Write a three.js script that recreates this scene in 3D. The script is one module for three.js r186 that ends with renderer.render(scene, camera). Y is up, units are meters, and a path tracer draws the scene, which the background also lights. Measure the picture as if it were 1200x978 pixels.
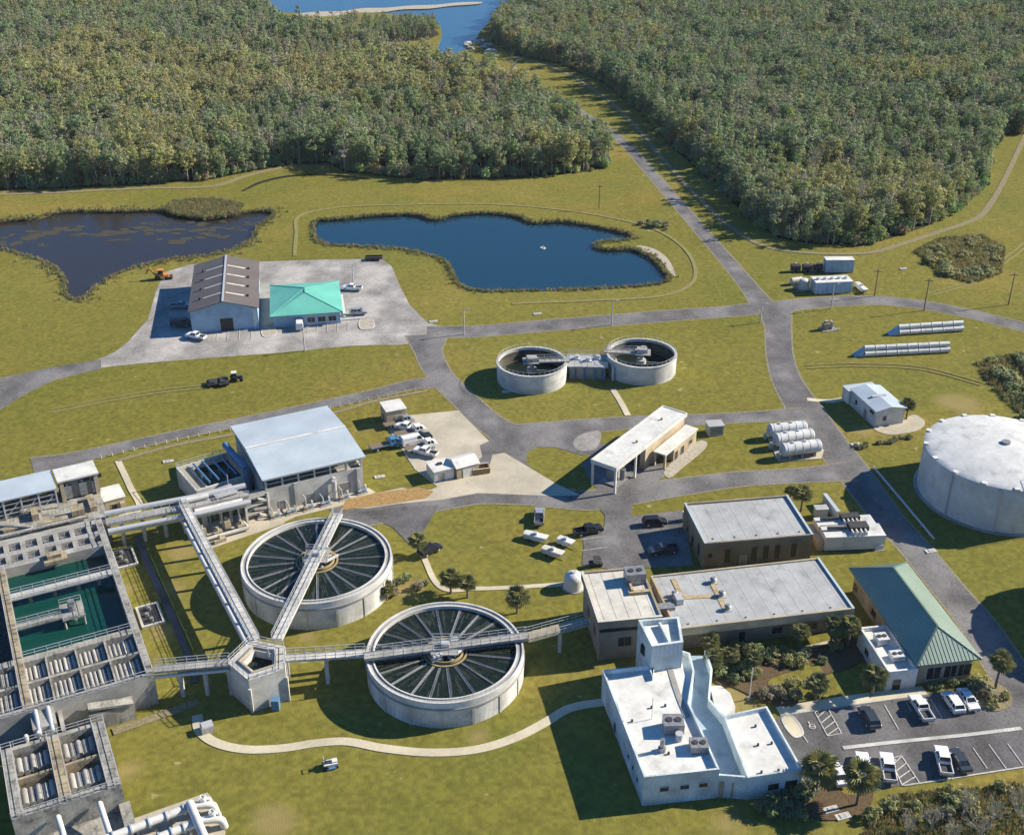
import * as THREE from 'three';
import { mergeGeometries } from 'three/addons/utils/BufferGeometryUtils.js';

// ---------------------------------------------------------------- camera, sky, sun, exposure
const scene = new THREE.Scene();
const CAM_H = 130, PITCH = THREE.MathUtils.degToRad(28.25), FOCAL = 1400;
const camera = new THREE.PerspectiveCamera(2 * Math.atan(489 / FOCAL) * 180 / Math.PI, 1200 / 978, 1, 9000);
camera.position.set(0, CAM_H, 0);
camera.rotation.set(-PITCH, 0, 0);
const sunDir = new THREE.Vector3(1.63, 1, -0.47).normalize();
// clear air: deep blue overhead, paler towards the horizon all round
const skyTex = (() => {
  const w = 64, h = 128, d = new Float32Array(w * h * 4), zen = [0.016, 0.082, 0.235], hor = [0.095, 0.225, 0.43];
  for (let j = 0; j < h; j++) { const el = ((j + 0.5) / h - 0.5) * Math.PI, t = Math.pow(Math.max(0, 1 - Math.max(0, Math.sin(el))), 3.2); for (let i = 0; i < w; i++) { const k = (j * w + i) * 4; for (let q = 0; q < 3; q++) d[k + q] = zen[q] + (hor[q] - zen[q]) * t; d[k + 3] = 1; } }
  const t = new THREE.DataTexture(d, w, h, THREE.RGBAFormat, THREE.FloatType); t.mapping = THREE.EquirectangularReflectionMapping; t.magFilter = t.minFilter = THREE.LinearFilter; t.needsUpdate = true; return t;
})();
scene.background = skyTex; scene.environment = skyTex;
const sun = new THREE.DirectionalLight(new THREE.Color(1, 0.90, 0.74), 5.0);
sun.position.copy(sunDir).multiplyScalar(900).add(new THREE.Vector3(0, 0, -350));
sun.target.position.set(0, 0, -350);
sun.castShadow = true; sun.shadow.mapSize.set(4096, 4096);
Object.assign(sun.shadow.camera, { left: -420, right: 420, top: 420, bottom: -420, near: 10, far: 2200 });
scene.add(sun, sun.target);
const renderer = new THREE.WebGLRenderer({ antialias: true });
renderer.toneMapping = THREE.LinearToneMapping;
renderer.toneMappingExposure = 1.95;
renderer.shadowMap.enabled = true;
scene.fog = new THREE.FogExp2(new THREE.Color(0.76, 0.82, 0.88), 0.00004);

// ---------------------------------------------------------------- helpers
let seed = 7;
const rnd = () => { seed |= 0; seed = seed + 0x6D2B79F5 | 0; let t = Math.imul(seed ^ seed >>> 15, 1 | seed); t = t + Math.imul(t ^ t >>> 7, 61 | t) ^ t; return ((t ^ t >>> 14) >>> 0) / 4294967296; };
const rr = (a, b) => a + (b - a) * rnd();
const V = (x, y, z) => new THREE.Vector3(x, y, z);
const cP = Math.cos(PITCH), sP = Math.sin(PITCH);
// a pixel of the photograph gives a direction; the plane y = h that the thing stands on gives the distance
function G(px, py, h = 0) {
  const u = (px - 600) / FOCAL, v = (489 - py) / FOCAL;
  const dy = -sP + v * cP, dz = -cP - v * sP, t = (h - CAM_H) / dy;
  return V(u * t, h, dz * t);
}
const used = new Map();
function numbered(n) { const k = used.get(n) || 0; used.set(n, k + 1); return k ? n + '_' + String(k).padStart(3, '0') : n; }
function tag(o, label, category, group, kind) { o.userData = { label, category }; if (group) o.userData.group = group; if (kind) o.userData.kind = kind; return o; }
function thing(name, label, category, pos = V(0, 0, 0), rot = 0, group) {
  const o = new THREE.Group(); o.name = numbered(name); o.position.copy(pos); o.rotation.y = rot; scene.add(o);
  return tag(o, label, category, group);
}
function copyOf(src, pos, rot, label, group) {
  const c = src.clone(); c.name = numbered(src.name.replace(/_\d{3}$/, '')); c.position.copy(pos); c.rotation.y = rot; scene.add(c);
  c.userData = { ...src.userData }; if (label) c.userData.label = label; if (group) c.userData.group = group;
  return c;
}
// uv in metres, from the face that a triangle looks along
function metreUV(g) {
  if (g.index) g = g.toNonIndexed();
  const p = g.attributes.position, n = p.count, uv = new Float32Array(n * 2);
  const a = V(), b = V(), c = V(), e = V();
  for (let i = 0; i < n; i += 3) {
    a.fromBufferAttribute(p, i); b.fromBufferAttribute(p, i + 1); c.fromBufferAttribute(p, i + 2);
    e.copy(b).sub(a).cross(c.clone().sub(a));
    const ax = Math.abs(e.x), ay = Math.abs(e.y), az = Math.abs(e.z);
    for (let k = 0; k < 3; k++) {
      const q = k === 0 ? a : k === 1 ? b : c;
      uv[(i + k) * 2] = ay >= ax && ay >= az ? q.x : ax > az ? q.z : q.x;
      uv[(i + k) * 2 + 1] = ay >= ax && ay >= az ? q.z : q.y;
    }
  }
  g.setAttribute('uv', new THREE.BufferAttribute(uv, 2));
  return g;
}
const clean = (g) => { for (const k of Object.keys(g.attributes)) if (!['position', 'normal', 'uv'].includes(k)) g.deleteAttribute(k); return metreUV(g); };
function join(list) { list = list.flat(9).filter(Boolean).map((g) => clean(g.clone())); return list.length === 1 ? list[0] : mergeGeometries(list); }
function part(parent, name, geos, m, label) {
  const o = new THREE.Mesh(Array.isArray(geos) ? join(geos) : clean(geos), m);
  o.name = name; o.castShadow = o.receiveShadow = true; parent.add(o);
  if (label) o.userData.label = label;
  return o;
}
function solo(name, label, category, geos, m, group, kind) {   // a thing that is one mesh
  const o = new THREE.Mesh(Array.isArray(geos) ? join(geos) : clean(geos), m);
  o.name = numbered(name); o.castShadow = o.receiveShadow = true; scene.add(o);
  return tag(o, label, category, group, kind);
}
const bx = (x0, x1, y0, y1, z0, z1) => new THREE.BoxGeometry(Math.abs(x1 - x0), Math.abs(y1 - y0), Math.abs(z1 - z0)).translate((x0 + x1) / 2, (y0 + y1) / 2, (z0 + z1) / 2);
function beam(a, b, w, h) {   // a box from a to b, h high and w wide
  const d = b.clone().sub(a), L = d.length(), g = new THREE.BoxGeometry(w, h, L);
  const m = new THREE.Matrix4().lookAt(V(0, 0, 0), d.clone().normalize().negate(), Math.abs(d.y) > 0.98 * L ? V(0, 0, 1) : V(0, 1, 0));
  return g.applyMatrix4(m).translate((a.x + b.x) / 2, (a.y + b.y) / 2, (a.z + b.z) / 2);
}
function pipe(a, b, r, seg = 10, open = false) {
  const d = b.clone().sub(a), L = d.length(), g = new THREE.CylinderGeometry(r, r, L, seg, 1, open);
  return g.applyQuaternion(new THREE.Quaternion().setFromUnitVectors(V(0, 1, 0), d.normalize())).translate((a.x + b.x) / 2, (a.y + b.y) / 2, (a.z + b.z) / 2);
}
const vcyl = (x, z, r, y0, y1, seg = 14, r1 = r) => new THREE.CylinderGeometry(r1, r, y1 - y0, seg).translate(x, (y0 + y1) / 2, z);
const tube = (pts, r, seg = 24, rad = 8) => new THREE.TubeGeometry(new THREE.CatmullRomCurve3(pts, false, 'catmullrom', 0.2), seg, r, rad);
function faces(polys) {   // flat polygons, each a convex loop of Vector3
  const pos = [];
  for (const q of polys) for (let i = 1; i + 1 < q.length; i++) for (const v of [q[0], q[i], q[i + 1]]) pos.push(v.x, v.y, v.z);
  const g = new THREE.BufferGeometry(); g.setAttribute('position', new THREE.Float32BufferAttribute(pos, 3));
  g.computeVertexNormals(); g.setAttribute('uv', new THREE.Float32BufferAttribute(new Float32Array(pos.length / 3 * 2), 2));
  return g;
}
// a prism: a roof or wall plan (loop of [x, z]) from y0 to y1
function prism(loop, y0, y1, bevel = 0) {
  const s = new THREE.Shape(loop.map(([x, z]) => new THREE.Vector2(x, -z)));
  const g = new THREE.ExtrudeGeometry(s, { depth: y1 - y0, bevelEnabled: bevel > 0, bevelSize: bevel, bevelThickness: bevel, bevelSegments: 1, steps: 1 });
  return g.rotateX(-Math.PI / 2).translate(0, y0, 0);
}
// the rectangle nearest to four pixels of a level roof at height h: centre, size, turn
function rect(q, h, base = 0) {
  const [a, b, c, d] = q.map(([x, y]) => G(x, y, h));
  const u = b.clone().sub(a).add(c.clone().sub(d)).normalize(), w0 = d.clone().sub(a).add(c.clone().sub(b));
  const rot0 = Math.atan2(-u.z, u.x), n = V(Math.sin(rot0), 0, Math.cos(rot0)), wn = w0.clone().normalize();
  const dev = Math.atan2(wn.clone().cross(n).y, wn.dot(n)), rot = rot0 - dev / 2;
  const ux = V(Math.cos(rot), 0, -Math.sin(rot)), uz = V(Math.sin(rot), 0, Math.cos(rot));
  const ctr = a.clone().add(b).add(c).add(d).multiplyScalar(0.25); ctr.y = base;
  const w = (b.clone().sub(a).dot(ux) + c.clone().sub(d).dot(ux)) / 2, dp = (d.clone().sub(a).dot(uz) + c.clone().sub(b).dot(uz)) / 2;
  return { c: ctr, rot, w, d: dp, ux, uz, to: (p) => { const e = p.clone().sub(ctr); return V(e.dot(ux), e.y, e.dot(uz)); } };
}

// ---------------------------------------------------------------- textures
const hash = (x, y, s) => { let h = Math.imul(x, 374761393) + Math.imul(y, 668265263) + Math.imul(s, 2147483647 ^ 0x5bd1e995) | 0; h = Math.imul(h ^ h >>> 13, 1274126177); return ((h ^ h >>> 16) >>> 0) / 4294967296; };
function vnoise(x, y, s, per) {
  const xi = Math.floor(x), yi = Math.floor(y), fx = x - xi, fy = y - yi, u = fx * fx * (3 - 2 * fx), v = fy * fy * (3 - 2 * fy);
  const w = per ? (k) => ((k % per) + per) % per : (k) => k;
  const a = hash(w(xi), w(yi), s), b = hash(w(xi + 1), w(yi), s), c = hash(w(xi), w(yi + 1), s), d = hash(w(xi + 1), w(yi + 1), s);
  return a + (b - a) * u + (c - a) * v + (a - b - c + d) * u * v;
}
function fbm(x, y, oct, s, per) { let t = 0, a = 0.5, n = 0; for (let i = 0; i < oct; i++) { t += a * vnoise(x, y, s + i, per); n += a; a *= 0.5; x *= 2; y *= 2; if (per) per *= 2; } return t / n; }
function tex(n, fn, metres, colour = true) {   // n x n texture, fn(u, v in 0..1) -> [r, g, b] in 0..1 (sRGB for colour maps)
  const d = new Uint8Array(n * n * 4);
  for (let j = 0; j < n; j++) for (let i = 0; i < n; i++) { const c = fn(i / n, j / n), k = (j * n + i) * 4; for (let q = 0; q < 3; q++) d[k + q] = Math.max(0, Math.min(255, c[q] * 255)); d[k + 3] = 255; }
  const t = new THREE.DataTexture(d, n, n); t.wrapS = t.wrapT = THREE.RepeatWrapping; t.magFilter = THREE.LinearFilter; t.minFilter = THREE.LinearMipmapLinearFilter; t.generateMipmaps = true;
  if (colour) t.colorSpace = THREE.SRGBColorSpace;
  t.repeat.set(1 / metres, 1 / metres); t.needsUpdate = true; return t;
}
const grey = (v) => [v, v, v];
const T = {
  concrete: tex(512, (u, v) => { const a = fbm(u * 6, v * 6, 5, 3, 6), b = fbm(u * 40, v * 40, 3, 9, 40), s = fbm(u * 60, v * 3, 3, 21, 3); const k = 0.72 + 0.3 * a + 0.10 * (b - 0.5) - 0.22 * Math.max(0, s - 0.55); return [k, k * 0.99, k * 0.965]; }, 14),
  slab: tex(512, (u, v) => { const a = fbm(u * 5, v * 5, 5, 403, 5), b = fbm(u * 50, v * 50, 3, 409, 50); const k = 0.76 + 0.28 * a + 0.08 * (b - 0.5); return [k, k * 0.99, k * 0.96]; }, 21),
  sheet: tex(256, (u, v) => { const k = 0.88 + 0.16 * fbm(u * 4, v * 4, 4, 503, 4) + 0.04 * (fbm(u * 30, v * 30, 2, 509, 30) - 0.5); return [k, k, k]; }, 22),
  asphalt: tex(512, (u, v) => { const a = fbm(u * 5, v * 5, 5, 33, 5), b = fbm(u * 80, v * 80, 2, 5, 80), c = Math.abs(fbm(u * 9, v * 9, 4, 50, 9) - 0.5); const k = 0.62 + 0.50 * a + 0.18 * (b - 0.5) - (c < 0.006 ? 0.16 : 0); return [k, k, k * 1.01]; }, 24),
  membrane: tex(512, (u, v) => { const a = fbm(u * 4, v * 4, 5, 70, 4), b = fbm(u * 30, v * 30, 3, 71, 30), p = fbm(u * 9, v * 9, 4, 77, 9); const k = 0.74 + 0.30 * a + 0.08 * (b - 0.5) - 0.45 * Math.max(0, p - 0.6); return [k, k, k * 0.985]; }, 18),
  grime: tex(512, (u, v) => { const a = fbm(u * 5, v * 5, 5, 603, 5), b = fbm(u * 40, v * 40, 3, 609, 40), p = fbm(u * 12, v * 12, 4, 617, 12), s = fbm(u * 50, v * 4, 3, 621, 4); const k = 0.62 + 0.40 * a + 0.18 * (b - 0.5) - 0.75 * Math.max(0, p - 0.55) - 0.35 * Math.max(0, s - 0.52); return [k, k * 0.985, k * 0.94]; }, 9),
  grit: tex(256, (u, v) => grey(0.75 + 0.35 * (fbm(u * 16, v * 16, 4, 12, 16) - 0.3)), 5),
  algae: tex(512, (u, v) => { const a = fbm(u * 10, v * 10, 5, 703, 10), b = fbm(u * 70, v * 70, 3, 709, 70); const k = 0.55 + 0.35 * a + (b > 0.66 ? 0.35 : 0) + (b > 0.74 ? 0.3 : 0); return [k * 0.95, k, k * 0.92]; }, 7),
  rib: tex(128, (u) => grey(Math.abs((u * 8 % 1) - 0.5) < 0.12 ? 1 : 0.1), 3.6, false),
  ribv: tex(128, (u, v) => grey(Math.abs((v * 8 % 1) - 0.5) < 0.12 ? 1 : 0.1), 3.6, false),
  ripple: tex(512, (u, v) => grey(0.5 * fbm(u * 20, v * 20, 4, 91, 20) + 0.5 * fbm(u * 8, v * 24, 3, 95, 8)), 16, false),
  rough: tex(256, (u, v) => grey(fbm(u * 32, v * 32, 4, 44, 32)), 3, false),
};
const C = (r, g, b) => new THREE.Color().setRGB(r, g, b);
const mat = (c, rough = 0.85, o = {}) => new (o.specularIntensity === undefined ? THREE.MeshStandardMaterial : THREE.MeshPhysicalMaterial)({ color: Array.isArray(c) ? C(...c) : c, roughness: rough, metalness: 0, ...o });
const both = { side: THREE.DoubleSide };
const M = {
  asphalt: mat([0.205, 0.20, 0.195], 0.9, { specularIntensity: 0.25, map: T.asphalt, bumpMap: T.rough, bumpScale: 0.02 }),
  asphaltPale: mat([0.42, 0.40, 0.37], 0.9, { specularIntensity: 0.25, map: T.asphalt, bumpMap: T.rough, bumpScale: 0.02 }),
  asphaltDark: mat([0.16, 0.157, 0.155], 0.9, { specularIntensity: 0.25, map: T.asphalt, bumpMap: T.rough, bumpScale: 0.02 }),
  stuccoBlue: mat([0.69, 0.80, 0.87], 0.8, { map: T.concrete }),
  concreteWhite: mat([0.70, 0.72, 0.74], 0.85, { map: T.concrete, bumpMap: T.rough, bumpScale: 0.01 }),
  concreteWorn: mat([0.43, 0.435, 0.43], 0.9, { map: T.grime, bumpMap: T.rough, bumpScale: 0.015 }),
  concreteTanWorn: mat([0.46, 0.40, 0.30], 0.9, { map: T.grime }),
  innerShade: mat([0.115, 0.11, 0.095], 0.9, { map: T.grime }),  // shade inside the deep tanks put into the colour, over grime
  scum: mat([0.06, 0.068, 0.06], 0.9),
  passage: mat([0.38, 0.50, 0.62], 0.8, { map: T.membrane }),  // blue deepened to carry the shade of the sunken strip
  verge: mat([0.34, 0.31, 0.21], 0.95, { specularIntensity: 0.25, map: T.grit }),
  apron: mat([0.50, 0.46, 0.38], 0.9, { map: T.slab }),
  path: mat([0.60, 0.55, 0.43], 0.9, { map: T.slab }),
  dirt: mat([0.33, 0.285, 0.17], 0.95, { specularIntensity: 0.25, map: T.grit }),
  orange: mat([0.48, 0.31, 0.13], 0.95, { specularIntensity: 0.25, map: T.grit }),
  mulch: mat([0.17, 0.12, 0.07], 0.95, { specularIntensity: 0.25, map: T.grit, bumpMap: T.rough, bumpScale: 0.05 }),
  sand: mat([0.55, 0.5, 0.4], 0.95, { map: T.grit }),
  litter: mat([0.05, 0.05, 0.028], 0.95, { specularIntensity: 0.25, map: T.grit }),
  bank: mat([0.14, 0.14, 0.055], 0.95, { specularIntensity: 0.25, map: T.grit, bumpMap: T.rough, bumpScale: 0.08 }),
  concrete: mat([0.41, 0.41, 0.40], 0.85, { map: T.concrete, bumpMap: T.rough, bumpScale: 0.01 }),
  concretePale: mat([0.60, 0.605, 0.60], 0.85, { map: T.concrete, bumpMap: T.rough, bumpScale: 0.01 }),
  concreteTan: mat([0.46, 0.41, 0.32], 0.85, { map: T.concrete }),
  stucco: mat([0.80, 0.80, 0.80], 0.8, { map: T.concrete }),
  roofWhite: mat([0.80, 0.80, 0.78], 0.7, { map: T.membrane }),
  roofCream: mat([0.72, 0.69, 0.62], 0.7, { map: T.membrane }),
  roofGrey: mat([0.46, 0.475, 0.49], 0.7, { map: T.membrane }),
  roofLap: mat([0.56, 0.56, 0.55], 0.8, { map: T.membrane }),
  metalBlue: mat([0.46, 0.53, 0.575], 0.5, { map: T.sheet, metalness: 0.1 }),
  metalGrey: mat([0.125, 0.108, 0.098], 0.6, { map: T.sheet }),
  teal: mat([0.14, 0.46, 0.37], 0.45, { map: T.sheet }),
  green: mat([0.24, 0.32, 0.26], 0.5, { map: T.sheet }),
  greenTrim: mat([0.10, 0.17, 0.13], 0.6),
  brown: mat([0.34, 0.25, 0.15], 0.9, { map: T.concrete }),
  brownGrey: mat([0.36, 0.31, 0.25], 0.9, { map: T.concrete }),
  tan: mat([0.50, 0.42, 0.30], 0.85, { map: T.concrete }),
  tanTrim: mat([0.56, 0.43, 0.25], 0.9, { map: T.grit }),
  white: mat([0.78, 0.78, 0.76], 0.5, { map: T.membrane }),
  tankWhite: mat([0.76, 0.77, 0.77], 0.6, { map: T.membrane }),
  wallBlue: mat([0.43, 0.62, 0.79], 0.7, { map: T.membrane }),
  steel: mat([0.42, 0.43, 0.44], 0.5, { metalness: 0.4, map: T.grit }),
  galv: mat([0.50, 0.51, 0.52], 0.5, { metalness: 0.3 }),
  pipeBlue: mat([0.08, 0.19, 0.32], 0.5),
  dark: mat([0.03, 0.03, 0.033], 0.7),
  rubber: mat([0.02, 0.02, 0.02], 0.9),
  glass: mat([0.02, 0.025, 0.03], 0.12),
  paint: mat([0.70, 0.70, 0.66], 0.8, { map: T.grit }),
  paintBlue: mat([0.05, 0.16, 0.45], 0.8),
  yellow: mat([0.65, 0.42, 0.04], 0.6),
  rust: mat([0.30, 0.19, 0.08], 0.9, { map: T.grit }),
  ochre: mat([0.46, 0.36, 0.18], 0.85, { map: T.grit }),
  wood: mat([0.16, 0.12, 0.085], 0.9),
  red: mat([0.45, 0.03, 0.02], 0.5),
  orangePaint: mat([0.62, 0.22, 0.03], 0.5),
  water: mat([0.008, 0.036, 0.062], 0.06, { bumpMap: T.ripple, bumpScale: 0.03 }),
  waterMurky: mat([0.026, 0.022, 0.021], 0.14, { specularIntensity: 0.5, bumpMap: T.ripple, bumpScale: 0.02 }),
  waterRiver: mat([0.03, 0.10, 0.17], 0.12, { bumpMap: T.ripple, bumpScale: 0.04 }),
  waterGreen: mat([0.004, 0.046, 0.037], 0.08, { specularIntensity: 0.4, bumpMap: T.ripple, bumpScale: 0.012 }),
  waterTank: mat([0.020, 0.030, 0.024], 0.18, { map: T.algae, specularIntensity: 0.4, bumpMap: T.ripple, bumpScale: 0.01 }),
};

// ---------------------------------------------------------------- ground, ponds, roads
const PX = (l, h = 0) => l.map(([x, y]) => G(x, y, h));
function smooth(pts, closed, n) { return new THREE.CatmullRomCurve3(pts, closed, 'centripetal').getPoints(n); }
const inside = (x, z, loop) => { let c = false; for (let i = 0, j = loop.length - 1; i < loop.length; j = i++) { const a = loop[i], b = loop[j]; if ((a.z > z) !== (b.z > z) && x < (b.x - a.x) * (z - a.z) / (b.z - a.z) + a.x) c = !c; } return c; };
const pond1 = smooth(PX([[-25, 262], [0, 258], [40, 254], [70, 247], [140, 246], [200, 245], [232, 248], [262, 252], [290, 247], [318, 246], [323, 252], [305, 265], [298, 280], [275, 292], [240, 300], [190, 306], [150, 317], [116, 334], [98, 350], [82, 352], [73, 344], [70, 325], [55, 310], [20, 298], [0, 293], [-25, 291]]), true, 120);
const pond2 = smooth(PX([[364, 270], [370, 257], [400, 255], [430, 252], [490, 250], [510, 256], [530, 251], [570, 248], [608, 252], [625, 259], [660, 258], [700, 264], [735, 272], [747, 278], [735, 282], [704, 284], [700, 288], [715, 291], [740, 290], [765, 300], [780, 315], [787, 328], [770, 334], [720, 338], [650, 341], [600, 342], [560, 342], [538, 336], [527, 320], [521, 309], [505, 300], [470, 293], [430, 290], [390, 288], [371, 283]]), true, 150);
const river = PX([[512, 60], [518, 42], [516, 30], [505, 20], [440, 15], [360, 16], [325, 14], [312, 4], [300, -40], [-200, -75], [-200, -120], [780, -120], [660, -45], [606, -8], [594, 8], [580, 20], [565, 34], [556, 48], [545, 58], [530, 64]]);
const bald = [[322, 964, 4], [148, 690, 2.5], [205, 690, 4], [215, 645, 3.5], [190, 740, 3], [330, 590, 5], [400, 715, 3], [470, 690, 4], [360, 745, 2], [240, 570, 3], [870, 812, 5], [850, 960, 4], [700, 700, 2.5], [150, 900, 3], [560, 861, 3], [1010, 505, 4], [1120, 470, 5], [975, 935, 3]].map(([x, y, r]) => { const p = G(x, y); return [p.x, p.z, r]; });
const grassMap = (() => {
  const n = 2048, t = tex(n, (u, v) => {
    const x = u * 600, y = v * 600;   // metres
    const big = fbm(x / 60, y / 45, 4, 101), mid = fbm(x / 11, y / 9, 4, 131), fine = fbm(x / 0.7, y / 0.7, 2, 151), patch = fbm(x / 26 + 7, y / 20, 4, 171), brown = fbm(x / 34 + 40, y / 22, 4, 191);
    const stripe = Math.sin((y + 0.12 * x + 3 * fbm(x / 50, y / 50, 2, 211)) * 2 * Math.PI / 3.4) * 0.5 + 0.5;
    let k = 0.84 * big + 0.16 * mid; k = Math.min(1, Math.max(0, (k - 0.28) * 2.1)) * 0.6 + 0.12 * stripe + 0.1;
    let r = 0.416 + 0.060 * k, g = 0.406 + 0.045 * k, b = 0.176 + 0.048 * k;
    const dry = Math.max(0, brown - 0.57) * 1.3; r += 0.16 * dry; g += 0.06 * dry; b += 0.08 * dry;
    const lush = Math.max(0, patch - 0.56) * 1.0; r -= 0.10 * lush; g -= 0.035 * lush; b -= 0.03 * lush;
    const f = 0.84 + 0.32 * fine; r *= f; g *= f; b *= f;
    const bare = fbm(x / 2.1 + 91, y / 2.1, 3, 231); if (bare > 0.83) { const q = Math.min(1, (bare - 0.83) * 14); r += (0.62 - r) * q; g += (0.58 - g) * q; b += (0.42 - b) * q; }
    for (const [px, pz, pr] of bald) { const d = Math.hypot((u * 600 - 300) - px, ((v * 600 - 700) - pz) * 1.0) / pr; if (d < 1.4) { const q = Math.max(0, Math.min(1, (1.15 - d) * 1.3 + 1.6 * (mid - 0.5))) * 0.75; r += (0.56 - r) * q; g += (0.50 - g) * q; b += (0.34 - b) * q; } }
    return [r, g, b];
  }, 1);
  t.repeat.set(1 / 600, -1 / 600); t.wrapS = t.wrapT = THREE.MirroredRepeatWrapping; return t;
})();
M.grass = mat([1, 1, 1], 0.95, { specularIntensity: 0.15, map: grassMap, bumpMap: T.rough, bumpScale: 0.06 });
{
  const s = new THREE.Shape([[-3000, -400], [3000, -400], [3000, 5000], [-3000, 5000]].map((p) => new THREE.Vector2(...p)));
  for (const l of [pond1, pond2, river]) s.holes.push(new THREE.Path(l.map((p) => new THREE.Vector2(p.x, -p.z))));
  const g = new THREE.ShapeGeometry(s).rotateX(-Math.PI / 2), o = new THREE.Mesh(metreUV(g), M.grass);
  const uv = o.geometry.attributes.uv, p = o.geometry.attributes.position;
  for (let i = 0; i < uv.count; i++) uv.setXY(i, p.getX(i) + 300, -(p.getZ(i) + 700));
  o.name = 'ground'; o.receiveShadow = true; tag(o, 'mown yellow green lawn around the plant', 'lawn', null, 'structure'); scene.add(o);
}
function pond(loop, name, label, m, drop = 0.7, run = 1.1) {
  const n = loop.length - 1, ctr = V(); loop.forEach((p) => ctr.add(p)); ctr.multiplyScalar(1 / loop.length);
  let area = 0; for (let i = 0; i < n; i++) area += loop[i].x * loop[i + 1].z - loop[i + 1].x * loop[i].z;
  const sg = Math.sign(area), quads = [], low = [];
  for (let i = 0; i <= n; i++) { const a = loop[(i + n - 1) % n], b = loop[(i + 1) % n], d = b.clone().sub(a).normalize(); low.push(loop[i % n].clone().add(V(-d.z * sg * run, -drop - 0.25, d.x * sg * run))); }
  for (let i = 0; i < n; i++) quads.push([loop[i], loop[i + 1], low[i + 1]], [loop[i], low[i + 1], low[i]]);
  const w = solo(name, label, 'water', prism(loop.slice(0, n).map((p) => [p.x, p.z]), -3, -drop), m, null, 'structure');
  const b = new THREE.Mesh(clean(faces(quads)), M.bank); b.material.side = THREE.DoubleSide; b.name = 'bank'; b.receiveShadow = true; w.add(b);
  return w;
}
pond(pond1, 'pond', 'murky dark grey pond with weed patches near the grey roofed garage', M.waterMurky);
pond(pond2, 'pond', 'deep blue retention pond with a sandy spit', M.water);
solo('river', 'bright blue river beyond the woods', 'water', prism(river.map((p) => [p.x, p.z]), -4, -0.5), M.waterRiver, null, 'structure');

let level = 0.012;
const nextLevel = () => (level += 0.004);
function ribbon(pts, widths, y, closed = false) {   // world points, width per point or one width
  const n = Math.max(24, pts.length * 10), c = new THREE.CatmullRomCurve3(pts, closed, 'centripetal'), q = [];
  let prev = null;
  for (let i = 0; i <= n; i++) {
    const t = i / n, p = c.getPoint(t), d = c.getTangent(t), k = t * (pts.length - 1), f = Math.floor(Math.min(k, pts.length - 2));
    const w = Array.isArray(widths) ? widths[f] + (widths[f + 1] - widths[f]) * (k - f) : widths;
    const l = V(d.z, 0, -d.x).normalize().multiplyScalar(w / 2), A = p.clone().add(l).setY(y), B = p.clone().sub(l).setY(y);
    if (prev) q.push([prev[0], prev[1], B, A], [prev[0].clone().setY(-0.05), prev[0], A, A.clone().setY(-0.05)], [prev[1], prev[1].clone().setY(-0.05), B.clone().setY(-0.05), B]);
    prev = [A, B];
  }
  return faces(q);
}
function road(label, px, width, m, name = 'road', verge = 0.45) {
  const y = nextLevel(), P = PX(px), o = solo(name, label, name === 'road' ? 'road' : 'path', ribbon(P, width, y), m, null, 'structure');
  o.material = m; m.side = THREE.DoubleSide;
  if (verge) { M.verge.side = THREE.DoubleSide; part(o, 'verge', ribbon(P, Array.isArray(width) ? width.map((w) => w + 2 * verge) : width + 2 * verge, y - 0.010), M.verge); }
  return o;
}
function area(name, label, cat, px, m, round = 0, verge = 0) {
  const y = nextLevel(); let l = PX(px); if (round) l = smooth(l, true, round).slice(0, -1);
  const o = solo(name, label, cat, prism(l.map((p) => [p.x, p.z]), -0.1, y), m, null, 'structure');
  return o;
}
// forest floors
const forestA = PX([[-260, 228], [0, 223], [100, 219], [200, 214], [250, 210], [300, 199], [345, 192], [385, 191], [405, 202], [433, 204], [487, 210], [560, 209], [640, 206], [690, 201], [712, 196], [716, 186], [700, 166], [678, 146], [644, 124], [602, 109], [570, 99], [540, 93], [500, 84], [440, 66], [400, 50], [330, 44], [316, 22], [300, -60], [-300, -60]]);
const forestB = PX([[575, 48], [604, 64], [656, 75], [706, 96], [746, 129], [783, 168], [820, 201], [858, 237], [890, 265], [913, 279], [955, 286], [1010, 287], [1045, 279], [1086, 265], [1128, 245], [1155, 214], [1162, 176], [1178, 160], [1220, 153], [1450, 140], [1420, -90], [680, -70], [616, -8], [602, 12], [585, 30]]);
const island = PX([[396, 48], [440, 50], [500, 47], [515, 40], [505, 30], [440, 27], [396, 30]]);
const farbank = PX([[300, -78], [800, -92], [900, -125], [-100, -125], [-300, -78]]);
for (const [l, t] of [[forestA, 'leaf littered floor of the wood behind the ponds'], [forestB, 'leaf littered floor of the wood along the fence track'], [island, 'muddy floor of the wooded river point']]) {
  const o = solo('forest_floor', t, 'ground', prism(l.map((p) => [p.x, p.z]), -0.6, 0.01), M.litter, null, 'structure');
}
area('sand_bar', 'pale sand bar in the river', 'sand', [[345, 17], [372, 13.5], [400, 13], [425, 9.5], [452, 9], [480, 6.5], [510, 5.5], [540, 2.6], [565, 2.4], [560, 4.4], [528, 6.8], [502, 10], [470, 11], [446, 14.4], [418, 15], [392, 18.5], [362, 19]], M.sand, 60);

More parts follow.
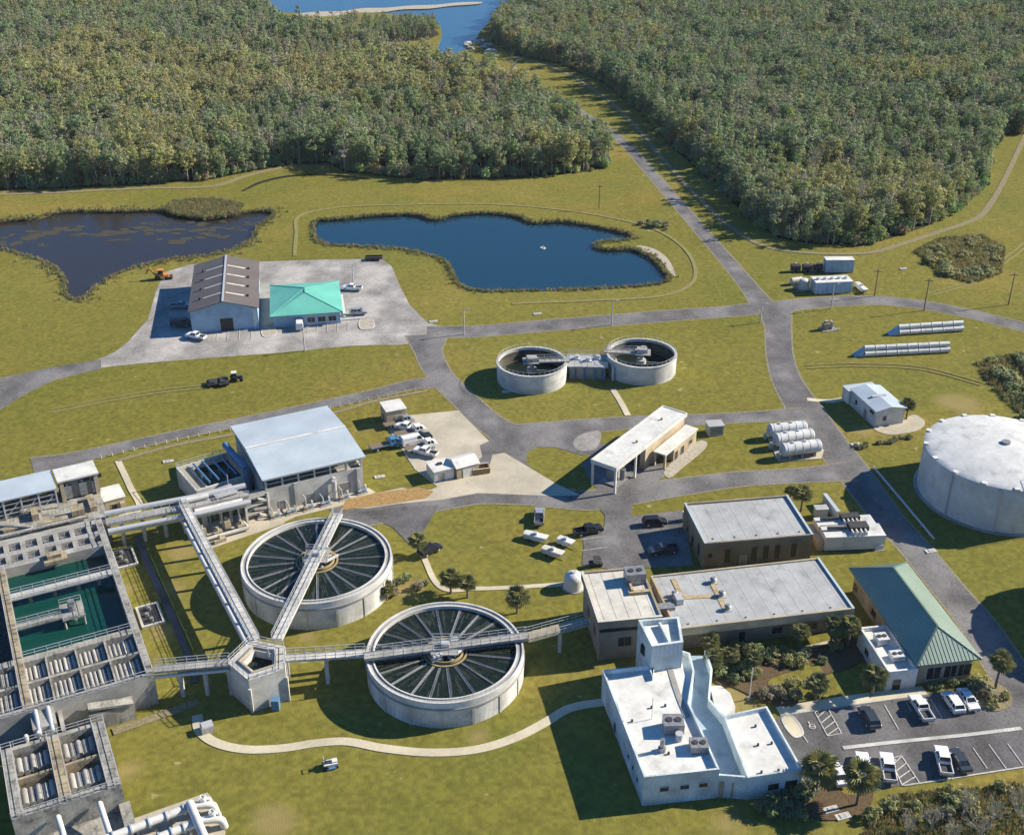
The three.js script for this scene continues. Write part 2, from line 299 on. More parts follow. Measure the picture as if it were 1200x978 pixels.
// roads (each one sheet a little above the last)
area('yard', 'pale asphalt yard around the garage and the teal roofed office', 'yard', [[184, 337], [193, 319], [222, 310], [270, 307], [320, 306], [380, 304], [447, 303], [459, 312], [470, 338], [480, 357], [500, 377], [512, 381], [516, 394], [500, 400], [470, 404], [444, 404], [410, 405], [335, 412.5], [235, 420], [160, 426], [114, 431], [112, 422], [135, 412], [150, 400], [173, 374]], M.asphaltPale);
area('road', 'asphalt lane leading out from the yard past the mown field', 'road', [[118, 421], [62, 430], [0, 443], [-60, 455], [-60, 510], [0, 480], [25, 464], [62, 445.5], [118, 432]], M.asphalt);
road('asphalt lane between the deep blue pond and the thickener tanks', [[500, 389], [560, 388], [620, 383], [700, 376.5], [780, 370], [850, 365], [900, 360]], 7, M.asphalt);
road('asphalt road running north beside the deep blue pond', [[898, 362], [878, 336], [840, 291], [800, 245], [760, 199], [735, 171], [713, 152], [688, 136], [655, 115], [615, 99]], [7, 5.2, 4.6, 4.4, 4.2, 4, 3.6, 3.4, 3.4, 3.4], M.asphalt);
road('asphalt road curving past the fuel site and pipe stacks', [[898, 362], [940, 356], [980, 353], [1030, 352], [1080, 357], [1130, 366], [1180, 378], [1260, 398]], [8, 7, 6.5, 6, 6, 6, 6, 6], M.asphalt);
road('main asphalt road past the white storage tank', [[908, 356], [912, 385], [914, 415], [922, 444], [944, 480], [972, 518], [1000, 553], [1035, 600], [1075, 645], [1110, 688], [1145, 730], [1185, 790], [1215, 830]], [9, 6.6, 6.4, 7, 8.5, 8, 7.5, 6.6, 6.2, 6.2, 6.6, 7, 7], M.asphalt);
road('asphalt road from the yard down to the works', [[500, 392], [502, 412], [516, 440], [546, 470], [578, 498], [612, 516]], [11, 6.6, 6.2, 6.4, 7.2, 10], M.asphalt);
road('narrow asphalt lane beside the post fence', [[520, 448], [486, 450], [440, 461], [380, 474], [300, 490.5], [200, 511], [120, 529], [75, 540], [38, 548]], [6, 4.6, 4, 3.8, 3.6, 3.6, 4.2, 6, 9], M.asphalt);
road('asphalt lane in front of the thickener tanks', [[596, 510], [640, 505], [700, 498], [760, 494], [830, 491], [890, 488], [945, 485]], [9, 8, 6, 5, 4.6, 4.6, 6], M.asphalt);
area('paved_court', 'asphalt court between the storage yard and the grass island', 'road', [[560, 528], [562, 520], [573, 515], [606, 500], [650, 497], [642, 520], [628, 524], [618, 531], [616, 540], [622, 548], [604, 540], [591, 530], [577, 533], [575, 546], [564, 548]], M.asphalt);
area('paved_court', 'worn asphalt court beside the loading canopy', 'road', [[640, 500], [704, 498], [702, 506], [704, 520], [700, 530], [685, 534], [650, 524], [628, 524], [612, 530], [606, 512]], M.asphalt);
area('paved_court', 'asphalt drive passing under the loading canopy', 'road', [[704, 520], [720, 520], [760, 530], [790, 552], [765, 566], [728, 572], [700, 575], [690, 560], [682, 545]], M.asphalt);
area('worn_patch', 'pale worn concrete patch by the loading canopy lawn', 'concrete', [[676, 512], [690, 506], [702, 505], [703, 518], [696, 527], [680, 528], [672, 521]], M.asphaltPale, 40);
road('dark asphalt loop road below the storage yard', [[396, 610], [430, 601], [470, 594], [515, 588], [560, 582], [620, 583], [690, 586], [740, 579], [800, 570], [870, 561], [940, 557], [1000, 552]], [9, 9, 9, 6, 5.2, 5.2, 7, 7, 6.2, 5.4, 5.4, 7], M.asphalt);
area('road', 'dark asphalt turning wedge beside the wide clarifier', 'road', [[420, 600], [470, 594], [515, 592], [508, 602], [497, 622], [487, 642], [478, 636], [460, 618], [438, 608]], M.asphaltDark);
area('road', 'asphalt drive with parking stalls beside the brown brick hall', 'road', [[690, 580], [760, 575], [742, 590], [740, 605], [800, 598], [812, 662], [752, 666], [720, 668], [682, 662], [684, 640], [682, 624], [708, 618], [709, 604]], M.asphalt);
area('parking_lot', 'asphalt car park between the office and the green roofed hall', 'car park', [[905, 846], [920, 836], [1000, 824], [1084, 813], [1140, 806], [1175, 818], [1235, 800], [1260, 850], [1240, 892], [1200, 899], [1130, 909], [1060, 920], [1022, 927], [1000, 905], [966, 920], [948, 930]], M.asphaltDark);
area('concrete_apron', 'pale concrete apron of the storage yard', 'concrete', [[452, 498], [476, 487], [537, 481], [573, 517], [562, 522], [565, 535], [540, 560], [512, 570], [486, 550]], M.apron);
area('concrete_apron', 'wedge of pale concrete by the loading canopy', 'concrete', [[505, 574], [530, 562], [566, 548], [574, 545], [577, 533], [591, 530.5], [622, 549], [652, 567], [682, 581], [640, 581], [560, 578], [516, 586], [470, 590], [430, 596], [400, 596], [430, 580], [470, 572]], M.apron);
area('gravel_strip', 'pale gravel patch at the corner of the white pump house', 'gravel', [[1024, 502], [1058, 492], [1072, 486], [1084, 494], [1076, 504], [1040, 509]], M.apron, 40);
road('short concrete path from the main road to the pump house porch', [[946, 468], [972, 470], [998, 466]], 1.6, M.path, 'footpath', 0);
area('gravel_strip', 'sandy strip along the wall of the loading annex', 'gravel', [[822, 516], [829, 520], [800, 548], [784, 560], [778, 554]], M.sand, 30);
area('concrete_apron', 'stained concrete strip at the foot of the blue roofed hall', 'concrete', [[298, 616], [312, 601], [370, 588], [432, 572], [440, 577], [402, 592], [345, 606], [318, 618]], M.apron);
area('gravel_strip', 'orange sandy strip below the blue roofed hall', 'gravel', [[400, 598], [405, 586], [440, 578], [490, 571], [508, 576], [500, 584], [450, 592]], M.orange, 0);
road('pale concrete footpath curving below the clarifiers', [[231, 838], [234, 856], [252, 870], [285, 878], [330, 877], [370, 871], [405, 869], [450, 877], [505, 882], [560, 878], [605, 864], [640, 846], [668, 830], [712, 822]], 1.65, M.path, 'footpath', 0);
road('short concrete footpath to the thickener tanks', [[718, 456], [728, 472], [736, 487]], 1.4, M.path, 'footpath', 0);
road('concrete footpath by the small pump shed', [[138, 540], [152, 570], [162, 597], [140, 606]], 1.3, M.path, 'footpath', 0);
road('concrete footpath edging the lawn by the clarifier palms', [[494, 648], [520, 690], [560, 690], [610, 688], [680, 683]], 1.1, M.path, 'footpath', 0);
road('concrete footpath along the car park', [[912, 834], [960, 826], [1020, 817], [1084, 809]], 2, M.path, 'footpath', 0);
road('concrete garden footpath behind the office', [[930, 768], [958, 758], [990, 752], [1012, 760]], 1.4, M.path, 'footpath', 0);
road('earth track beside the post fence', [[500, 458], [440, 470], [390, 484], [300, 504], [200, 523], [138, 540]], 1.1, M.dirt, 'track', 0);
road('pale dirt track around the wood', [[600, 66], [650, 80], [700, 108], [740, 143], [780, 190], [830, 243], [872, 277], [905, 291], [960, 297], [1020, 296], [1060, 285], [1100, 272], [1145, 256], [1160, 240], [1175, 215], [1192, 180], [1210, 140]], [2.4, 2.2, 2, 2, 1.8, 1.8, 1.8, 1.8, 1.6, 1.8, 2, 2, 2, 2, 1.8, 1.8, 1.8], M.dirt, 'track', 0);
road('earth track at the foot of the wood', [[-40, 229], [60, 226], [160, 221], [250, 218], [285, 207], [330, 197], [385, 194]], [2.4, 2.2, 2, 2, 2.2, 2, 1.6], M.dirt, 'track', 0);
area('sand_spit', 'sandy bank beside the pond spit', 'sand', [[748, 288], [764, 291], [778, 299], [788, 312], [791, 324], [784, 318], [774, 305], [760, 296], [745, 293]], M.sand, 60);
solo('ditch', 'narrow dark water ditch below the wood behind the ponds', 'water', ribbon(PX([[284, 224], [305, 214], [335, 207], [380, 205], [432, 209]]), [0.8, 1.6, 1.8, 1.6, 0.6], nextLevel()), (M.waterMurky.side = THREE.DoubleSide, M.waterMurky), null, 'structure');
road('faint worn track around the deep blue pond', [[345, 300], [347, 275], [352, 252], [400, 243], [480, 240], [560, 239], [640, 244], [720, 256], [770, 270], [806, 296], [812, 330], [780, 346], [700, 352], [600, 356]], 1.1, mat([0.34, 0.305, 0.13], 0.95, { map: T.grit, specularIntensity: 0.15 }), 'track', 0);
const wheelMat = mat([0.36, 0.32, 0.14], 0.95, { map: T.grit, specularIntensity: 0.15 });
for (const [t, l] of [['twin wheel ruts left by the mower on the big lawn', [[60, 482], [120, 470], [180, 460], [243, 453]]], ['twin wheel ruts on the lawn by the pipe stacks', [[945, 430], [1000, 428], [1080, 432], [1150, 450]]], ['twin wheel ruts on the lawn by the rounded thicket', [[1090, 345], [1140, 330], [1185, 300], [1210, 280]]]]) { const y = nextLevel(), o = new THREE.Group(), P = PX(l); wheelMat.side = THREE.DoubleSide; o.name = numbered('wheel_rut'); scene.add(o); tag(o, t, 'ruts', null, 'structure'); for (const k of [-0.85, 0.85]) part(o, 'rut', ribbon(P.map((p, i) => { const a = P[Math.max(0, i - 1)], b = P[Math.min(P.length - 1, i + 1)], d = b.clone().sub(a).normalize(); return p.clone().add(V(-d.z * k, 0, d.x * k)); }), 0.38, y), wheelMat); }

// ---------------------------------------------------------------- buildings
// wall with a level roof inside a parapet, in the building's own frame
function flatHouse(o, w, d, h, wallM, roofM, { y0 = 0, x = 0, z = 0, par = 0.45, t = 0.35, trimM = wallM } = {}) {
  const a = x - w / 2, b = x + w / 2, c = z - d / 2, e = z + d / 2;
  part(o, 'wall', bx(a, b, y0, h - par - 0.1, c, e), wallM);
  part(o, 'roof', bx(a + t, b - t, h - par - 0.1, h - par, c + t, e - t), roofM);
  part(o, 'parapet', [bx(a, a + t, h - par - 0.1, h, c, e), bx(b - t, b, h - par - 0.1, h, c, e), bx(a + t, b - t, h - par - 0.1, h, c, c + t), bx(a + t, b - t, h - par - 0.1, h, e - t, e)], trimM);
}
// lapped joints of a roof membrane
function seams(o, w, d, y, gap = 2.1) { const g = []; for (let x = -w / 2 + gap * 0.6; x < w / 2; x += gap) g.push(bx(x - 0.07, x + 0.07, y, y + 0.025, -d / 2 + 0.5, d / 2 - 0.5)); part(o, 'membrane_laps', g, M.roofLap).userData.kind = 'stuff'; }
// window or door on a face of a box: side f/b (z), l/r (x); u along the face, plane = coordinate of the face
function opening(o, kind, side, plane, u, y, w, h, frameM = M.galv, paneM = M.glass) {
  const s = side === 'f' || side === 'r' ? 1 : -1, t = 0.08, alongX = side === 'f' || side === 'b';
  const B = (u0, u1, y0, y1, d0, d1) => alongX ? bx(u0, u1, y0, y1, plane + s * d0, plane + s * d1) : bx(plane + s * d0, plane + s * d1, y0, y1, u0, u1);
  const f = part(o, kind, [B(u - w / 2 - t, u - w / 2, y - t, y + h + t, -0.05, 0.07), B(u + w / 2, u + w / 2 + t, y - t, y + h + t, -0.05, 0.07), B(u - w / 2, u + w / 2, y + h, y + h + t, -0.05, 0.07), B(u - w / 2, u + w / 2, y - t, y, -0.05, 0.10), w > 1.3 && kind === 'window' ? B(u - 0.03, u + 0.03, y, y + h, -0.02, 0.05) : null], frameM);
  part(f, kind === 'window' ? 'pane' : 'leaf', B(u - w / 2, u + w / 2, y, y + h, 0.004, 0.02), paneM);
  return f;
}
function gable(w, d, h, rise, over = 0.5, t = 0.18) {   // ridge along z
  const hw = w / 2 + over, hd = d / 2 + over, sl = rise / (w / 2), lo = h - over * sl, P = (x, y, z) => V(x, y, z), q = [];
  for (const s of [-1, 1]) {
    const a = P(s * hw, lo, -hd), b = P(s * hw, lo, hd), c = P(0, h + rise, hd), e = P(0, h + rise, -hd), dn = V(0, -t, 0);
    const A = a.clone().add(dn), B = b.clone().add(dn), Cc = c.clone().add(dn), E = e.clone().add(dn);
    if (s > 0) q.push([a, e, c, b], [A, B, Cc, E], [a, b, B, A], [b, c, Cc, B], [e, a, A, E]); else q.push([a, b, c, e], [A, E, Cc, B], [b, a, A, B], [c, b, B, Cc], [a, e, E, A]);
  }
  return faces(q);
}
const gableEnds = (w, d, h, rise, t = 0.2) => [-1, 1].map((s) => { const z0 = s * d / 2, z1 = s * (d / 2 - t), a = [V(-w / 2, h, z0), V(w / 2, h, z0), V(0, h + rise, z0)], b = [V(-w / 2, h, z1), V(w / 2, h, z1), V(0, h + rise, z1)]; return faces(s > 0 ? [a, [b[0], b[2], b[1]]] : [[a[0], a[2], a[1]], b]); });
function hip(w, d, h, rise, ridge, over = 0.7, t = 0.2) {   // ridge along the longer side, `ridge` long
  const X = w / 2 + over, Z = d / 2 + over, long = d > w, q = [], r = ridge / 2, top = h + rise;
  const c = [V(-X, h, -Z), V(X, h, -Z), V(X, h, Z), V(-X, h, Z)], R = long ? [V(0, top, -r), V(0, top, r)] : [V(-r, top, 0), V(r, top, 0)];
  const sl = long ? { n: [c[1], c[0], R[0]], s: [c[3], c[2], R[1]], w: [c[0], c[3], R[1], R[0]], e: [c[2], c[1], R[0], R[1]] } : { n: [c[1], c[0], R[0], R[1]], s: [c[3], c[2], R[1], R[0]], w: [c[0], c[3], R[0]], e: [c[2], c[1], R[1]] };
  const dn = V(0, -t, 0), skirt = c.map((p, i) => [p, c[(i + 3) % 4], c[(i + 3) % 4].clone().add(dn), p.clone().add(dn)]), under = [[...c].map((p) => p.clone().add(dn))];
  return { slopes: sl, under: faces([...skirt, ...under]), ridgeEnds: R, corners: c };
}
function roofUnit(parent, x, z, y, w, d, h, m = M.galv) {   // rooftop air handler with fans, a part of its building
  const u = part(parent, 'air_handler', [bx(x - w / 2, x + w / 2, y + 0.2, y + h, z - d / 2, z + d / 2), bx(x - w / 2 + 0.1, x - w / 2 + 0.3, y, y + 0.2, z - d / 2, z + d / 2), bx(x + w / 2 - 0.3, x + w / 2 - 0.1, y, y + 0.2, z - d / 2, z + d / 2)], m);
  for (const k of [-1, 1]) part(u, 'fan', vcyl(x + k * w * 0.22, z, Math.min(w, d) * 0.2, y + h, y + h + 0.12, 14), M.dark);
  return u;
}

// garage with the dark grey gable roof
{
  const h = 6.3, R = rect([[226, 310.5], [302.5, 305], [304.5, 360.5], [221, 364.5]], h), w = R.w - 1, d = R.d - 1;
  const o = thing('garage_building', 'long garage with dark grey gable roof and pale skylight strips', 'building', R.c, R.rot);
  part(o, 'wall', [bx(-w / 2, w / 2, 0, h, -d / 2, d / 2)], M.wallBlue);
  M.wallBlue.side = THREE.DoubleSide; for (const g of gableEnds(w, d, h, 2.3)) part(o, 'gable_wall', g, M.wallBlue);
  const roof = part(o, 'roof', gable(w, d, h, 2.3), M.metalGrey);
  const sl = 2.3 / (w / 2), top = (x) => h + 2.3 - sl * Math.abs(x) + 0.03;
  part(roof, 'ridge_cap', [beam(V(0, top(0) + 0.03, -d / 2 - 0.5), V(0, top(0) + 0.03, d / 2 + 0.5), 0.5, 0.1)], M.galv);
  for (const s of [-1, 1]) for (let k = 0; k < 4; k++) {
    const z = -d / 2 + d * (0.22 + k * 0.2), x0 = s * 0.6, x1 = s * w * 0.31;
    part(roof, 'skylight', beam(V(x0, top(x0), z), V(x1, top(x1), z), 0.7, 0.08), M.roofCream);
    part(roof, 'vent', vcyl(s * w * 0.36, z, 0.35, top(w * 0.36) - 0.1, top(w * 0.36) + 0.5, 10), M.dark);
  }
  opening(o, 'door', 'f', d / 2, 0.4, 0, 3.4, 3.6, M.galv, M.dark);
  part(o, 'downpipe', bx(w / 2 - 1.3, w / 2 - 0.7, 0, h - 0.4, d / 2, d / 2 + 0.2), M.white);
  for (const z of [-4, 2, 7]) opening(o, 'window', 'r', w / 2, z, 1.2, 1.6, 1.2);
}
// teal roofed office
{
  const h = 3.6, R = rect([[314, 334], [396, 329], [403, 366], [318, 370]], h), o = thing('office_building', 'small office with bright teal hipped metal roof', 'building', R.c, R.rot), w = R.w - 1.6, d = R.d - 1.6;
  part(o, 'wall', bx(-w / 2, w / 2, 0, h - 0.15, -d / 2, d / 2), M.wallBlue);
  const rf = hip(w, d, h, 2.4, Math.abs(w - d) * 0.9 + 0.5, 0.8), roof = part(o, 'roof', Object.values(rf.slopes).map((p) => faces([p])), M.teal); roof.material.side = THREE.DoubleSide;
  part(roof, 'eave', rf.under, M.teal);
  const hips = [[0, 0], [3, 0], [1, 1], [2, 1]].map(([c, r]) => beam(rf.corners[c].clone().setY(h + 0.05), rf.ridgeEnds[r].clone().add(V(0, 0.05, 0)), 0.25, 0.12));
  part(roof, 'ridge_cap', [...hips, beam(rf.ridgeEnds[0].clone().add(V(0, 0.05, 0)), rf.ridgeEnds[1].clone().add(V(0, 0.05, 0)), 0.25, 0.12)], M.teal);
  for (let k = 0; k < 3; k++) opening(o, 'window', 'f', d / 2, w * (0.06 + k * 0.16), 0.9, 2, 1.4);
  opening(o, 'door', 'f', d / 2, -w * 0.12, 0, 2.2, 2.4, M.galv, M.dark);
}
// hall with the pale blue metal roof: concrete below, open trussed band above
{
  const h = 8.2, R = rect([[271, 499.5], [383, 475], [427.3, 534.5], [307, 562.5]], h), o = thing('blue_roof_hall', 'tall concrete hall with pale blue metal roof and open truss band', 'building', R.c, R.rot), w = R.w - 1, d = R.d - 1;
  const b = 5.6;
  part(o, 'wall', [bx(-w / 2, w / 2, 0, b, d / 2 - 0.4, d / 2), bx(-w / 2, w / 2, 0, b, -d / 2, -d / 2 + 0.4), bx(-w / 2, -w / 2 + 0.4, 0, b, -d / 2 + 0.4, d / 2 - 0.4), bx(w / 2 - 0.4, w / 2, 0, b, -d / 2 + 0.4, d / 2 - 0.4)], M.concretePale);
  part(o, 'floor', bx(-w / 2 + 0.4, w / 2 - 0.4, 0, b - 0.9, -d / 2 + 0.4, d / 2 - 0.4), M.concrete);
  for (let i = 0; i <= 6; i++) for (const s of [-1, 1]) part(o, 'column', bx(-w / 2 + i * (w - 0.35) / 6, -w / 2 + i * (w - 0.35) / 6 + 0.35, b, h, s * (d / 2 - 0.2) - 0.17, s * (d / 2 - 0.2) + 0.17), M.galv);
  for (let i = 1; i < 4; i++) for (const s of [-1, 1]) part(o, 'column', bx(s * (w / 2 - 0.2) - 0.17, s * (w / 2 - 0.2) + 0.17, b, h, -d / 2 + i * d / 4 - 0.17, -d / 2 + i * d / 4 + 0.17), M.galv);
  for (const y of [b + 0.9, b + 1.7]) part(o, 'rail', [bx(-w / 2 + 0.35, w / 2 - 0.35, y, y + 0.14, d / 2 - 0.22, d / 2 - 0.12), bx(-w / 2 + 0.1, -w / 2 + 0.2, y, y + 0.14, -d / 2 + 0.4, d / 2 - 0.4)], M.galv);
  const webs = []; for (let i = 0; i < 12; i++) { const x0 = -w / 2 + i * w / 12, x1 = x0 + w / 12; webs.push(beam(V(i % 2 ? x0 : x1, h - 0.05, d / 2 - 0.5), V(i % 2 ? x1 : x0, h - 0.9, d / 2 - 0.5), 0.1, 0.1)); }
  part(o, 'truss', webs, M.galv);
  for (let k = 0; k < 5; k++) { const x = -w * 0.36 + k * w * 0.18; part(o, 'press_machine', [bx(x - 1.3, x + 1.3, b - 0.9, b + 0.8, -d * 0.2, d * 0.34), vcyl(x, d * 0.1, 0.7, b + 0.8, b + 1.4)], M.steel); }
  const rf = (() => { const X = w / 2 + 0.6, Z = d / 2 + 0.6, y = h, r = 0.9, t = 0.25, a = V(-X, y, -Z), b2 = V(X, y, -Z), c = V(X, y, Z), e = V(-X, y, Z), m0 = V(-X, y + r, 0), m1 = V(X, y + r, 0), dn = V(0, -t, 0), q = [[a, m0, m1, b2], [m0, e, c, m1], [a, e, m0], [b2, m1, c]]; for (const [p1, p2] of [[a, e], [e, c], [c, b2], [b2, a]]) q.push([p1.clone().add(dn), p2.clone().add(dn), p2, p1]); q.push([a, b2, c, e].map((p) => p.clone().add(dn))); return faces(q); })();
  const roof = part(o, 'roof', rf, M.metalBlue);
  part(roof, 'ridge_cap', bx(-w / 2 - 0.6, w / 2 + 0.6, h + 0.9, h + 1.0, -0.35, 0.35), M.white);
  part(o, 'duct', [pipe(V(w * 0.18, b - 1.2, d / 2 + 0.7), V(w * 0.18, 0.2, d / 2 + 0.7), 0.5), pipe(V(w * 0.18, b - 1.2, d / 2 + 0.7), V(w * 0.18, b - 1.2, d / 2 - 0.2), 0.5)], M.galv); part(o, 'pilaster', bx(w * 0.43, w * 0.47, 0, b, d / 2, d / 2 + 0.35), M.galv); part(o, 'pilaster', bx(-w * 0.22, -w * 0.18, 0, b, d / 2, d / 2 + 0.2), M.concretePale);
  for (const [x, ww, hh] of [[w * 0.3, 2.4, 2.8], [-w * 0.05, 1.2, 2.2], [-w * 0.35, 1.2, 2.2]]) opening(o, 'door', 'f', d / 2, x, 0, ww, hh, M.galv, M.steel);
}
// white store boxes in the yard
function hut(name, label, q, h, wallM, roofM, fn, group) {
  const R = rect(q, h), o = thing(name, label, 'shed', R.c, R.rot, group);
  part(o, 'wall', bx(-R.w / 2, R.w / 2, 0, h - 0.2, -R.d / 2, R.d / 2), wallM);
  part(o, 'roof', bx(-R.w / 2 - 0.15, R.w / 2 + 0.15, h - 0.2, h, -R.d / 2 - 0.15, R.d / 2 + 0.15), roofM);
  if (fn) fn(o, R); return o;
}
hut('store_shed', 'cube shaped cream store shed with white roof by the parked trucks', [[445, 471], [468, 467], [476, 478], [453, 482]], 3.9, M.tan, M.roofWhite, (o, R) => { opening(o, 'door', 'f', R.d / 2, 0.5, 0, 1.4, 2.3, M.white, M.tan); opening(o, 'door', 'l', -R.w / 2, 0, 0, 1.2, 2.2, M.galv, M.dark); });
hut('store_shed', 'white store shed with a dark roof hatch at the yard corner', [[501, 541], [523, 535], [530, 547], [508, 554]], 2.7, M.white, M.roofWhite, (o, R) => { part(o, 'roof_hatch', bx(-0.5, 0.5, 2.7, 3.0, -0.6, 0.2), M.dark); opening(o, 'door', 'f', R.d / 2, -0.4, 0, 1, 2, M.galv, M.steel); });
{
  const h = 3, R = rect([[526, 536], [549, 529], [562, 541], [534, 548]], h), o = thing('pitched_store', 'cream walled store with white pitched roof beside the concrete apron', 'shed', R.c, R.rot);
  part(o, 'wall', bx(-R.w / 2, R.w / 2, 0, h - 0.25, -R.d / 2, R.d / 2), M.tan);
  const hw = R.w / 2 + 0.2, hd = R.d / 2 + 0.2;
  part(o, 'roof', faces([[V(-hw, h - 0.24, hd), V(hw, h - 0.24, hd), V(hw, h + 0.8, 0), V(-hw, h + 0.8, 0)], [V(hw, h - 0.24, -hd), V(-hw, h - 0.24, -hd), V(-hw, h + 0.8, 0), V(hw, h + 0.8, 0)], [V(-hw, h - 0.24, -hd), V(-hw, h - 0.24, hd), V(-hw, h + 0.8, 0)], [V(hw, h - 0.24, hd), V(hw, h - 0.24, -hd), V(hw, h + 0.8, 0)]]), M.roofWhite);
  opening(o, 'door', 'f', R.d / 2, 0, 0, 2.2, 2.2, M.white, M.white);
}
// loading canopy with its low annex
{
  const h = 6.4, R = rect([[777, 474.4], [806, 484], [722.4, 548], [692, 538]], h), o = thing('loading_canopy', 'long white roofed loading canopy on slender white columns', 'canopy', R.c, R.rot), w = R.w, d = R.d;
  part(o, 'roof', [bx(-w / 2 + 0.3, w / 2 - 0.3, h - 0.6, h - 0.15, -d / 2 + 0.3, d / 2 - 0.3)], M.roofWhite);
  part(o, 'fascia', [bx(-w / 2, -w / 2 + 0.3, h - 0.9, h, -d / 2, d / 2), bx(w / 2 - 0.3, w / 2, h - 0.9, h, -d / 2, d / 2), bx(-w / 2 + 0.3, w / 2 - 0.3, h - 0.9, h, -d / 2, -d / 2 + 0.3), bx(-w / 2 + 0.3, w / 2 - 0.3, h - 0.9, h, d / 2 - 0.3, d / 2)], M.white);
  for (const s of [-1, 1]) for (const z of [d / 2 - 0.35, d / 2 - d * 0.28]) part(o, 'column', bx(s * (w / 2 - 0.35) - 0.2, s * (w / 2 - 0.35) + 0.2, 0, h - 0.9, z - 0.2, z + 0.2), M.white);
  part(o, 'wall', bx(-w / 2 + 0.4, w / 2 - 0.4, 0, h - 0.6, -d / 2 + 0.4, d * 0.08), M.tan);
  opening(o, 'door', 'f', d * 0.08, 0, 0, 3, 3.6, M.galv, M.dark);
  part(o, 'machine_skid', [bx(-2.2, 2, 0, 0.4, d * 0.2, d * 0.42), bx(-1.8, 0.2, 0.4, 2.4, d * 0.22, d * 0.36), vcyl(1.2, d * 0.3, 0.6, 0.4, 2.8)], M.steel);
  for (const [x, z] of [[0, -d * 0.3], [0.8, d * 0.1]]) part(o, 'roof_vent', vcyl(x, z, 0.25, h - 0.15, h + 0.35, 10), M.ochre);
  const h2 = 3.6, q = rect([[806, 498], [821, 502.4], [778, 532], [763, 528]], h2), a = thing('loading_annex', 'low annex with white roof and sand coloured walls beside the canopy', 'building', q.c, q.rot);
  part(a, 'roof', bx(-q.w / 2, q.w / 2, h2 - 0.3, h2, -q.d / 2, q.d / 2), M.roofWhite);
  part(a, 'wall', [bx(-q.w / 2 + 0.1, q.w / 2 - 0.2, 0, h2 - 0.3, -q.d / 2 + 0.2, q.d * 0.22)], M.tan);
  for (const s of [-1, 1]) part(a, 'column', bx(s * (q.w / 2 - 0.3) - 0.2, s * (q.w / 2 - 0.3) + 0.2, 0, h2 - 0.3, q.d / 2 - 0.6, q.d / 2 - 0.2), M.tan);
  for (const z of [-q.d * 0.3, -q.d * 0.05, q.d * 0.14]) opening(a, z < -2 ? 'window' : 'door', 'r', q.w / 2 - 0.2, z, z < -2 ? 1 : 0, 1.3, z < -2 ? 1 : 2.1, M.tan, M.dark);
}
// generator shed on the lawn
hut('generator_shed', 'small grey louvred generator housing on the lawn by the annex', [[828, 493], [845, 491], [848, 498], [831, 500]], 2.5, M.galv, M.roofGrey, (o, R) => { for (let k = 0; k < 5; k++) part(o, 'louvre', bx(-R.w / 2 + 0.3, R.w / 2 - 0.3, 0.5 + k * 0.34, 0.62 + k * 0.34, R.d / 2, R.d / 2 + 0.07), M.dark); });
// white house with low gable roof
{
  const h = 4.2, R = rect([[1000, 455.5], [1035, 452], [1056, 475], [1028, 482.5]], h), o = thing('pump_house', 'white pump house with low pale metal roof and porch', 'building', R.c, R.rot), w = R.w, d = R.d + 0.5;
  part(o, 'wall', bx(-w / 2, w / 2, 0, h, -d / 2, d / 2), M.stucco);
  M.stucco.side = THREE.DoubleSide; for (const g of gableEnds(w, d, h, 0.7)) part(o, 'gable_wall', g, M.stucco);
  const roof = part(o, 'roof', gable(w, d, h, 0.7, 0.35), M.metalBlue);
  part(roof, 'skylight', [bx(-1.8, 1.8, h + 0.55, h + 0.72, -0.4, 0.4)], M.galv);
  part(o, 'porch_roof', bx(-w / 2 - 0.6, w / 2, h - 0.9, h - 0.7, -d / 2 - 3.4, -d / 2 - 0.05), M.metalBlue);
  for (const x of [-w / 2 - 0.3, 0, w / 2 - 0.3]) part(o, 'porch_post', bx(x - 0.1, x + 0.1, 0, h - 0.9, -d / 2 - 3.2, -d / 2 - 3), M.white);
  part(o, 'porch_wall', bx(-w / 2 - 0.3, w / 2 - 0.2, 0, h - 0.95, -d / 2 - 2.9, -d / 2 - 0.1), M.stucco);
  opening(o, 'window', 'f', d / 2, -w * 0.18, 1.4, 0.9, 1.1); opening(o, 'door', 'l', -w / 2, 1.2, 0, 1.1, 2.3, M.galv, M.steel); opening(o, 'window', 'l', -w / 2, -d * 0.27, 1.4, 0.8, 1.2); opening(o, 'window', 'l', -w / 2, d * 0.34, 2.6, 1.8, 0.8);
}
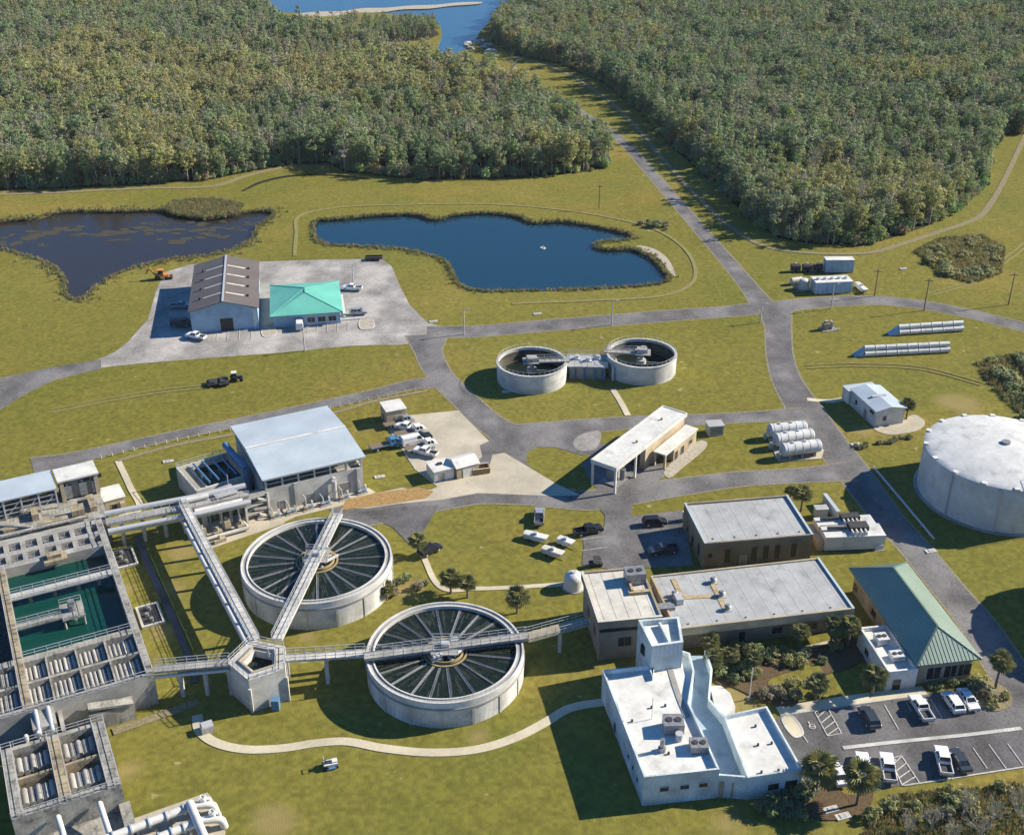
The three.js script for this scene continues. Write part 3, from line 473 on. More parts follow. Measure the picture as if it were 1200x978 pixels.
// brown brick hall
{
  const h = 5.6, R = rect([[802.7, 588.8], [922.8, 580], [953.5, 625.4], [825.4, 637.4]], h), o = thing('brick_hall', 'brown masonry hall with flat pale grey roof and tall dark windows', 'building', R.c, R.rot), w = R.w, d = R.d;
  flatHouse(o, w, d, h, M.brown, M.roofGrey, { par: 0.35, trimM: M.brownGrey }); seams(o, w, d, h - 0.35, 2.4);
  for (const u of [-0.28, -0.035, 0.075, 0.18, 0.335]) opening(o, 'window', 'f', d / 2, u * w, 0.9, 1.1, 3.1, M.brownGrey, M.glass);
  opening(o, 'door', 'f', d / 2, -0.13 * w, 0, 1.2, 2.1, M.white, M.tan); opening(o, 'window', 'f', d / 2, -0.44 * w, 2.6, 0.6, 0.5, M.dark, M.dark);
  for (const u of [-0.25, 0, 0.28]) opening(o, u ? 'window' : 'door', 'l', -w / 2, u * d, u ? 0.9 : 0, 1.2, 2.6, M.brownGrey, M.glass);
  part(o, 'parapet_cap', [bx(w / 2 - 0.4, w / 2 + 0.05, h, h + 0.06, -d / 2, d / 2), bx(-w / 2 - 0.05, -w / 2 + 0.4, h, h + 0.06, -d / 2, d / 2)], M.metalBlue);
  for (let k = 0; k < 5; k++) part(o, 'roof_drain', vcyl(-w * 0.4 + k * w * 0.2, d * 0.38, 0.16, h - 0.36, h - 0.2, 8), M.dark);
  for (const u of [-0.42, -0.12, 0.0]) {
    const p = V(0, 0, 0).addScaledVector(R.ux, u * w).addScaledVector(R.uz, -d / 2 - 2.2).add(R.c), c = thing('condenser_unit', 'white condenser cabinet behind the brown masonry hall', 'cabinet', p, R.rot, 'condenser cabinets behind the brown hall');
    part(c, 'cabinet', bx(-1, 1, 0.15, 2.0, -0.6, 0.6), M.white); part(c, 'plinth', bx(-1.1, 1.1, 0, 0.15, -0.7, 0.7), M.concrete); part(c, 'fan_grille', vcyl(0, 0, 0.45, 2.0, 2.06, 14), M.steel);
  }
}
// cream roofed block and the long grey roofed wing
{
  const h = 8.3, R = rect([[681, 669], [752.6, 663.8], [776.4, 721.6], [701, 729.8]], h), o = thing('cream_roof_block', 'tall taupe block with flat cream roof beside the white office', 'building', R.c, R.rot), w = R.w, d = R.d;
  const f = h - 1.5, s = 0.45;
  part(o, 'wall', [bx(-w / 2 + s, w / 2 - s, 0, f - 1.1, -d / 2 + s, d / 2 - s)], M.brownGrey);
  part(o, 'window_band', bx(-w / 2 + s + 0.15, w / 2 - s - 0.15, f - 1.1, f, -d / 2 + s + 0.15, d / 2 - s - 0.15), M.glass);
  part(o, 'fascia', [bx(-w / 2, -w / 2 + 0.4, f, h, -d / 2, d / 2), bx(w / 2 - 0.4, w / 2, f, h, -d / 2, d / 2), bx(-w / 2 + 0.4, w / 2 - 0.4, f, h, -d / 2, -d / 2 + 0.4), bx(-w / 2 + 0.4, w / 2 - 0.4, f, h, d / 2 - 0.4, d / 2)], M.brownGrey);
  part(o, 'roof', bx(-w / 2 + 0.4, w / 2 - 0.4, f, h - 0.3, -d / 2 + 0.4, d / 2 - 0.4), M.roofCream); seams(o, w, d, h - 0.3);
  part(o, 'parapet_cap', [bx(-w / 2 - 0.03, -w / 2 + 0.43, h, h + 0.06, -d / 2, d / 2), bx(-w / 2, w / 2, h, h + 0.05, d / 2 - 0.43, d / 2 + 0.03)], M.roofCream);
  roofUnit(o, w * 0.3, -d * 0.25, h - 0.3, 3.4, 2.6, 2.2, M.steel);
  part(o, 'duct', [bx(w * 0.12, w * 0.46, h - 0.3, h + 0.25, -d * 0.02, d * 0.03), bx(w * 0.17, w * 0.21, h - 0.3, h + 0.5, -d * 0.25, 0)], M.tanTrim);
  opening(o, 'window', 'f', d / 2 - s, -w * 0.06, 2.6, 2.2, 1.8, M.brownGrey, M.dark);
  for (const z of [-2, 3]) opening(o, 'window', 'l', -w / 2 + s, z, 2.8, 1.4, 1.6, M.brownGrey, M.dark);
}
{
  const h = 6, R = rect([[757, 671.5], [962.8, 656], [1001.5, 713.4], [796, 736]], h), o = thing('laboratory_wing', 'long low wing with flat pale grey roof and deep taupe fascia', 'building', R.c, R.rot), w = R.w, d = R.d, f = h - 1.6;
  part(o, 'wall', bx(-w / 2 + 0.3, w / 2 - 0.5, 0, f, -d / 2 + 0.3, d / 2 - 2), M.brownGrey);
  part(o, 'fascia', [bx(-w / 2, -w / 2 + 0.35, f, h, -d / 2, d / 2), bx(w / 2 - 0.35, w / 2, f, h, -d / 2, d / 2), bx(-w / 2 + 0.35, w / 2 - 0.35, f, h, -d / 2, -d / 2 + 0.35), bx(-w / 2 + 0.35, w / 2 - 0.35, f, h, d / 2 - 0.35, d / 2)], M.tan);
  part(o, 'roof', bx(-w / 2 + 0.35, w / 2 - 0.35, f, h - 0.25, -d / 2 + 0.35, d / 2 - 0.35), M.roofGrey); seams(o, w, d, h - 0.25, 2.6);
  part(o, 'parapet_cap', bx(w / 2 - 0.4, w / 2 + 0.03, h, h + 0.06, -d / 2, d / 2), M.metalBlue);
  part(o, 'clerestory', bx(-w / 2 + 1.2, w / 2 - 1.5, f - 1.1, f - 0.1, d / 2 - 2.001, d / 2 - 1.9), M.glass);
  const at = (px, py) => R.to(G(px, py, h));
  for (const [px, py] of [[836, 681], [846, 697], [853, 713], [791, 697]]) { const q = at(px, py), e = part(o, 'exhaust_fan', [vcyl(q.x, q.z, 0.45, h - 0.25, h + 0.5, 12), vcyl(q.x, q.z, 0.65, h + 0.5, h + 0.85, 12, 0.35)], M.steel); part(e, 'curb', bx(q.x - 0.6, q.x + 0.6, h - 0.25, h - 0.1, q.z - 0.6, q.z + 0.6), M.galv); }
  const line = (pts) => pts.slice(1).map((p, i) => { const a = at(...pts[i]).setY(h - 0.1), b = at(...p).setY(h - 0.1); return beam(a.setY(h - 0.2), b.setY(h - 0.2), 0.9, 0.1); });
  part(o, 'roof_walk_pads', [...line([[789, 677], [800, 699]]), ...line([[774, 703], [800, 699], [838, 697]]), ...line([[834, 680], [852, 716]])], M.tanTrim);  // flat tan walkway pads laid on the roof
  { const q = at(782, 711); part(o, 'roof_hatch', [bx(q.x - 1.6, q.x + 1.2, h - 0.25, h + 0.35, q.z - 0.8, q.z + 0.8)], M.steel); part(o, 'air_handler', bx(q.x + 1.8, q.x + 3, h - 0.25, h + 0.9, q.z - 2.4, q.z - 0.4), M.galv); }
  for (let k = 0; k < 6; k++) part(o, 'roof_drain', vcyl(-w * 0.42 + k * w * 0.16, d * 0.42, 0.14, h - 0.25, h - 0.12, 8), M.dark);
  for (let k = 0; k < 4; k++) opening(o, k === 1 ? 'door' : 'window', 'f', d / 2 - 2, -w * 0.3 + k * w * 0.2, k === 1 ? 0 : 1, k === 1 ? 1.1 : 1.8, k === 1 ? 2.2 : 1.3, M.brownGrey, M.glass);
}
// white office with stair tower
{
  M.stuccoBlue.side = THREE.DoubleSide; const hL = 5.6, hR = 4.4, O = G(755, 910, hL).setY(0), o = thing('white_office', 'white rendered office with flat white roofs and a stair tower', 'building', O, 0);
  const at = (px, py, h) => { const p = G(px, py, h).sub(O); return [p.x, p.z]; };
  const blocks = [
    { n: 'main', h: hL, q: [[706, 785], [762, 779], [765, 792], [768, 766], [800, 762], [809, 765], [814, 786], [808, 823], [843.5, 901], [755, 910.5]] },
    { n: 'side', h: hR, q: [[848, 838], [899, 827], [941, 901], [876, 911]] },
  ];
  const wallAndRoof = (l, h, par, t = 0.3) => {
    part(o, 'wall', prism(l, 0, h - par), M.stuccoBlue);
    const n = l.length, cx = l.reduce((s, p) => s + p[0], 0) / n, cz = l.reduce((s, p) => s + p[1], 0) / n, bars = [];
    let A = 0; for (let i = 0; i < n; i++) { const a = l[i], b = l[(i + 1) % n]; A += a[0] * b[1] - b[0] * a[1]; } const sg = Math.sign(A);
    const inn = l.map((p, i) => { const a = l[(i + n - 1) % n], b = l[(i + 1) % n]; const d1 = [p[0] - a[0], p[1] - a[1]], d2 = [b[0] - p[0], b[1] - p[1]], L1 = Math.hypot(...d1), L2 = Math.hypot(...d2), n1 = [-d1[1] / L1 * sg, d1[0] / L1 * sg], n2 = [-d2[1] / L2 * sg, d2[0] / L2 * sg], k = t / Math.max(0.3, 1 + n1[0] * n2[0] + n1[1] * n2[1]); return [p[0] + (n1[0] + n2[0]) * k, p[1] + (n1[1] + n2[1]) * k]; });
    const q = []; for (let i = 0; i < n; i++) { const j = (i + 1) % n, a = V(l[i][0], h, l[i][1]), b = V(l[j][0], h, l[j][1]), c = V(inn[j][0], h, inn[j][1]), e = V(inn[i][0], h, inn[i][1]), lo = (v) => v.clone().setY(h - par); q.push([a, e, c, b], [lo(a), a, b, lo(b)], [e, lo(e), lo(c), c]); }
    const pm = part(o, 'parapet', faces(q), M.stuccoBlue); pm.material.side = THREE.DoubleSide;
    part(o, 'roof', prism(inn, h - par, h - par + 0.06), M.roofWhite);
  };
  for (const b of blocks) wallAndRoof(b.q.map((p) => at(...p, b.h)), b.h, 0.8);
  // sunken passage roof between the two blocks, and the wall that bounds it
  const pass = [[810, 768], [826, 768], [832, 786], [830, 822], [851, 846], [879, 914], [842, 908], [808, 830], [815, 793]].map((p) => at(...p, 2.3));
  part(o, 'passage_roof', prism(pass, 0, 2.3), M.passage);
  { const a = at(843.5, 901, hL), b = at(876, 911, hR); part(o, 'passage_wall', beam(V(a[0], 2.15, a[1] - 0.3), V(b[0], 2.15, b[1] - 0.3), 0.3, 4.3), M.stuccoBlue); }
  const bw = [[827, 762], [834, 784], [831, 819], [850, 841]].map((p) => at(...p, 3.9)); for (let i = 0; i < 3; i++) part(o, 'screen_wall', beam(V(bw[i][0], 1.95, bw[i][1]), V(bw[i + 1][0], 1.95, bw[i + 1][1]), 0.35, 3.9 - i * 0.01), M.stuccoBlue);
  const en = [[832, 803], [845, 803], [856, 812], [862, 828], [850, 838], [838, 828]].map((p) => at(...p, 3.4)); part(o, 'entrance_canopy', prism(en, 0, 3.4), M.roofWhite);
  // stair tower
  const hT = 10, tq = [[748, 726], [796, 722], [801, 752], [764, 757]].map((p) => at(...p, hT));
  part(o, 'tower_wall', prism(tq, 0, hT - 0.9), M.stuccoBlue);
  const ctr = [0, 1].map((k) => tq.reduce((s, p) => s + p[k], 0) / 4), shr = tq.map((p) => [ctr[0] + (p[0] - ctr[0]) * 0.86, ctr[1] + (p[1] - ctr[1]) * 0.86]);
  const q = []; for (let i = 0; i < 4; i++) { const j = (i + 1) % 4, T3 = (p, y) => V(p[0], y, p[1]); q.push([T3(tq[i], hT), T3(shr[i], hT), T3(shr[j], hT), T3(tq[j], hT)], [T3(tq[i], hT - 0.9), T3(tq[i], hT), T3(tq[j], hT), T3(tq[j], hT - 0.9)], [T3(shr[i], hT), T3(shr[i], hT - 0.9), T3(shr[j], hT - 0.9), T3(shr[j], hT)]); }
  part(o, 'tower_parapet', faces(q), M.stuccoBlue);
  part(o, 'tower_roof', prism(shr, hT - 0.9, hT - 0.85), M.roofWhite);
  { const mid = [(tq[0][0] + tq[3][0]) / 2, (tq[0][1] + tq[3][1]) / 2]; part(o, 'tower_fin', beam(V(tq[0][0] + 3.4, hT - 0.5, tq[0][1] + 0.5), V(tq[0][0] + 4.6, hT - 0.5, tq[3][1] - 0.6), 0.4, 0.9), M.stuccoBlue);
    part(o, 'tower_window', beam(V(mid[0] - 0.35, 6.6, mid[1] - 0.5), V(mid[0] + 0.05, 6.6, mid[1] + 0.5), 0.3, 1.8), M.glass); }
  // windows: front faces
  const L0 = at(755, 910.5, hL), L1 = at(843.5, 901, hL), S0 = at(876, 911, hR), S1 = at(941, 901, hR), S2 = at(899, 827, hR), W0 = at(706, 785, hL);
  const winOn = (a, b, t, y, w, h, paneM = M.glass) => {   // a window on the wall line a-b at the share t of it
    const dx = b[0] - a[0], dz = b[1] - a[1], L = Math.hypot(dx, dz), rot = Math.atan2(-dz, dx), g = new THREE.Group(); g.name = 'window'; g.position.set(a[0] + dx * t, 0, a[1] + dz * t); g.rotation.y = rot; o.add(g);
    const k = 0.09; part(g, 'frame', [bx(-w / 2 - k, w / 2 + k, y - k, y, -0.05, 0.1), bx(-w / 2 - k, w / 2 + k, y + h, y + h + k, -0.05, 0.1), bx(-w / 2 - k, -w / 2, y, y + h, -0.05, 0.1), bx(w / 2, w / 2 + k, y, y + h, -0.05, 0.1)], M.stuccoBlue);
    part(g, 'pane', bx(-w / 2, w / 2, y, y + h, -0.04, 0.03), paneM);
  };
  for (const t of [0.28, 0.55, 0.8]) winOn(L0, L1, t, 2.5, 1.3, 0.8);
  winOn(S0, S1, 0.5, 1.2, 1.7, 1.3); winOn(S0, S1, 0.82, 0.9, 1.9, 1.7);
  for (const t of [0.68, 0.78, 0.88]) winOn(W0, L0, t, 2, 1.0, 0.9);
  winOn(W0, L0, 0.36, 0.1, 1.2, 2.2, M.dark);
  // rooftop plant
  const unit = (px, py, w, d, h) => { const [x, z] = at(px, py, hL); roofUnit(o, x, z, hL - 0.74, w, d, h, M.steel); };
  unit(789, 850, 3.0, 2.6, 1.9); unit(819, 873, 2.6, 2.2, 1.3);
  { const [x, z] = at(776, 875, hL); part(o, 'exhaust_stack', [vcyl(x, z, 0.35, hL - 0.74, hL + 1.5, 10), vcyl(x, z, 0.6, hL - 0.74, hL - 0.1, 10)], M.steel); const [x2, z2] = at(796, 862, hL); part(o, 'exhaust_stack', vcyl(x2, z2, 0.6, hL - 0.74, hL + 0.5, 12), M.galv); }
  const walk = [[784, 776], [791, 800], [797, 817], [806, 838]].map((p) => at(...p, hL - 0.3)); for (let i = 0; i < 3; i++) part(o, 'roof_walkway', beam(V(walk[i][0], hL - 0.68 + i * 0.004, walk[i][1]), V(walk[i + 1][0], hL - 0.68 + i * 0.004, walk[i + 1][1]), 0.9, 0.08), M.concrete);
  for (const [px, py, h] of [[764, 825, hL], [780, 823, hL], [741, 841, hL], [784, 879, hL], [886, 847, hR], [889, 869, hR], [905, 867, hR], [893, 901, hR], [913, 899, hR]]) { const [x, z] = at(px, py, h); part(o, 'roof_vent', [vcyl(x, z, 0.18, h - 0.76, h - 0.35, 8)], M.dark); }
  { const [x, z] = at(764, 838, hL); part(o, 'antenna', [vcyl(x, z, 0.05, hL - 0.76, hL + 3.4, 6)], M.galv); }
  { const a = L1, g = part(o, 'drain_pipe', [bx(a[0] + 0.3, a[0] + 0.9, 0, 3.1, a[1] - 0.35, a[1] + 0.1), bx(a[0] + 2.0, a[0] + 2.3, 0, 3.1, a[1] - 0.2, a[1] + 0.15)], M.tan); }
}
// green hipped hall with its white annex
{
  const h = 4.7, R = rect([[996.5, 665.7], [1063, 658], [1151, 772], [1074, 780]], h), o = thing('green_roof_hall', 'hall with pale green standing seam hipped roof by the car park', 'building', R.c, R.rot), w = R.w - 1.8, d = R.d - 1.8;
  part(o, 'wall', bx(-w / 2, w / 2, 0, h - 0.21, -d / 2, d / 2), M.tan);
  const rf = hip(w, d, h, 3.2, d - w * 0.95, 0.9), roof = part(o, 'roof', Object.values(rf.slopes).map((p) => faces([p])), M.green); roof.material.side = THREE.DoubleSide;
  part(roof, 'eave', rf.under, M.greenTrim);
  part(roof, 'ridge_cap', [[0, 0], [1, 0], [2, 1], [3, 1]].map(([c, r]) => beam(rf.corners[c].clone().setY(h + 0.04), rf.ridgeEnds[r].clone().add(V(0, 0.04, 0)), 0.3, 0.12)).concat([beam(rf.ridgeEnds[0].clone().add(V(0, 0.06, 0)), rf.ridgeEnds[1].clone().add(V(0, 0.06, 0)), 0.3, 0.12)]), M.greenTrim);
  // seams of the long slopes and hips
  const seamOn = (poly, dirLong) => { const n = [], a = poly[0], b = poly[1], L = a.distanceTo(b), k = Math.floor(L / 0.62); for (let i = 1; i < k; i++) { const p = a.clone().lerp(b, i / k), top = poly.length === 4 ? (() => { const t = i / k, r0 = poly[3], r1 = poly[2], along = b.clone().sub(a).normalize(), s = p.clone().sub(a).dot(along), s0 = r0.clone().sub(a).dot(along), s1 = r1.clone().sub(a).dot(along); if (s < s0) return null; if (s > s1) return null; return r0.clone().lerp(r1, (s - s0) / (s1 - s0)); })() : null; if (poly.length === 4 && !top) { const along = b.clone().sub(a).normalize(), s = p.clone().sub(a).dot(along), s0 = poly[3].clone().sub(a).dot(along), s1 = poly[2].clone().sub(a).dot(along); const f = s < s0 ? s / s0 : (L - s) / (L - s1), base = s < s0 ? a : b, rt = s < s0 ? poly[3] : poly[2]; n.push(beam(p, base.clone().lerp(rt, f), 0.06, 0.12)); } else if (top) n.push(beam(p, top, 0.06, 0.12)); else { const t = i / k, m = 1 - Math.abs(2 * t - 1), ap = poly[2], base = t < 0.5 ? a : b; n.push(beam(p, base.clone().lerp(ap, m), 0.06, 0.12)); } } return n; };
  for (const s of ['w', 'e', 's', 'n']) part(roof, 'standing_seams', seamOn(rf.slopes[s]), M.green).userData.kind = 'stuff';
  for (const u of [-0.2, 0.12, 0.36]) opening(o, 'window', 'f', d / 2, u * w, 0.8, 2.4, 2.4, M.galv, M.glass);
  for (const u of [-0.3, 0, 0.3]) opening(o, 'window', 'l', -w / 2, u * d - 4, 1, 1.6, 1.4, M.tan, M.glass);
  const h2 = 4.0, q = rect([[1009, 735], [1043, 731], [1074, 783], [1041, 788]], h2), a = thing('office_annex', 'small white flat roofed annex against the green roofed hall', 'building', q.c, q.rot);
  flatHouse(a, q.w, q.d, h2, M.stucco, M.roofWhite, { par: 0.7 });
  roofUnit(a, -0.2, -q.d * 0.2, h2 - 0.7, 2, 2, 1.3, M.white); roofUnit(a, 0.6, q.d * 0.18, h2 - 0.7, 2.2, 1.8, 1.1, M.white);
  opening(a, 'door', 'f', q.d / 2, -0.8, 0, 1.4, 2.2, M.galv, M.glass); opening(a, 'window', 'l', -q.w / 2, -2, 1, 1.4, 1.3); opening(a, 'window', 'l', -q.w / 2, 2.5, 1, 1.4, 1.3);
}
// long open canopy, white roofed block and pump shed above the basins
{
  const h = 10, R = rect([[-70, 578], [59, 551], [66, 572.5], [-62, 601]], h), o = thing('filter_canopy', 'open steel canopy with pale blue metal roof over the filter deck', 'canopy', R.c, R.rot), w = R.w, d = R.d;
  part(o, 'roof', [bx(-w / 2, w / 2, h - 0.25, h, -d / 2, d / 2)], M.metalBlue);
  for (let i = 0; i <= 6; i++) for (const s of [-1, 1]) { const x = -w / 2 + 0.3 + i * (w - 0.6) / 6; part(o, 'column', bx(x - 0.15, x + 0.15, 5.4, h - 0.25, s * (d / 2 - 0.4) - 0.15, s * (d / 2 - 0.4) + 0.15), M.galv); }
  for (const y of [6.6, 7.5, 8.6]) part(o, 'rail', bx(-w / 2 + 0.3, w / 2 - 0.3, y, y + 0.12, d / 2 - 0.42, d / 2 - 0.32), M.galv);
  part(o, 'back_panel', bx(-w / 2 + 0.3, w / 2 - 0.3, 5.4, h - 0.3, -d / 2 + 0.5, -d / 2 + 0.6), M.steel);
  for (let i = 0; i < 6; i++) { const x = -w / 2 + (i + 0.5) * w / 6; part(o, 'pump_set', [bx(x - 1.5, x + 1.5, 5.4, 6.3, -1.6, 1), vcyl(x + 0.6, -0.4, 0.7, 6.3, 8), pipe(V(x - 1.4, 7, 0.6), V(x + 1.4, 7, 0.6), 0.3)], M.steel); part(o, 'brace', beam(V(x - 2, 5.6, d / 2 - 0.4), V(x + 2, h - 0.4, d / 2 - 0.4), 0.12, 0.12), M.galv); }
}
{
  const h = 10.3, R = rect([[61, 550], [109, 539], [114, 553], [67, 565.5]], h), o = thing('screen_house', 'tan walled screen house with bright white flat roof', 'building', R.c, R.rot), w = R.w, d = R.d;
  part(o, 'roof', bx(-w / 2, w / 2, h - 0.35, h, -d / 2, d / 2), M.roofWhite);
  part(o, 'wall', [bx(-w / 2 + 0.3, w / 2 - 0.3, 0, h - 0.35, -d / 2 + 0.3, d / 2 - 1.2)], M.concreteTan);
  const e = d / 2 - 1.2;
  part(o, 'pier', [bx(-w / 2 + 0.3, -w / 2 + 1, 0, h - 0.35, e, d / 2 - 0.2)], M.tan); part(o, 'pier', [bx(w / 2 - 1, w / 2 - 0.3, 0, h - 0.35, e, d / 2 - 0.2)], M.tan);
  for (const x of [-2.2, 0.6, 3]) part(o, 'screen_machine', [bx(x - 0.7, x + 0.7, 6, 8.6, e, e + 0.9), pipe(V(x, 8.6, e + 0.4), V(x, 9.3, e + 0.4), 0.3)], M.steel);
  for (const x of [1.6, 3.9]) opening(o, 'window', 'f', e, x, h - 1.7, 0.9, 0.7, M.dark, M.dark);
}
hut('pump_shed', 'little shed with bright white square roof beside the screen house', [[116, 572], [139, 567], [145, 580], [121, 588.5]], 3.4, M.concreteTan, M.roofWhite, (o, R) => { opening(o, 'door', 'f', R.d / 2, -0.3, 0, 1.1, 2.2, M.tan, M.dark); part(o, 'buttress', bx(R.w / 2 - 1.2, R.w / 2 - 0.4, 0, 2.4, R.d / 2, R.d / 2 + 0.8), M.tan); });

// ---------------------------------------------------------------- tanks, basins, bridges
const ring = (R, r, y0, y1, seg = 96) => new THREE.LatheGeometry([[r, y0], [R, y0], [R, y1], [r, y1], [r, y0]].map((p) => new THREE.Vector2(...p)), seg).toNonIndexed();
function crisp(g) { g.deleteAttribute('normal'); g.computeVertexNormals(); return g; }
function cylRing(R, r, y0, y1, seg = 96) {   // smooth sides, flat ends
  const a = new THREE.CylinderGeometry(R, R, y1 - y0, seg, 1, true).translate(0, (y0 + y1) / 2, 0), b = new THREE.CylinderGeometry(r, r, y1 - y0, seg, 1, true).translate(0, (y0 + y1) / 2, 0);
  const n = b.attributes.normal; for (let i = 0; i < n.count; i++) n.setXYZ(i, -n.getX(i), 0, -n.getZ(i));
  const ix = b.index.array; for (let i = 0; i < ix.length; i += 3) { const t = ix[i]; ix[i] = ix[i + 1]; ix[i + 1] = t; }
  return [a, b, new THREE.RingGeometry(r, R, seg, 1).rotateX(-Math.PI / 2).translate(0, y1, 0)];
}
function handrail(a, b, off, gap = 1.6) {   // posts and two rails along a walkway edge
  const d = b.clone().sub(a), L = d.length(), n = Math.max(1, Math.round(L / gap)), s = V(-d.z, 0, d.x).normalize().multiplyScalar(off), A = a.clone().add(s), B = b.clone().add(s), g = [];
  for (let i = 0; i <= n; i++) { const p = A.clone().lerp(B, i / n); g.push(bx(p.x - 0.04, p.x + 0.04, p.y, p.y + 1.1, p.z - 0.04, p.z + 0.04)); }
  for (const y of [0.55, 1.1]) g.push(beam(A.clone().add(V(0, y, 0)), B.clone().add(V(0, y, 0)), 0.07, 0.07));
  return g;
}
function walkway(o, a, b, w, t = 0.25, m = M.concretePale) {
  part(o, 'walkway', beam(a.clone().add(V(0, -t / 2, 0)), b.clone().add(V(0, -t / 2, 0)), w, t), m);
  for (const s of [-1, 1]) part(o, 'handrail', handrail(a, b, s * (w / 2 - 0.06)), M.galv);
}
// two wide clarifiers
function clarifier(name, label, ctr, R, h, bridgeFrom, bridgeTo, bridgeM, arms) {
  const o = thing(name, label, 'tank', ctr, 0), wl = h - 0.62;
  const wall = part(o, 'wall', cylRing(R, R - 0.3, 0, h), M.concreteWhite);
  part(wall, 'rim_walk', cylRing(R - 0.3, R - 1.0, h - 0.5, h - 0.22), M.concrete);
  part(wall, 'weir_ring', cylRing(R - 1.0, R - 1.22, h - 1.2, h - 0.02), M.concreteWhite);
  part(o, 'outer_channel', cylRing(R + 0.18, R + 0.02, h - 1.5, h - 1.2), M.concrete);
  for (let i = 0; i < 16; i++) { const a = i / 16 * Math.PI * 2; part(o, 'buttress', bx(R - 0.02, R + 0.12, 0, h - 1.5, -0.22, 0.22).rotateY(a), M.concretePale); }
  part(o, 'water', new THREE.CylinderGeometry(R - 0.5, R - 0.5, wl, 96).translate(0, wl / 2, 0), M.waterTank);
  for (let i = 0; i < 20; i++) { const a = (i + 0.5 + rr(-0.12, 0.12)) / 20 * Math.PI * 2; part(o, 'radial_launder', [bx(R * 0.3, R - 1.22, wl - 0.2, wl + rr(0.06, 0.16), -0.19, -0.13), bx(R * 0.3, R - 1.22, wl - 0.2, wl + rr(0.06, 0.16), 0.13, 0.19), bx(R * 0.3, R - 1.22, wl - 0.2, wl + 0.01, -0.13, 0.13)].map((g) => g.rotateY(a)), M.steel); }
  // strips of froth between the launders
  const froth = []; for (let i = 0; i < 170; i++) { const a = rnd() * 6.283, r0 = rr(R * 0.32, R * 0.8), l = rr(0.8, 4); froth.push(bx(r0, Math.min(r0 + l, R - 1.3), wl, wl + 0.02, -0.02, rr(0.02, 0.06)).rotateY(a)); }
  const fr = part(o, 'froth', froth, M.scum); fr.userData.kind = 'stuff';
  const well = part(o, 'centre_well', cylRing(R * 0.235, R * 0.22, wl - 0.4, wl + 0.5, 48), M.ochre);
  part(well, 'scum_ring', cylRing(R * 0.285, R * 0.26, wl - 0.2, wl + 0.12, 48), M.ochre);
  part(o, 'drive_column', [vcyl(0, 0, 0.9, 0, h + 0.6, 16), vcyl(0, 0, 1.5, h + 0.1, h + 0.5, 20), bx(-0.6, 0.7, h + 0.5, h + 1.5, -0.5, 0.5)], M.galv);
  for (let i = 0; i < 4; i++) { const a = i / 4 * 6.283 + 0.5; part(o, 'feed_pipe', [pipe(V(0.9, wl + 0.3, 0), V(R * 0.21, wl + 0.3, 0), 0.3).rotateY(a)], M.concretePale); }
  for (let i = 0; i < 2; i++) part(o, 'drive_motor', [pipe(V(-2.6, h + 0.4, 1.4), V(-1.2, h + 0.4, 1.4), 0.5).rotateY(i * 3.1 + 0.4), bx(-2.8, -1.0, h - 0.5, h, 1.0, 1.9).rotateY(i * 3.1 + 0.4)], M.concretePale);
  part(o, 'scum_arm', beam(V(1.6, wl + 0.8, 1.6), V(R * 0.28, wl + 0.8, -0.8), 0.35, 0.35), M.white);
  part(o, 'centre_deck', [bx(-2.2, 2.2, h + 0.35, h + 0.55, -2, 2)], M.concrete);
  part(o, 'deck_rail', [handrail(V(-2.2, h + 0.55, -2), V(2.2, h + 0.55, -2), 0), handrail(V(-2.2, h + 0.55, 2), V(2.2, h + 0.55, 2), 0)], M.galv);
  const a = bridgeFrom.clone().sub(ctr), b = bridgeTo.clone().sub(ctr);
  walkway(o, a, b, 1.8, 0.45, bridgeM);
  return o;
}
const towerTop = 6.5;
const C1 = G(371, 654, 5.6).setY(0), C2 = G(521.5, 761, 5).setY(0);
clarifier('clarifier_tank', 'wide round clarifier with a pale bridge rising across its middle', C1, 13.5, 5.6, G(324, 748, 6.5), G(396, 601, 6.4), M.concretePale);
clarifier('clarifier_tank', 'wide round clarifier with a level bluish bridge below the palms', C2, 12.8, 5, G(426, 768, 5.9), G(618, 744, 5.7), M.concrete);

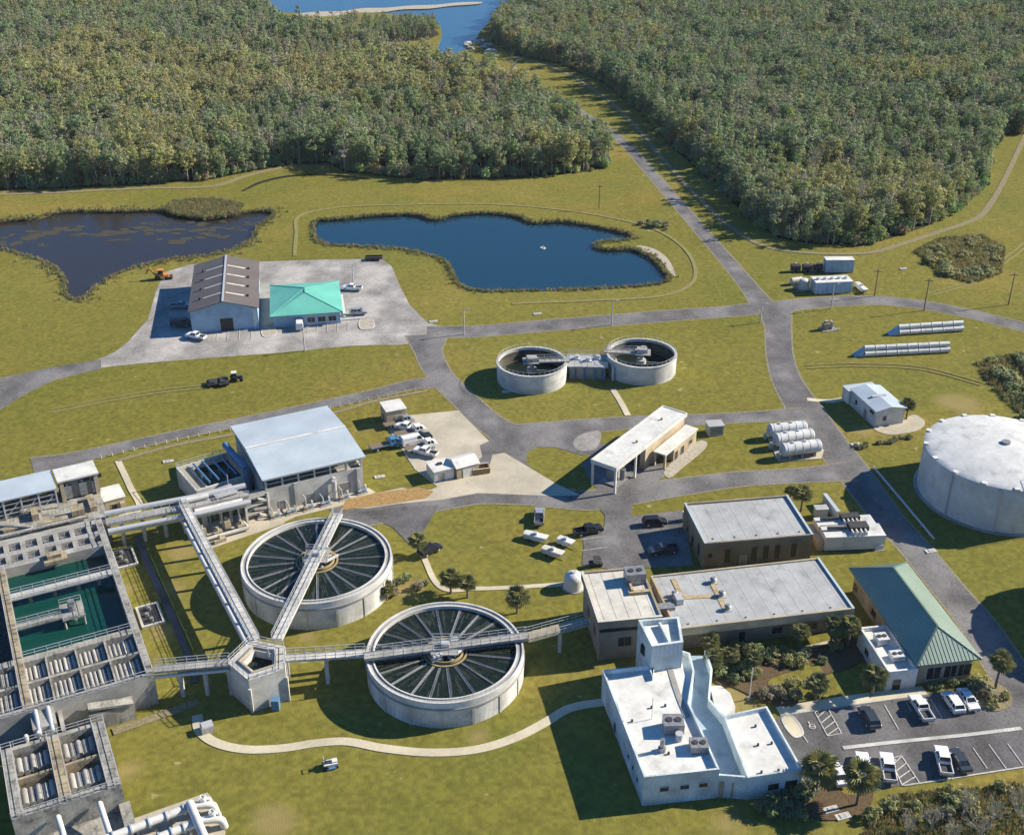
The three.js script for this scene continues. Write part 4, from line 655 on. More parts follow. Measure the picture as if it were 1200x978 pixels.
// five sided splitter tower
{
  const O = G(303, 775, towerTop).setY(0), o = thing('splitter_tower', 'five sided concrete splitter tower where the bridges meet', 'tower', O);
  const l = [[294, 749], [334, 757], [334, 783], [291, 797], [266, 776]].map(([x, y]) => { const p = G(x, y, towerTop).sub(O); return [p.x, p.z]; });
  const shrink = (k) => l.map((p) => [p[0] * k, p[1] * k]);
  part(o, 'wall', prism(l, 0, towerTop - 1.6), M.concretePale);
  const ringOf = (A, B, y0, y1) => { const q = []; for (let i = 0; i < 5; i++) { const j = (i + 1) % 5, T3 = (p, y) => V(p[0], y, p[1]); q.push([T3(A[i], y1), T3(B[i], y1), T3(B[j], y1), T3(A[j], y1)], [T3(A[i], y0), T3(A[i], y1), T3(A[j], y1), T3(A[j], y0)], [T3(B[i], y1), T3(B[i], y0), T3(B[j], y0), T3(B[j], y1)]); } return faces(q); };
  M.concretePale.side = M.concreteTan.side = THREE.DoubleSide;
  part(o, 'deck', ringOf(l, shrink(0.5), towerTop - 1.6, towerTop), M.concretePale);
  part(o, 'inner_channel', ringOf(shrink(0.66), shrink(0.6), towerTop, towerTop + 0.35), M.concreteTan);
  part(o, 'water', prism(shrink(0.52), towerTop - 1.6, towerTop - 1.3), M.waterTank);
  for (let i = 0; i < 5; i++) { const j = (i + 1) % 5; part(o, 'handrail', handrail(V(l[i][0] * 0.97, towerTop, l[i][1] * 0.97), V(l[j][0] * 0.97, towerTop, l[j][1] * 0.97), 0), M.galv); }
  for (let i = 0; i < 5; i++) part(o, 'corner_rib', bx(l[i][0] * 1.01 - 0.22, l[i][0] * 1.01 + 0.22, 0, towerTop - 1.7, l[i][1] * 1.01 - 0.22, l[i][1] * 1.01 + 0.22), M.concretePale);
  part(o, 'gate_frame', [bx(1.2, 1.5, towerTop, towerTop + 1.6, -1.2, -0.9), bx(2.2, 2.5, towerTop, towerTop + 1.6, -1.2, -0.9), bx(1.2, 2.5, towerTop + 1.6, towerTop + 1.8, -1.2, -0.9)], M.galv);
  part(o, 'sluice_box', bx(2.2, 3.4, 0, 2.0, 3.0, 4.2), M.pipeBlue);
}
// bridges on columns
function bridge(name, label, pts, w, m, cols, pipes = []) {
  const o = thing(name, label, 'bridge', pts[0].clone().setY(0)), L = pts.map((p) => p.clone().sub(o.position));
  for (let i = 0; i + 1 < L.length; i++) walkway(o, L[i], L[i + 1], w, 0.4, m);
  for (const t of cols) { const k = t * (L.length - 1), i = Math.min(L.length - 2, Math.floor(k)), p = L[i].clone().lerp(L[i + 1], k - i); part(o, 'pier', [bx(p.x - 0.3, p.x + 0.3, 0, p.y - 0.7, p.z - 0.3, p.z + 0.3), bx(p.x - w / 2, p.x + w / 2, p.y - 0.7, p.y - 0.405, p.z - 0.3, p.z + 0.3)], M.concretePale); }
  for (const [dy, off, r, pm] of pipes) { const d = L[L.length - 1].clone().sub(L[0]), s = V(-d.z, 0, d.x).normalize().multiplyScalar(off); for (let i = 0; i + 1 < L.length; i++) part(o, 'pipe', pipe(L[i].clone().add(s).add(V(0, dy, 0)), L[i + 1].clone().add(s).add(V(0, dy, 0)), r, 12), pm); }
  return o;
}
bridge('walk_bridge', 'long concrete walkway with pipes from the pipe gallery to the splitter tower', [G(214, 590, 6.5), G(248, 655, 6.5), G(299, 750, 6.5)], 1.5, M.concretePale, [0.12, 0.24, 0.36, 0.48, 0.6, 0.72, 0.84, 0.95], [[-1.5, 0.5, 0.32, M.pipeBlue], [-2.6, 0.9, 0.4, M.galv]]);
bridge('walk_bridge', 'concrete walkway from the splitter tower to the basins', [G(180, 783, 6.0), G(268, 775, 6.4)], 1.8, M.concrete, [0.33, 0.66], [[-1.0, 0.9, 0.3, M.galv]]);
bridge('walk_bridge', 'concrete walkway with pipes from the splitter tower to the clarifier', [G(334, 770, 6.3), G(428, 764, 5.4)], 1.8, M.concretePale, [0.5], [[-1.4, -2.0, 0.4, M.galv], [-2.6, -3.4, 0.4, M.galv]]);
bridge('walk_bridge', 'sandy concrete walkway from the clarifier to the taupe block', [G(617, 746, 5), G(688, 727, 5)], 2.2, M.concreteTan, [0.55], []);
bridge('pipe_gallery', 'raised walkway and pipe gallery from the screen house to the blue roofed hall', [G(124, 611, 6), G(170, 602, 6), G(228, 591, 6), G(290, 577, 6)], 2.4, M.concrete, [0.12, 0.3, 0.45, 0.58, 0.72, 0.88], [[0.5, -2.0, 0.55, M.galv], [-0.6, 2.6, 0.5, M.galv], [-1.6, 1.8, 0.4, M.galv]]);
{
  const o = thing('white_pipe', 'bright white overhead pipe beside the walkway gallery', 'pipe', G(212, 589, 6.8).setY(0)), p = o.position;
  part(o, 'pipe', pipe(G(212, 587.5, 6.8).sub(p), G(244, 580.5, 6.8).sub(p), 0.55, 14), M.white);
  for (const q of [[214, 587], [242, 581]]) { const a = G(...q, 6.8).sub(p); part(o, 'bracket', bx(a.x - 0.15, a.x + 0.15, 0, 6.4, a.z - 0.15, a.z + 0.15), M.galv); }
  const o2 = thing('white_pipe', 'shiny white overhead pipe hung below the gallery deck', 'pipe', G(230, 600, 5.2).setY(0)), p2 = o2.position;
  part(o2, 'pipe', pipe(G(228, 600, 5.2).sub(p2), G(284, 586.5, 5.2).sub(p2), 0.6, 14), M.white);
  for (const q of [[236, 598], [258, 593], [278, 588]]) { const a = G(...q, 5.2).sub(p2); part(o2, 'bracket', bx(a.x - 0.15, a.x + 0.15, 0, 4.8, a.z - 0.15, a.z + 0.15), M.galv); }
}
// aeration tank beside the blue roofed hall
{
  const h = 4.6, R = rect([[206, 547], [262, 531], [297, 556], [228, 574]], h), o = thing('sludge_basin', 'open concrete basin with blue pipes in the shade of the hall', 'basin', R.c, R.rot), w = R.w, d = R.d, t = 0.45;
  part(o, 'wall', [bx(-w / 2, -w / 2 + t, 0, h, -d / 2, d / 2), bx(w / 2 - t, w / 2, 0, h, -d / 2, d / 2), bx(-w / 2 + t, w / 2 - t, 0, h, -d / 2, -d / 2 + t), bx(-w / 2 + t, w / 2 - t, 0, h, d / 2 - t, d / 2), bx(-w / 2 + 2.4, -w / 2 + 2.7, 0, h - 0.3, -d / 2 + t, d / 2 - t)], M.concretePale);
  part(o, 'water', bx(-w / 2 + t, w / 2 - t, 0, h - 1.6, -d / 2 + t, d / 2 - t), M.waterTank);
  part(o, 'sediment', bx(-w / 2 + t, -w / 2 + 2.4, h - 1.599, h - 0.6, -d / 2 + t, d / 2 - t), M.concreteTan);
  for (let k = 0; k < 4; k++) part(o, 'aerator_pipe', [pipe(V(-w * 0.2 + k * w * 0.17, h + 0.3, -d * 0.4), V(-w * 0.2 + k * w * 0.17, h + 0.3, d * 0.4), 0.22), pipe(V(-w * 0.2 + k * w * 0.17, h + 0.3, 0), V(-w * 0.2 + k * w * 0.17, h - 1.7, 0), 0.2)], M.pipeBlue);
  part(o, 'duct', [pipe(V(w * 0.46, h + 2.2, -d * 0.45), V(w * 0.46, h + 1.6, d * 0.5), 0.7), pipe(V(w * 0.46, h + 1.6, d * 0.5), V(w * 0.46, 0, d * 0.5), 0.7)], M.pipeBlue);
  part(o, 'handrail', [handrail(V(-w / 2 + 0.2, h, -d / 2), V(-w / 2 + 0.2, h, d / 2), 0), handrail(V(-w / 2, h, -d / 2 + 0.2), V(w / 2, h, -d / 2 + 0.2), 0)], M.galv);
  const p = thing('equipment_platform', 'small grey square platform roof over the gallery', 'platform', G(262, 575, 6.6).setY(0), R.rot);
  part(p, 'roof', bx(-2.2, 2.2, 6.4, 6.6, -1.8, 1.8), M.roofGrey); for (const [x, z] of [[-2, -1.6], [2, -1.6], [-2, 1.6], [2, 1.6]]) part(p, 'post', bx(x - 0.12, x + 0.12, 0, 6.4, z - 0.12, z + 0.12), M.galv);
  part(p, 'mast', vcyl(1.4, -1, 0.06, 6.6, 9.4, 6), M.galv);
  const rk = thing('stair_tower', 'grey steel stair frame at the corner of the blue roofed hall', 'stairs', G(300, 606, 0), R.rot);
  for (const [x, z] of [[-2.4, -1.4], [-2.4, 1.4], [2.4, -1.4], [2.4, 1.4]]) part(rk, 'post', bx(x - 0.2, x + 0.2, 0, 5.6, z - 0.2, z + 0.2), M.concretePale);
  for (const y of [1.6, 3.4, 5.2]) part(rk, 'landing', bx(-2.4, 2.4, y, y + 0.2, -1.3, 1.3), M.concrete);
  for (let k = 0; k < 3; k++) part(rk, 'flight', beam(V(k % 2 ? -2 : 2, k * 1.8, 0), V(k % 2 ? 2 : -2, k * 1.8 + 1.7, 0), 1, 0.2), M.galv);
  const bl = thing('valve_cluster', 'sand coloured valve blocks and pipes by the wide clarifier', 'valves', G(254, 626, 0), R.rot);
  for (const [x, z, a, b, h2] of [[-2.5, -1, 1.4, 1.2, 1.8], [0, 0.6, 1.8, 1.1, 1.2], [2.4, -0.6, 1.2, 1.4, 2.2], [4.6, 1.2, 1.5, 1.2, 1.4], [-0.6, 3, 2.4, 0.9, 0.9], [7, -1.8, 3, 1.2, 1], [10.5, -3.2, 3, 1.1, 0.9]]) part(bl, 'valve_block', [bx(x - a / 2, x + a / 2, 0, h2, z - b / 2, z + b / 2), vcyl(x, z, 0.3, h2, h2 + 0.8, 10)], M.concreteTan);
  part(bl, 'pipe', [pipe(V(-3, 0.8, 1.6), V(5.5, 0.8, 2.4), 0.4), pipe(V(5.5, 0.8, 2.4), V(5.5, 0.8, -2), 0.4)], M.concretePale); part(bl, 'slab', bx(-4, 12.5, 0, 0.15, -4.2, 4), M.apron);
}
// main basins: local x to the outer wall (0), local z towards the front (0)
const BR = THREE.MathUtils.degToRad(26.2), BO = V(-56.1, 0, -145.8);
{
  const o = thing('basin_block', 'concrete basin block with green water and rows of filter cells', 'basin', BO, BR), H = 6, X0 = -46;
  const wl = H - 2.0;
  // outer walls and walks
  part(o, 'outer_wall', [bx(-1.1, 0, 0, H, -49.7, 0)], M.concreteWorn);
  part(o, 'front_wall', [bx(X0, -1.1, 0, H, -0.9, 0)], M.concrete);
  part(o, 'far_wall', [bx(X0, -1.1, 0, H, -49.7, -48.9)], M.concrete);
  part(o, 'middle_wall', [bx(-19.4, -18, 0, H, -40.2, -0.9)], M.concreteTanWorn);
  part(o, 'divider_walk', [bx(-18, -1.1, H - 0.4, H, -31.9, -30.3)], M.concretePale); for (const x of [-15, -11, -7, -3.5]) part(o, 'divider_pier', bx(x - 0.3, x + 0.3, 0, H - 0.4, -31.4, -30.8), M.concreteWorn);
  part(o, 'divider_wall', [bx(-18, -1.1, 0, H, -13.4, -11.9)], M.concreteWorn);
  part(o, 'divider_wall', [bx(X0, -19.4, 0, H, -13.4, -11.9)], M.concreteWorn);
  part(o, 'divider_wall', [bx(X0, -1.1, 0, H, -41.0, -40.2)], M.concrete);
  part(o, 'water', bx(-18, -1.1, 0, wl, -40.2, -13.4), M.waterGreen);
  part(o, 'water', bx(X0, -19.4, 0, wl - 0.3, -40.2, -13.4), M.waterTank);
  part(o, 'cell_floor', bx(X0, -1.1, 0, H - 2.6, -11.9, -0.9), M.waterTank);
  for (const [a, b, off] of [[V(-18, H, -31.1), V(-1.1, H, -31.1), -0.75], [V(-18, H, -31.1), V(-1.1, H, -31.1), 0.75], [V(-18, H, -12.6), V(-1.1, H, -12.6), -0.7], [V(-0.55, H, -49.7), V(-0.55, H, 0), -0.5], [V(-0.55, H, -49.7), V(-0.55, H, 0), 0.5], [V(-18.7, H, -40), V(-18.7, H, -1), -0.65], [V(-18.7, H, -40), V(-18.7, H, -1), 0.65], [V(X0, H, -0.45), V(-1, H, -0.45), 0.4]]) part(o, 'handrail', handrail(a, b, off, 1.8), M.galv);
  // jetty and mixer deck in the green basin
  const jet = part(o, 'jetty', bx(-18, -10.9, H - 0.3, H, -22.7, -21.3), M.concreteWorn); part(jet, 'jetty_rail', [handrail(V(-18, H, -22), V(-10.9, H, -22), -0.65), handrail(V(-18, H, -22), V(-10.9, H, -22), 0.65)], M.galv);
  const pf = part(o, 'mixer_deck', bx(-10.9, -7.2, H - 0.3, H, -25.1, -20.4), M.concreteWorn); part(pf, 'deck_rail', [handrail(V(-10.8, H, -25), V(-7.3, H, -25), 0), handrail(V(-10.8, H, -20.5), V(-7.3, H, -20.5), 0), handrail(V(-7.3, H, -25), V(-7.3, H, -20.5), 0)], M.galv); part(pf, 'mixer_drive', [vcyl(-9, -22.8, 0.7, H, H + 1.2, 14), bx(-9.5, -8.5, H + 1.2, H + 1.9, -23.3, -22.3), vcyl(-9, -22.8, 0.5, 1, H - 0.3, 10)], M.steel); part(pf, 'deck_legs', [[-10.6, -24.8], [-7.5, -24.8], [-10.6, -20.7], [-7.5, -20.7]].map(([x, z]) => vcyl(x, z, 0.2, 0, H - 0.3, 8)), M.concrete);
  // filter cells at the front: two rows of cells with trough banks
  for (let c = 0; c < 9; c++) { const x0 = -1.1 - c * 4.55 - (c >= 4 ? -1.1 : 0), x1 = x0 - 4.55; if (c < 4 || x1 > X0) {
    if (c && c !== 4) part(o, 'cell_wall', bx(x0 - 0.14, x0 + 0.14, H - 2.6, H - 0.1, -11.9, -0.9), M.concreteWorn);
    for (const [za, zb] of [[-11.9, -6.9], [-6.4, -0.9]]) for (let k = 0; k < 6; k++) { const x = x0 - 0.55 - k * 0.7; part(o, 'wash_trough', [new THREE.CylinderGeometry(0.31, 0.31, zb - za - 1.7, 10, 1, false, 0, Math.PI).rotateZ(Math.PI / 2).rotateY(Math.PI / 2).translate(x, H - 0.95 - (k % 2) * 0.14, (za + zb) / 2 - 0.35), bx(x - 0.31, x + 0.31, H - 1.6, H - 1.1, za + 0.5, zb - 1.2)], M.concrete); }
  } }
  part(o, 'row_wall', bx(-18, -1.1, H - 2.6, H - 0.05, -6.9, -6.4), M.concreteWorn); part(o, 'row_wall', bx(X0, -19.4, H - 2.6, H - 0.05, -6.9, -6.4), M.concreteWorn);
  // far filter strip: slab with rows of openings
  for (const [z0, z1, y] of [[-41.9, -41.0, H], [-45.6, -44.2, H], [-48.9, -48.2, H]]) part(o, 'strip_deck', bx(X0, -1.1, 0, y - 0.03, z0, z1), M.concrete);
  part(o, 'strip_floor', bx(X0, -1.1, 0, H - 1.7, -48.2, -41.9), M.waterTank);
  for (let i = 0; i < 15; i++) for (const [z0, z1] of [[-44.2, -41.9], [-48.2, -45.6]]) { const x = -2.6 - i * 2.9; part(o, 'strip_rib', bx(x - 0.5, x + 0.4, H - 1.7, H - 0.08, z0, z1), M.concrete); part(o, 'strip_gate', [bx(x - 2.3, x - 0.8, H - 1.7, H - 0.7, z0 + 0.5, z1 - 0.4), vcyl(x - 1.5, (z0 + z1) / 2, 0.12, H - 0.7, H + 0.5, 6)], M.steel); }
  // deck behind with pipework
  part(o, 'upper_deck', bx(X0, 1.5, 0, H - 0.5, -64, -49.7), M.concreteWorn);
  for (const [x, z, w, d, h] of [[-8, -52, 5, 1.4, 1.2], [-3.5, -53.5, 2.4, 2.4, 1.8], [-15, -53, 4, 1.2, 1], [-0.6, -56, 1.2, 5, 1.1], [-11, -56.5, 1.2, 3, 1.4]]) part(o, 'deck_box', [bx(x - w / 2, x + w / 2, H - 0.5, H - 0.5 + h, z - d / 2, z + d / 2)], M.concreteTanWorn);
  part(o, 'deck_pipe', [pipe(V(-30, H + 0.3, -51), V(-2, H + 0.3, -51), 0.35), pipe(V(-18, H + 0.4, -55), V(-12, H + 0.4, -51.4), 0.4)], M.concreteWorn);
  part(o, 'skimmer_deck', [bx(-11.5, -7.5, H - 0.6, H + 0.05, -41.6, -38.8), bx(-10.8, -8.4, H + 0.05, H + 0.8, -41, -39.6)], M.concreteTanWorn);
  // buttress pipes on the front wall
  part(o, 'front_buttress', [bx(-18.6, -15.2, 0, H - 0.4, 0, 4.2), bx(-14.8, -14.2, 0, H - 1.6, 0, 4.8)], M.concrete);
  part(o, 'ramp', beam(V(-10.5, 4.3, 1.1), V(-4, 3.2, 1.4), 1.6, 0.4), M.concreteWorn); part(o, 'ramp_wall', bx(-10.6, -3.9, 0, 3.2, 0, 1.9), M.concreteWorn);
  part(o, 'channel_pipe', [pipe(V(-17.8, H - 0.2, 0.2), V(-17.8, H - 0.8, 5.4), 0.35), pipe(V(-16, H - 0.2, 0.2), V(-16, H - 0.8, 5.4), 0.35)], M.galv);
}
// lower filter block
{
  const o = thing('filter_block', 'square concrete filter block with four dark open cells', 'basin', BO.clone().add(V(-16.1, 0, 13.1).applyAxisAngle(V(0, 1, 0), BR)), BR), H = 5, s = 7.3;
  part(o, 'outer_wall', [bx(-s, -s + 1.6, 0, H, -s, s), bx(s - 1.9, s, 0, H, -s, s), bx(-s + 1.6, s - 1.9, 0, H, -s, -s + 0.8), bx(-s + 1.6, s - 1.9, 0, H, s - 1.1, s)], M.concreteWorn);
  part(o, 'middle_walk', bx(-0.95, 0.75, 0, H - 0.02, -s + 0.8, s - 1.1), M.concreteTanWorn);
  part(o, 'cell_floor', bx(-s + 1.6, s - 1.9, 0, H - 3.2, -s + 0.8, s - 1.1), M.waterTank);
  for (const [x0, x1] of [[-s + 1.6, -0.95], [0.75, s - 1.9]]) {
    part(o, 'cell_wall', bx(x0, x1, H - 3.2, H - 0.1, -0.5, -0.05), M.concreteTanWorn);
    for (const [z0, z1] of [[-s + 0.8, -0.5], [-0.05, s - 1.1]]) {
      for (let k = 0; k < 5; k++) { const x = x0 + (k + 0.5) * (x1 - x0) / 5; part(o, 'wash_trough', [new THREE.CylinderGeometry(0.46, 0.46, (z1 - z0) * 0.5, 12, 1).rotateX(Math.PI / 2).translate(x, H - 1.0 - (k % 2) * 0.2, z0 + (z1 - z0) * 0.46)], M.concrete); }
      part(o, 'trough_beam', bx(x0, x1, H - 1.6, H - 1.35, z0 + 0.9, z0 + 1.2), M.concrete);
      for (let k = 0; k < 5; k++) { const x = x0 + (k + 0.3 + rnd() * 0.4) * (x1 - x0) / 5; part(o, 'media_pile', new THREE.DodecahedronGeometry(0.45, 0).scale(1.1, 0.6, 0.7).translate(x, H - 2.6, z0 + 0.5), M.concreteTanWorn); }
    }
  }
  for (const [a, b] of [[V(s - 0.1, H, -s), V(s - 0.1, H, s)], [V(s - 1.8, H, -s), V(s - 1.8, H, s)], [V(-s + 0.1, H, -s), V(-s + 0.1, H, s)], [V(-s + 1.5, H, -s), V(-s + 1.5, H, s)], [V(-s, H, s - 0.1), V(s, H, s - 0.1)], [V(-0.85, H, -s), V(-0.85, H, s)], [V(0.65, H, -s), V(0.65, H, s)], [V(-s, H, -s + 0.1), V(s, H, -s + 0.1)]]) part(o, 'handrail', handrail(a, b, 0, 1.8), M.galv);
  part(o, 'front_slab', bx(-s - 1, s + 0.4, 0, 0.3, s, s + 14), M.concreteWorn); part(o, 'side_curb', bx(s - 0.9, s + 0.6, 0.3, 1.6, s, s + 5.5), M.concreteWorn);
  for (const x of [-1.6, 4.0]) part(o, 'riser_pipe', [pipe(V(x, 3.4, s + 0.7), V(x + 0.5, 0.9, s + 8), 0.42, 12), new THREE.SphereGeometry(0.44, 12, 8).translate(x, 3.4, s + 0.7)], M.white);
  for (const x of [-3.6, -1.9]) { part(o, 'vent_bollard', [vcyl(x, -s - 0.9, 0.35, 0, 5.4, 12), new THREE.SphereGeometry(0.36, 12, 6).translate(x, 5.4, -s - 0.9)], M.white); }
}
// white pipe manifold on its slab
{
  const O = G(215, 955, 0), o = thing('pipe_manifold', 'white pipe manifold with elbows on a concrete slab', 'pipes', O, BR), at = (px, py, h) => G(px, py, h).sub(O).applyAxisAngle(V(0, 1, 0), -BR);
  const sl = [[150, 962], [243, 929], [250, 938], [264, 975], [256, 1000], [140, 1010]].map((p) => { const q = at(...p, 0); return [q.x, q.z]; });
  part(o, 'slab', prism(sl, 0, 0.15), M.apron);
  const run = (a, b, r) => part(o, 'main_pipe', pipe(a, b, r, 16), M.white), r = 0.62;
  const a0 = at(100, 992, 2), a1 = at(225, 944, 2), b0 = at(150, 996, 2), b1 = at(236, 961, 2);
  run(a0, a1, r); run(b0, b1, r);
  part(o, 'header_pipe', pipe(at(222, 941, 2.6), at(243, 990, 2.6), r, 16), M.white);
  for (const [s, e] of [[a1, at(252, 945, 1.2)], [b1, at(262, 962, 1.2)]]) {
    part(o, 'elbow', tube([s, s.clone().lerp(e, 0.55).add(V(0, 0.3, 0)), e.clone().add(V(-0.3, 0.4, 0)), e.clone().setY(0.1)], 0.58, 18, 12), M.white);
    part(o, 'valve', [vcyl(s.x + 1.6, s.z, 0.55, 1.2, 2.9, 12), vcyl(s.x + 2.4, s.z + 0.2, 0.35, 1.2, 2.6, 10), new THREE.TorusGeometry(0.4, 0.07, 6, 14).rotateX(Math.PI / 2).translate(s.x + 1.6, 3.1, s.z)], M.white);
  }
  for (const [p0, p1] of [[a0, a1], [b0, b1]]) for (let k = 0; k < 6; k++) { const p = p0.clone().lerp(p1, (k + 0.5) / 6), d = p1.clone().sub(p0).normalize(); part(o, 'flange', pipe(p.clone().addScaledVector(d, -0.12), p.clone().addScaledVector(d, 0.12), 0.82, 16), M.galv); part(o, 'saddle', bx(p.x + 0.6, p.x + 1, 0.15, 1.45, p.z - 0.6, p.z + 0.2), M.concrete); }
}
// thickener tanks at the back, with the pump deck between them
function thickener(label, ctr, R, h, turn) {
  const o = thing('thickener_tank', label, 'tank', ctr, turn);
  part(o, 'wall', cylRing(R, R - 0.45, 0, h), M.concreteWhite); part(o, 'rim_band', cylRing(R + 0.12, R - 0.5, h, h + 0.22), M.concretePale); part(o, 'inner_shade', cylRing(R - 0.452, R - 0.50, 1.6, h - 0.5), M.innerShade);  // dark inner band paints the shade down inside the tank
  part(o, 'water', new THREE.CylinderGeometry(R - 0.46, R - 0.46, 1.6, 72).translate(0, 0.8, 0), M.waterTank);
  part(o, 'weir_ring', cylRing(R - 0.9, R - 1.05, 1.0, 1.9, 72), M.innerShade);
  part(o, 'centre_column', [vcyl(0, 0, 0.6, 0, h + 0.6, 14), vcyl(0, 0, 1.2, 2.0, 3.0, 20), bx(-1.2, 1.2, h + 0.4, h + 1.4, -1, 1)], M.concretePale);
  walkway(o, V(-1.4, h + 0.4, 0), V(R + 0.6, h + 0.4, 0), 1.8, 0.4, M.concrete);
  part(o, 'rake_arm', [beam(V(-R + 1.4, 2.0, 0.6), V(R - 1.4, 2.0, -0.6), 0.25, 0.5)], M.steel);
  part(o, 'centre_deck', [bx(-2.2, 1.6, h + 0.2, h + 0.4, -1.8, 1.8), bx(-1.0, 0.2, h + 0.4, h + 1.5, 0.2, 1.4)], M.concrete);
  part(o, 'rim_rail', (() => { const g = []; for (let i = 0; i < 40; i++) g.push(bx(R - 0.2, R - 0.12, h + 0.22, h + 1.1, -0.04, 0.04).rotateY(i / 40 * 6.283)); g.push(new THREE.TorusGeometry(R - 0.16, 0.035, 5, 72).rotateX(Math.PI / 2).translate(0, h + 1.1, 0)); return g; })(), M.galv);
  return o;
}
const K1 = G(623.3, 424, 4.6).setY(0), K2 = G(752, 414, 4.6).setY(0);
thickener('round thickener tank with its walkway reaching toward the pump deck', K1, 8.5, 4.6, 0.05);
thickener('round thickener tank standing next to the deep blue pond lane', K2, 8.6, 4.6, Math.PI - 0.1);
{
  const o = thing('pump_deck', 'concrete pump deck with pipes between the thickener tanks', 'platform', G(689, 438, 0), -0.05);
  part(o, 'block', bx(-4.6, 4.2, 0, 3.2, -3.6, 3), M.concrete); part(o, 'roof', bx(-5.2, 4.8, 3.2, 3.5, -4, 3.2), M.roofGrey);
  part(o, 'stair', [0, 1, 2, 3, 4, 5].map((k) => bx(-6.6 + k * 0.3, -6.3 + k * 0.3, 0, 0.5 + k * 0.5, -2, 0)), M.galv);
  for (const [x, z] of [[-2.8, -1], [0, 0], [2.4, -1.2]]) part(o, 'pump', [vcyl(x, z, 0.6, 3.5, 4.6, 12), bx(x - 0.9, x + 0.9, 3.5, 3.8, z - 0.7, z + 0.7)], M.galv);
  for (const x of [5.4, 6.6]) part(o, 'pipe', [pipe(V(x, 3.6, -3.4), V(x + 0.6, 3.0, 3.2), 0.28), pipe(V(x + 0.6, 3.0, 3.2), V(x + 0.6, 0, 3.2), 0.28)], M.white);
  part(o, 'pipe', [pipe(V(7.2, 3.0, 3.2), V(9, 3.0, 3.0), 0.28)], M.white);
  for (const x of [-3.4, -1, 1.6, 3.4]) part(o, 'wall_pipe', [vcyl(x, 3.2, 0.25, 0, 3.2, 10)], M.pipeBlue);
  part(o, 'handrail', [handrail(V(-5, 3.5, 3.1), V(4.6, 3.5, 3.1), 0), handrail(V(-5, 3.5, -3.9), V(4.6, 3.5, -3.9), 0)], M.galv);
}
// big white storage tank, and its twin beyond the frame whose shadow reaches the near road
for (const [label, at] of [['huge round white storage tank with a shallow dome roof', V(99.3, 0, -209)], ['second round white storage tank beside the near road', V(99.3, 0, -209).add(G(1136, 752).sub(G(985, 592)))]]) {
  const h = 10, R = 15.4, o = thing('storage_tank', label, 'tank', at);
  part(o, 'wall', [new THREE.CylinderGeometry(R, R, h, 128, 1, true).translate(0, h / 2, 0)], M.tankWhite);
  const prof = []; for (let i = 0; i <= 12; i++) { const t = i / 12; prof.push(new THREE.Vector2(R * 1.006 * (1 - t), h + 1.9 * (1 - (1 - t) * (1 - t)))); }
  prof.unshift(new THREE.Vector2(R * 1.006, h - 0.35)); part(o, 'dome_roof', new THREE.LatheGeometry(prof, 128), M.tankWhite).material.side = THREE.DoubleSide;
  part(o, 'hatch', [vcyl(0, 0, 0.9, h + 1.8, h + 2.3, 16)], M.steel);
  for (let i = 0; i < 16; i++) { const a = i / 16 * 6.283 + 0.2; part(o, 'vent', bx(R - 0.7, R + 0.22, h - 0.1, h + 0.35, -0.5, 0.5).rotateY(a), M.tankWhite); }
  for (const a of [4.35, 3.72]) { const g = part(o, 'overflow_pipe', [vcyl(R + 0.3, 0, 0.16, 0.2, h - 0.6, 8).rotateY(a)], M.galv); }
  part(o, 'ladder', (() => { const g = [bx(R + 0.3, R + 0.38, 0, h + 1, -0.35, -0.28), bx(R + 0.3, R + 0.38, 0, h + 1, 0.28, 0.35)]; for (let y = 0.4; y < h + 0.8; y += 0.4) g.push(bx(R + 0.3, R + 0.36, y, y + 0.05, -0.28, 0.28)); return g.map((q) => q.rotateY(4.95)); })(), M.galv);
  part(o, 'roof_rail', [handrail(V(R - 3.4, h + 0.55, -1.6), V(R - 0.6, h + 0.25, -1.6), 0, 0.9), handrail(V(R - 3.4, h + 0.55, 1.6), V(R - 0.6, h + 0.25, 1.6), 0, 0.9), bx(R - 2.8, R - 1.6, h + 0.2, h + 1.0, -0.8, 0.8)].flat(3).map((q) => q.rotateY(4.85)), M.galv);
  part(o, 'base_ring', cylRing(R + 0.7, R + 0.001, 0, 0.25), M.concrete);
}
// the long pipe on the lawn before it
{ const a = G(1024, 547, 0.35), b = G(1095, 631, 0.35); const o = thing('ground_pipe', 'long thin pipe on low saddles in the shade of the storage tank', 'pipe', a.clone().setY(0)); part(o, 'pipe', pipe(V(0, 0.35, 0), b.clone().sub(a).setY(0.35), 0.22, 10), M.galv); for (let k = 0; k < 8; k++) { const p = b.clone().sub(a).multiplyScalar((k + 0.5) / 8); part(o, 'saddle', bx(p.x - 0.3, p.x + 0.3, 0, 0.2, p.z - 0.2, p.z + 0.2), M.concrete); } }
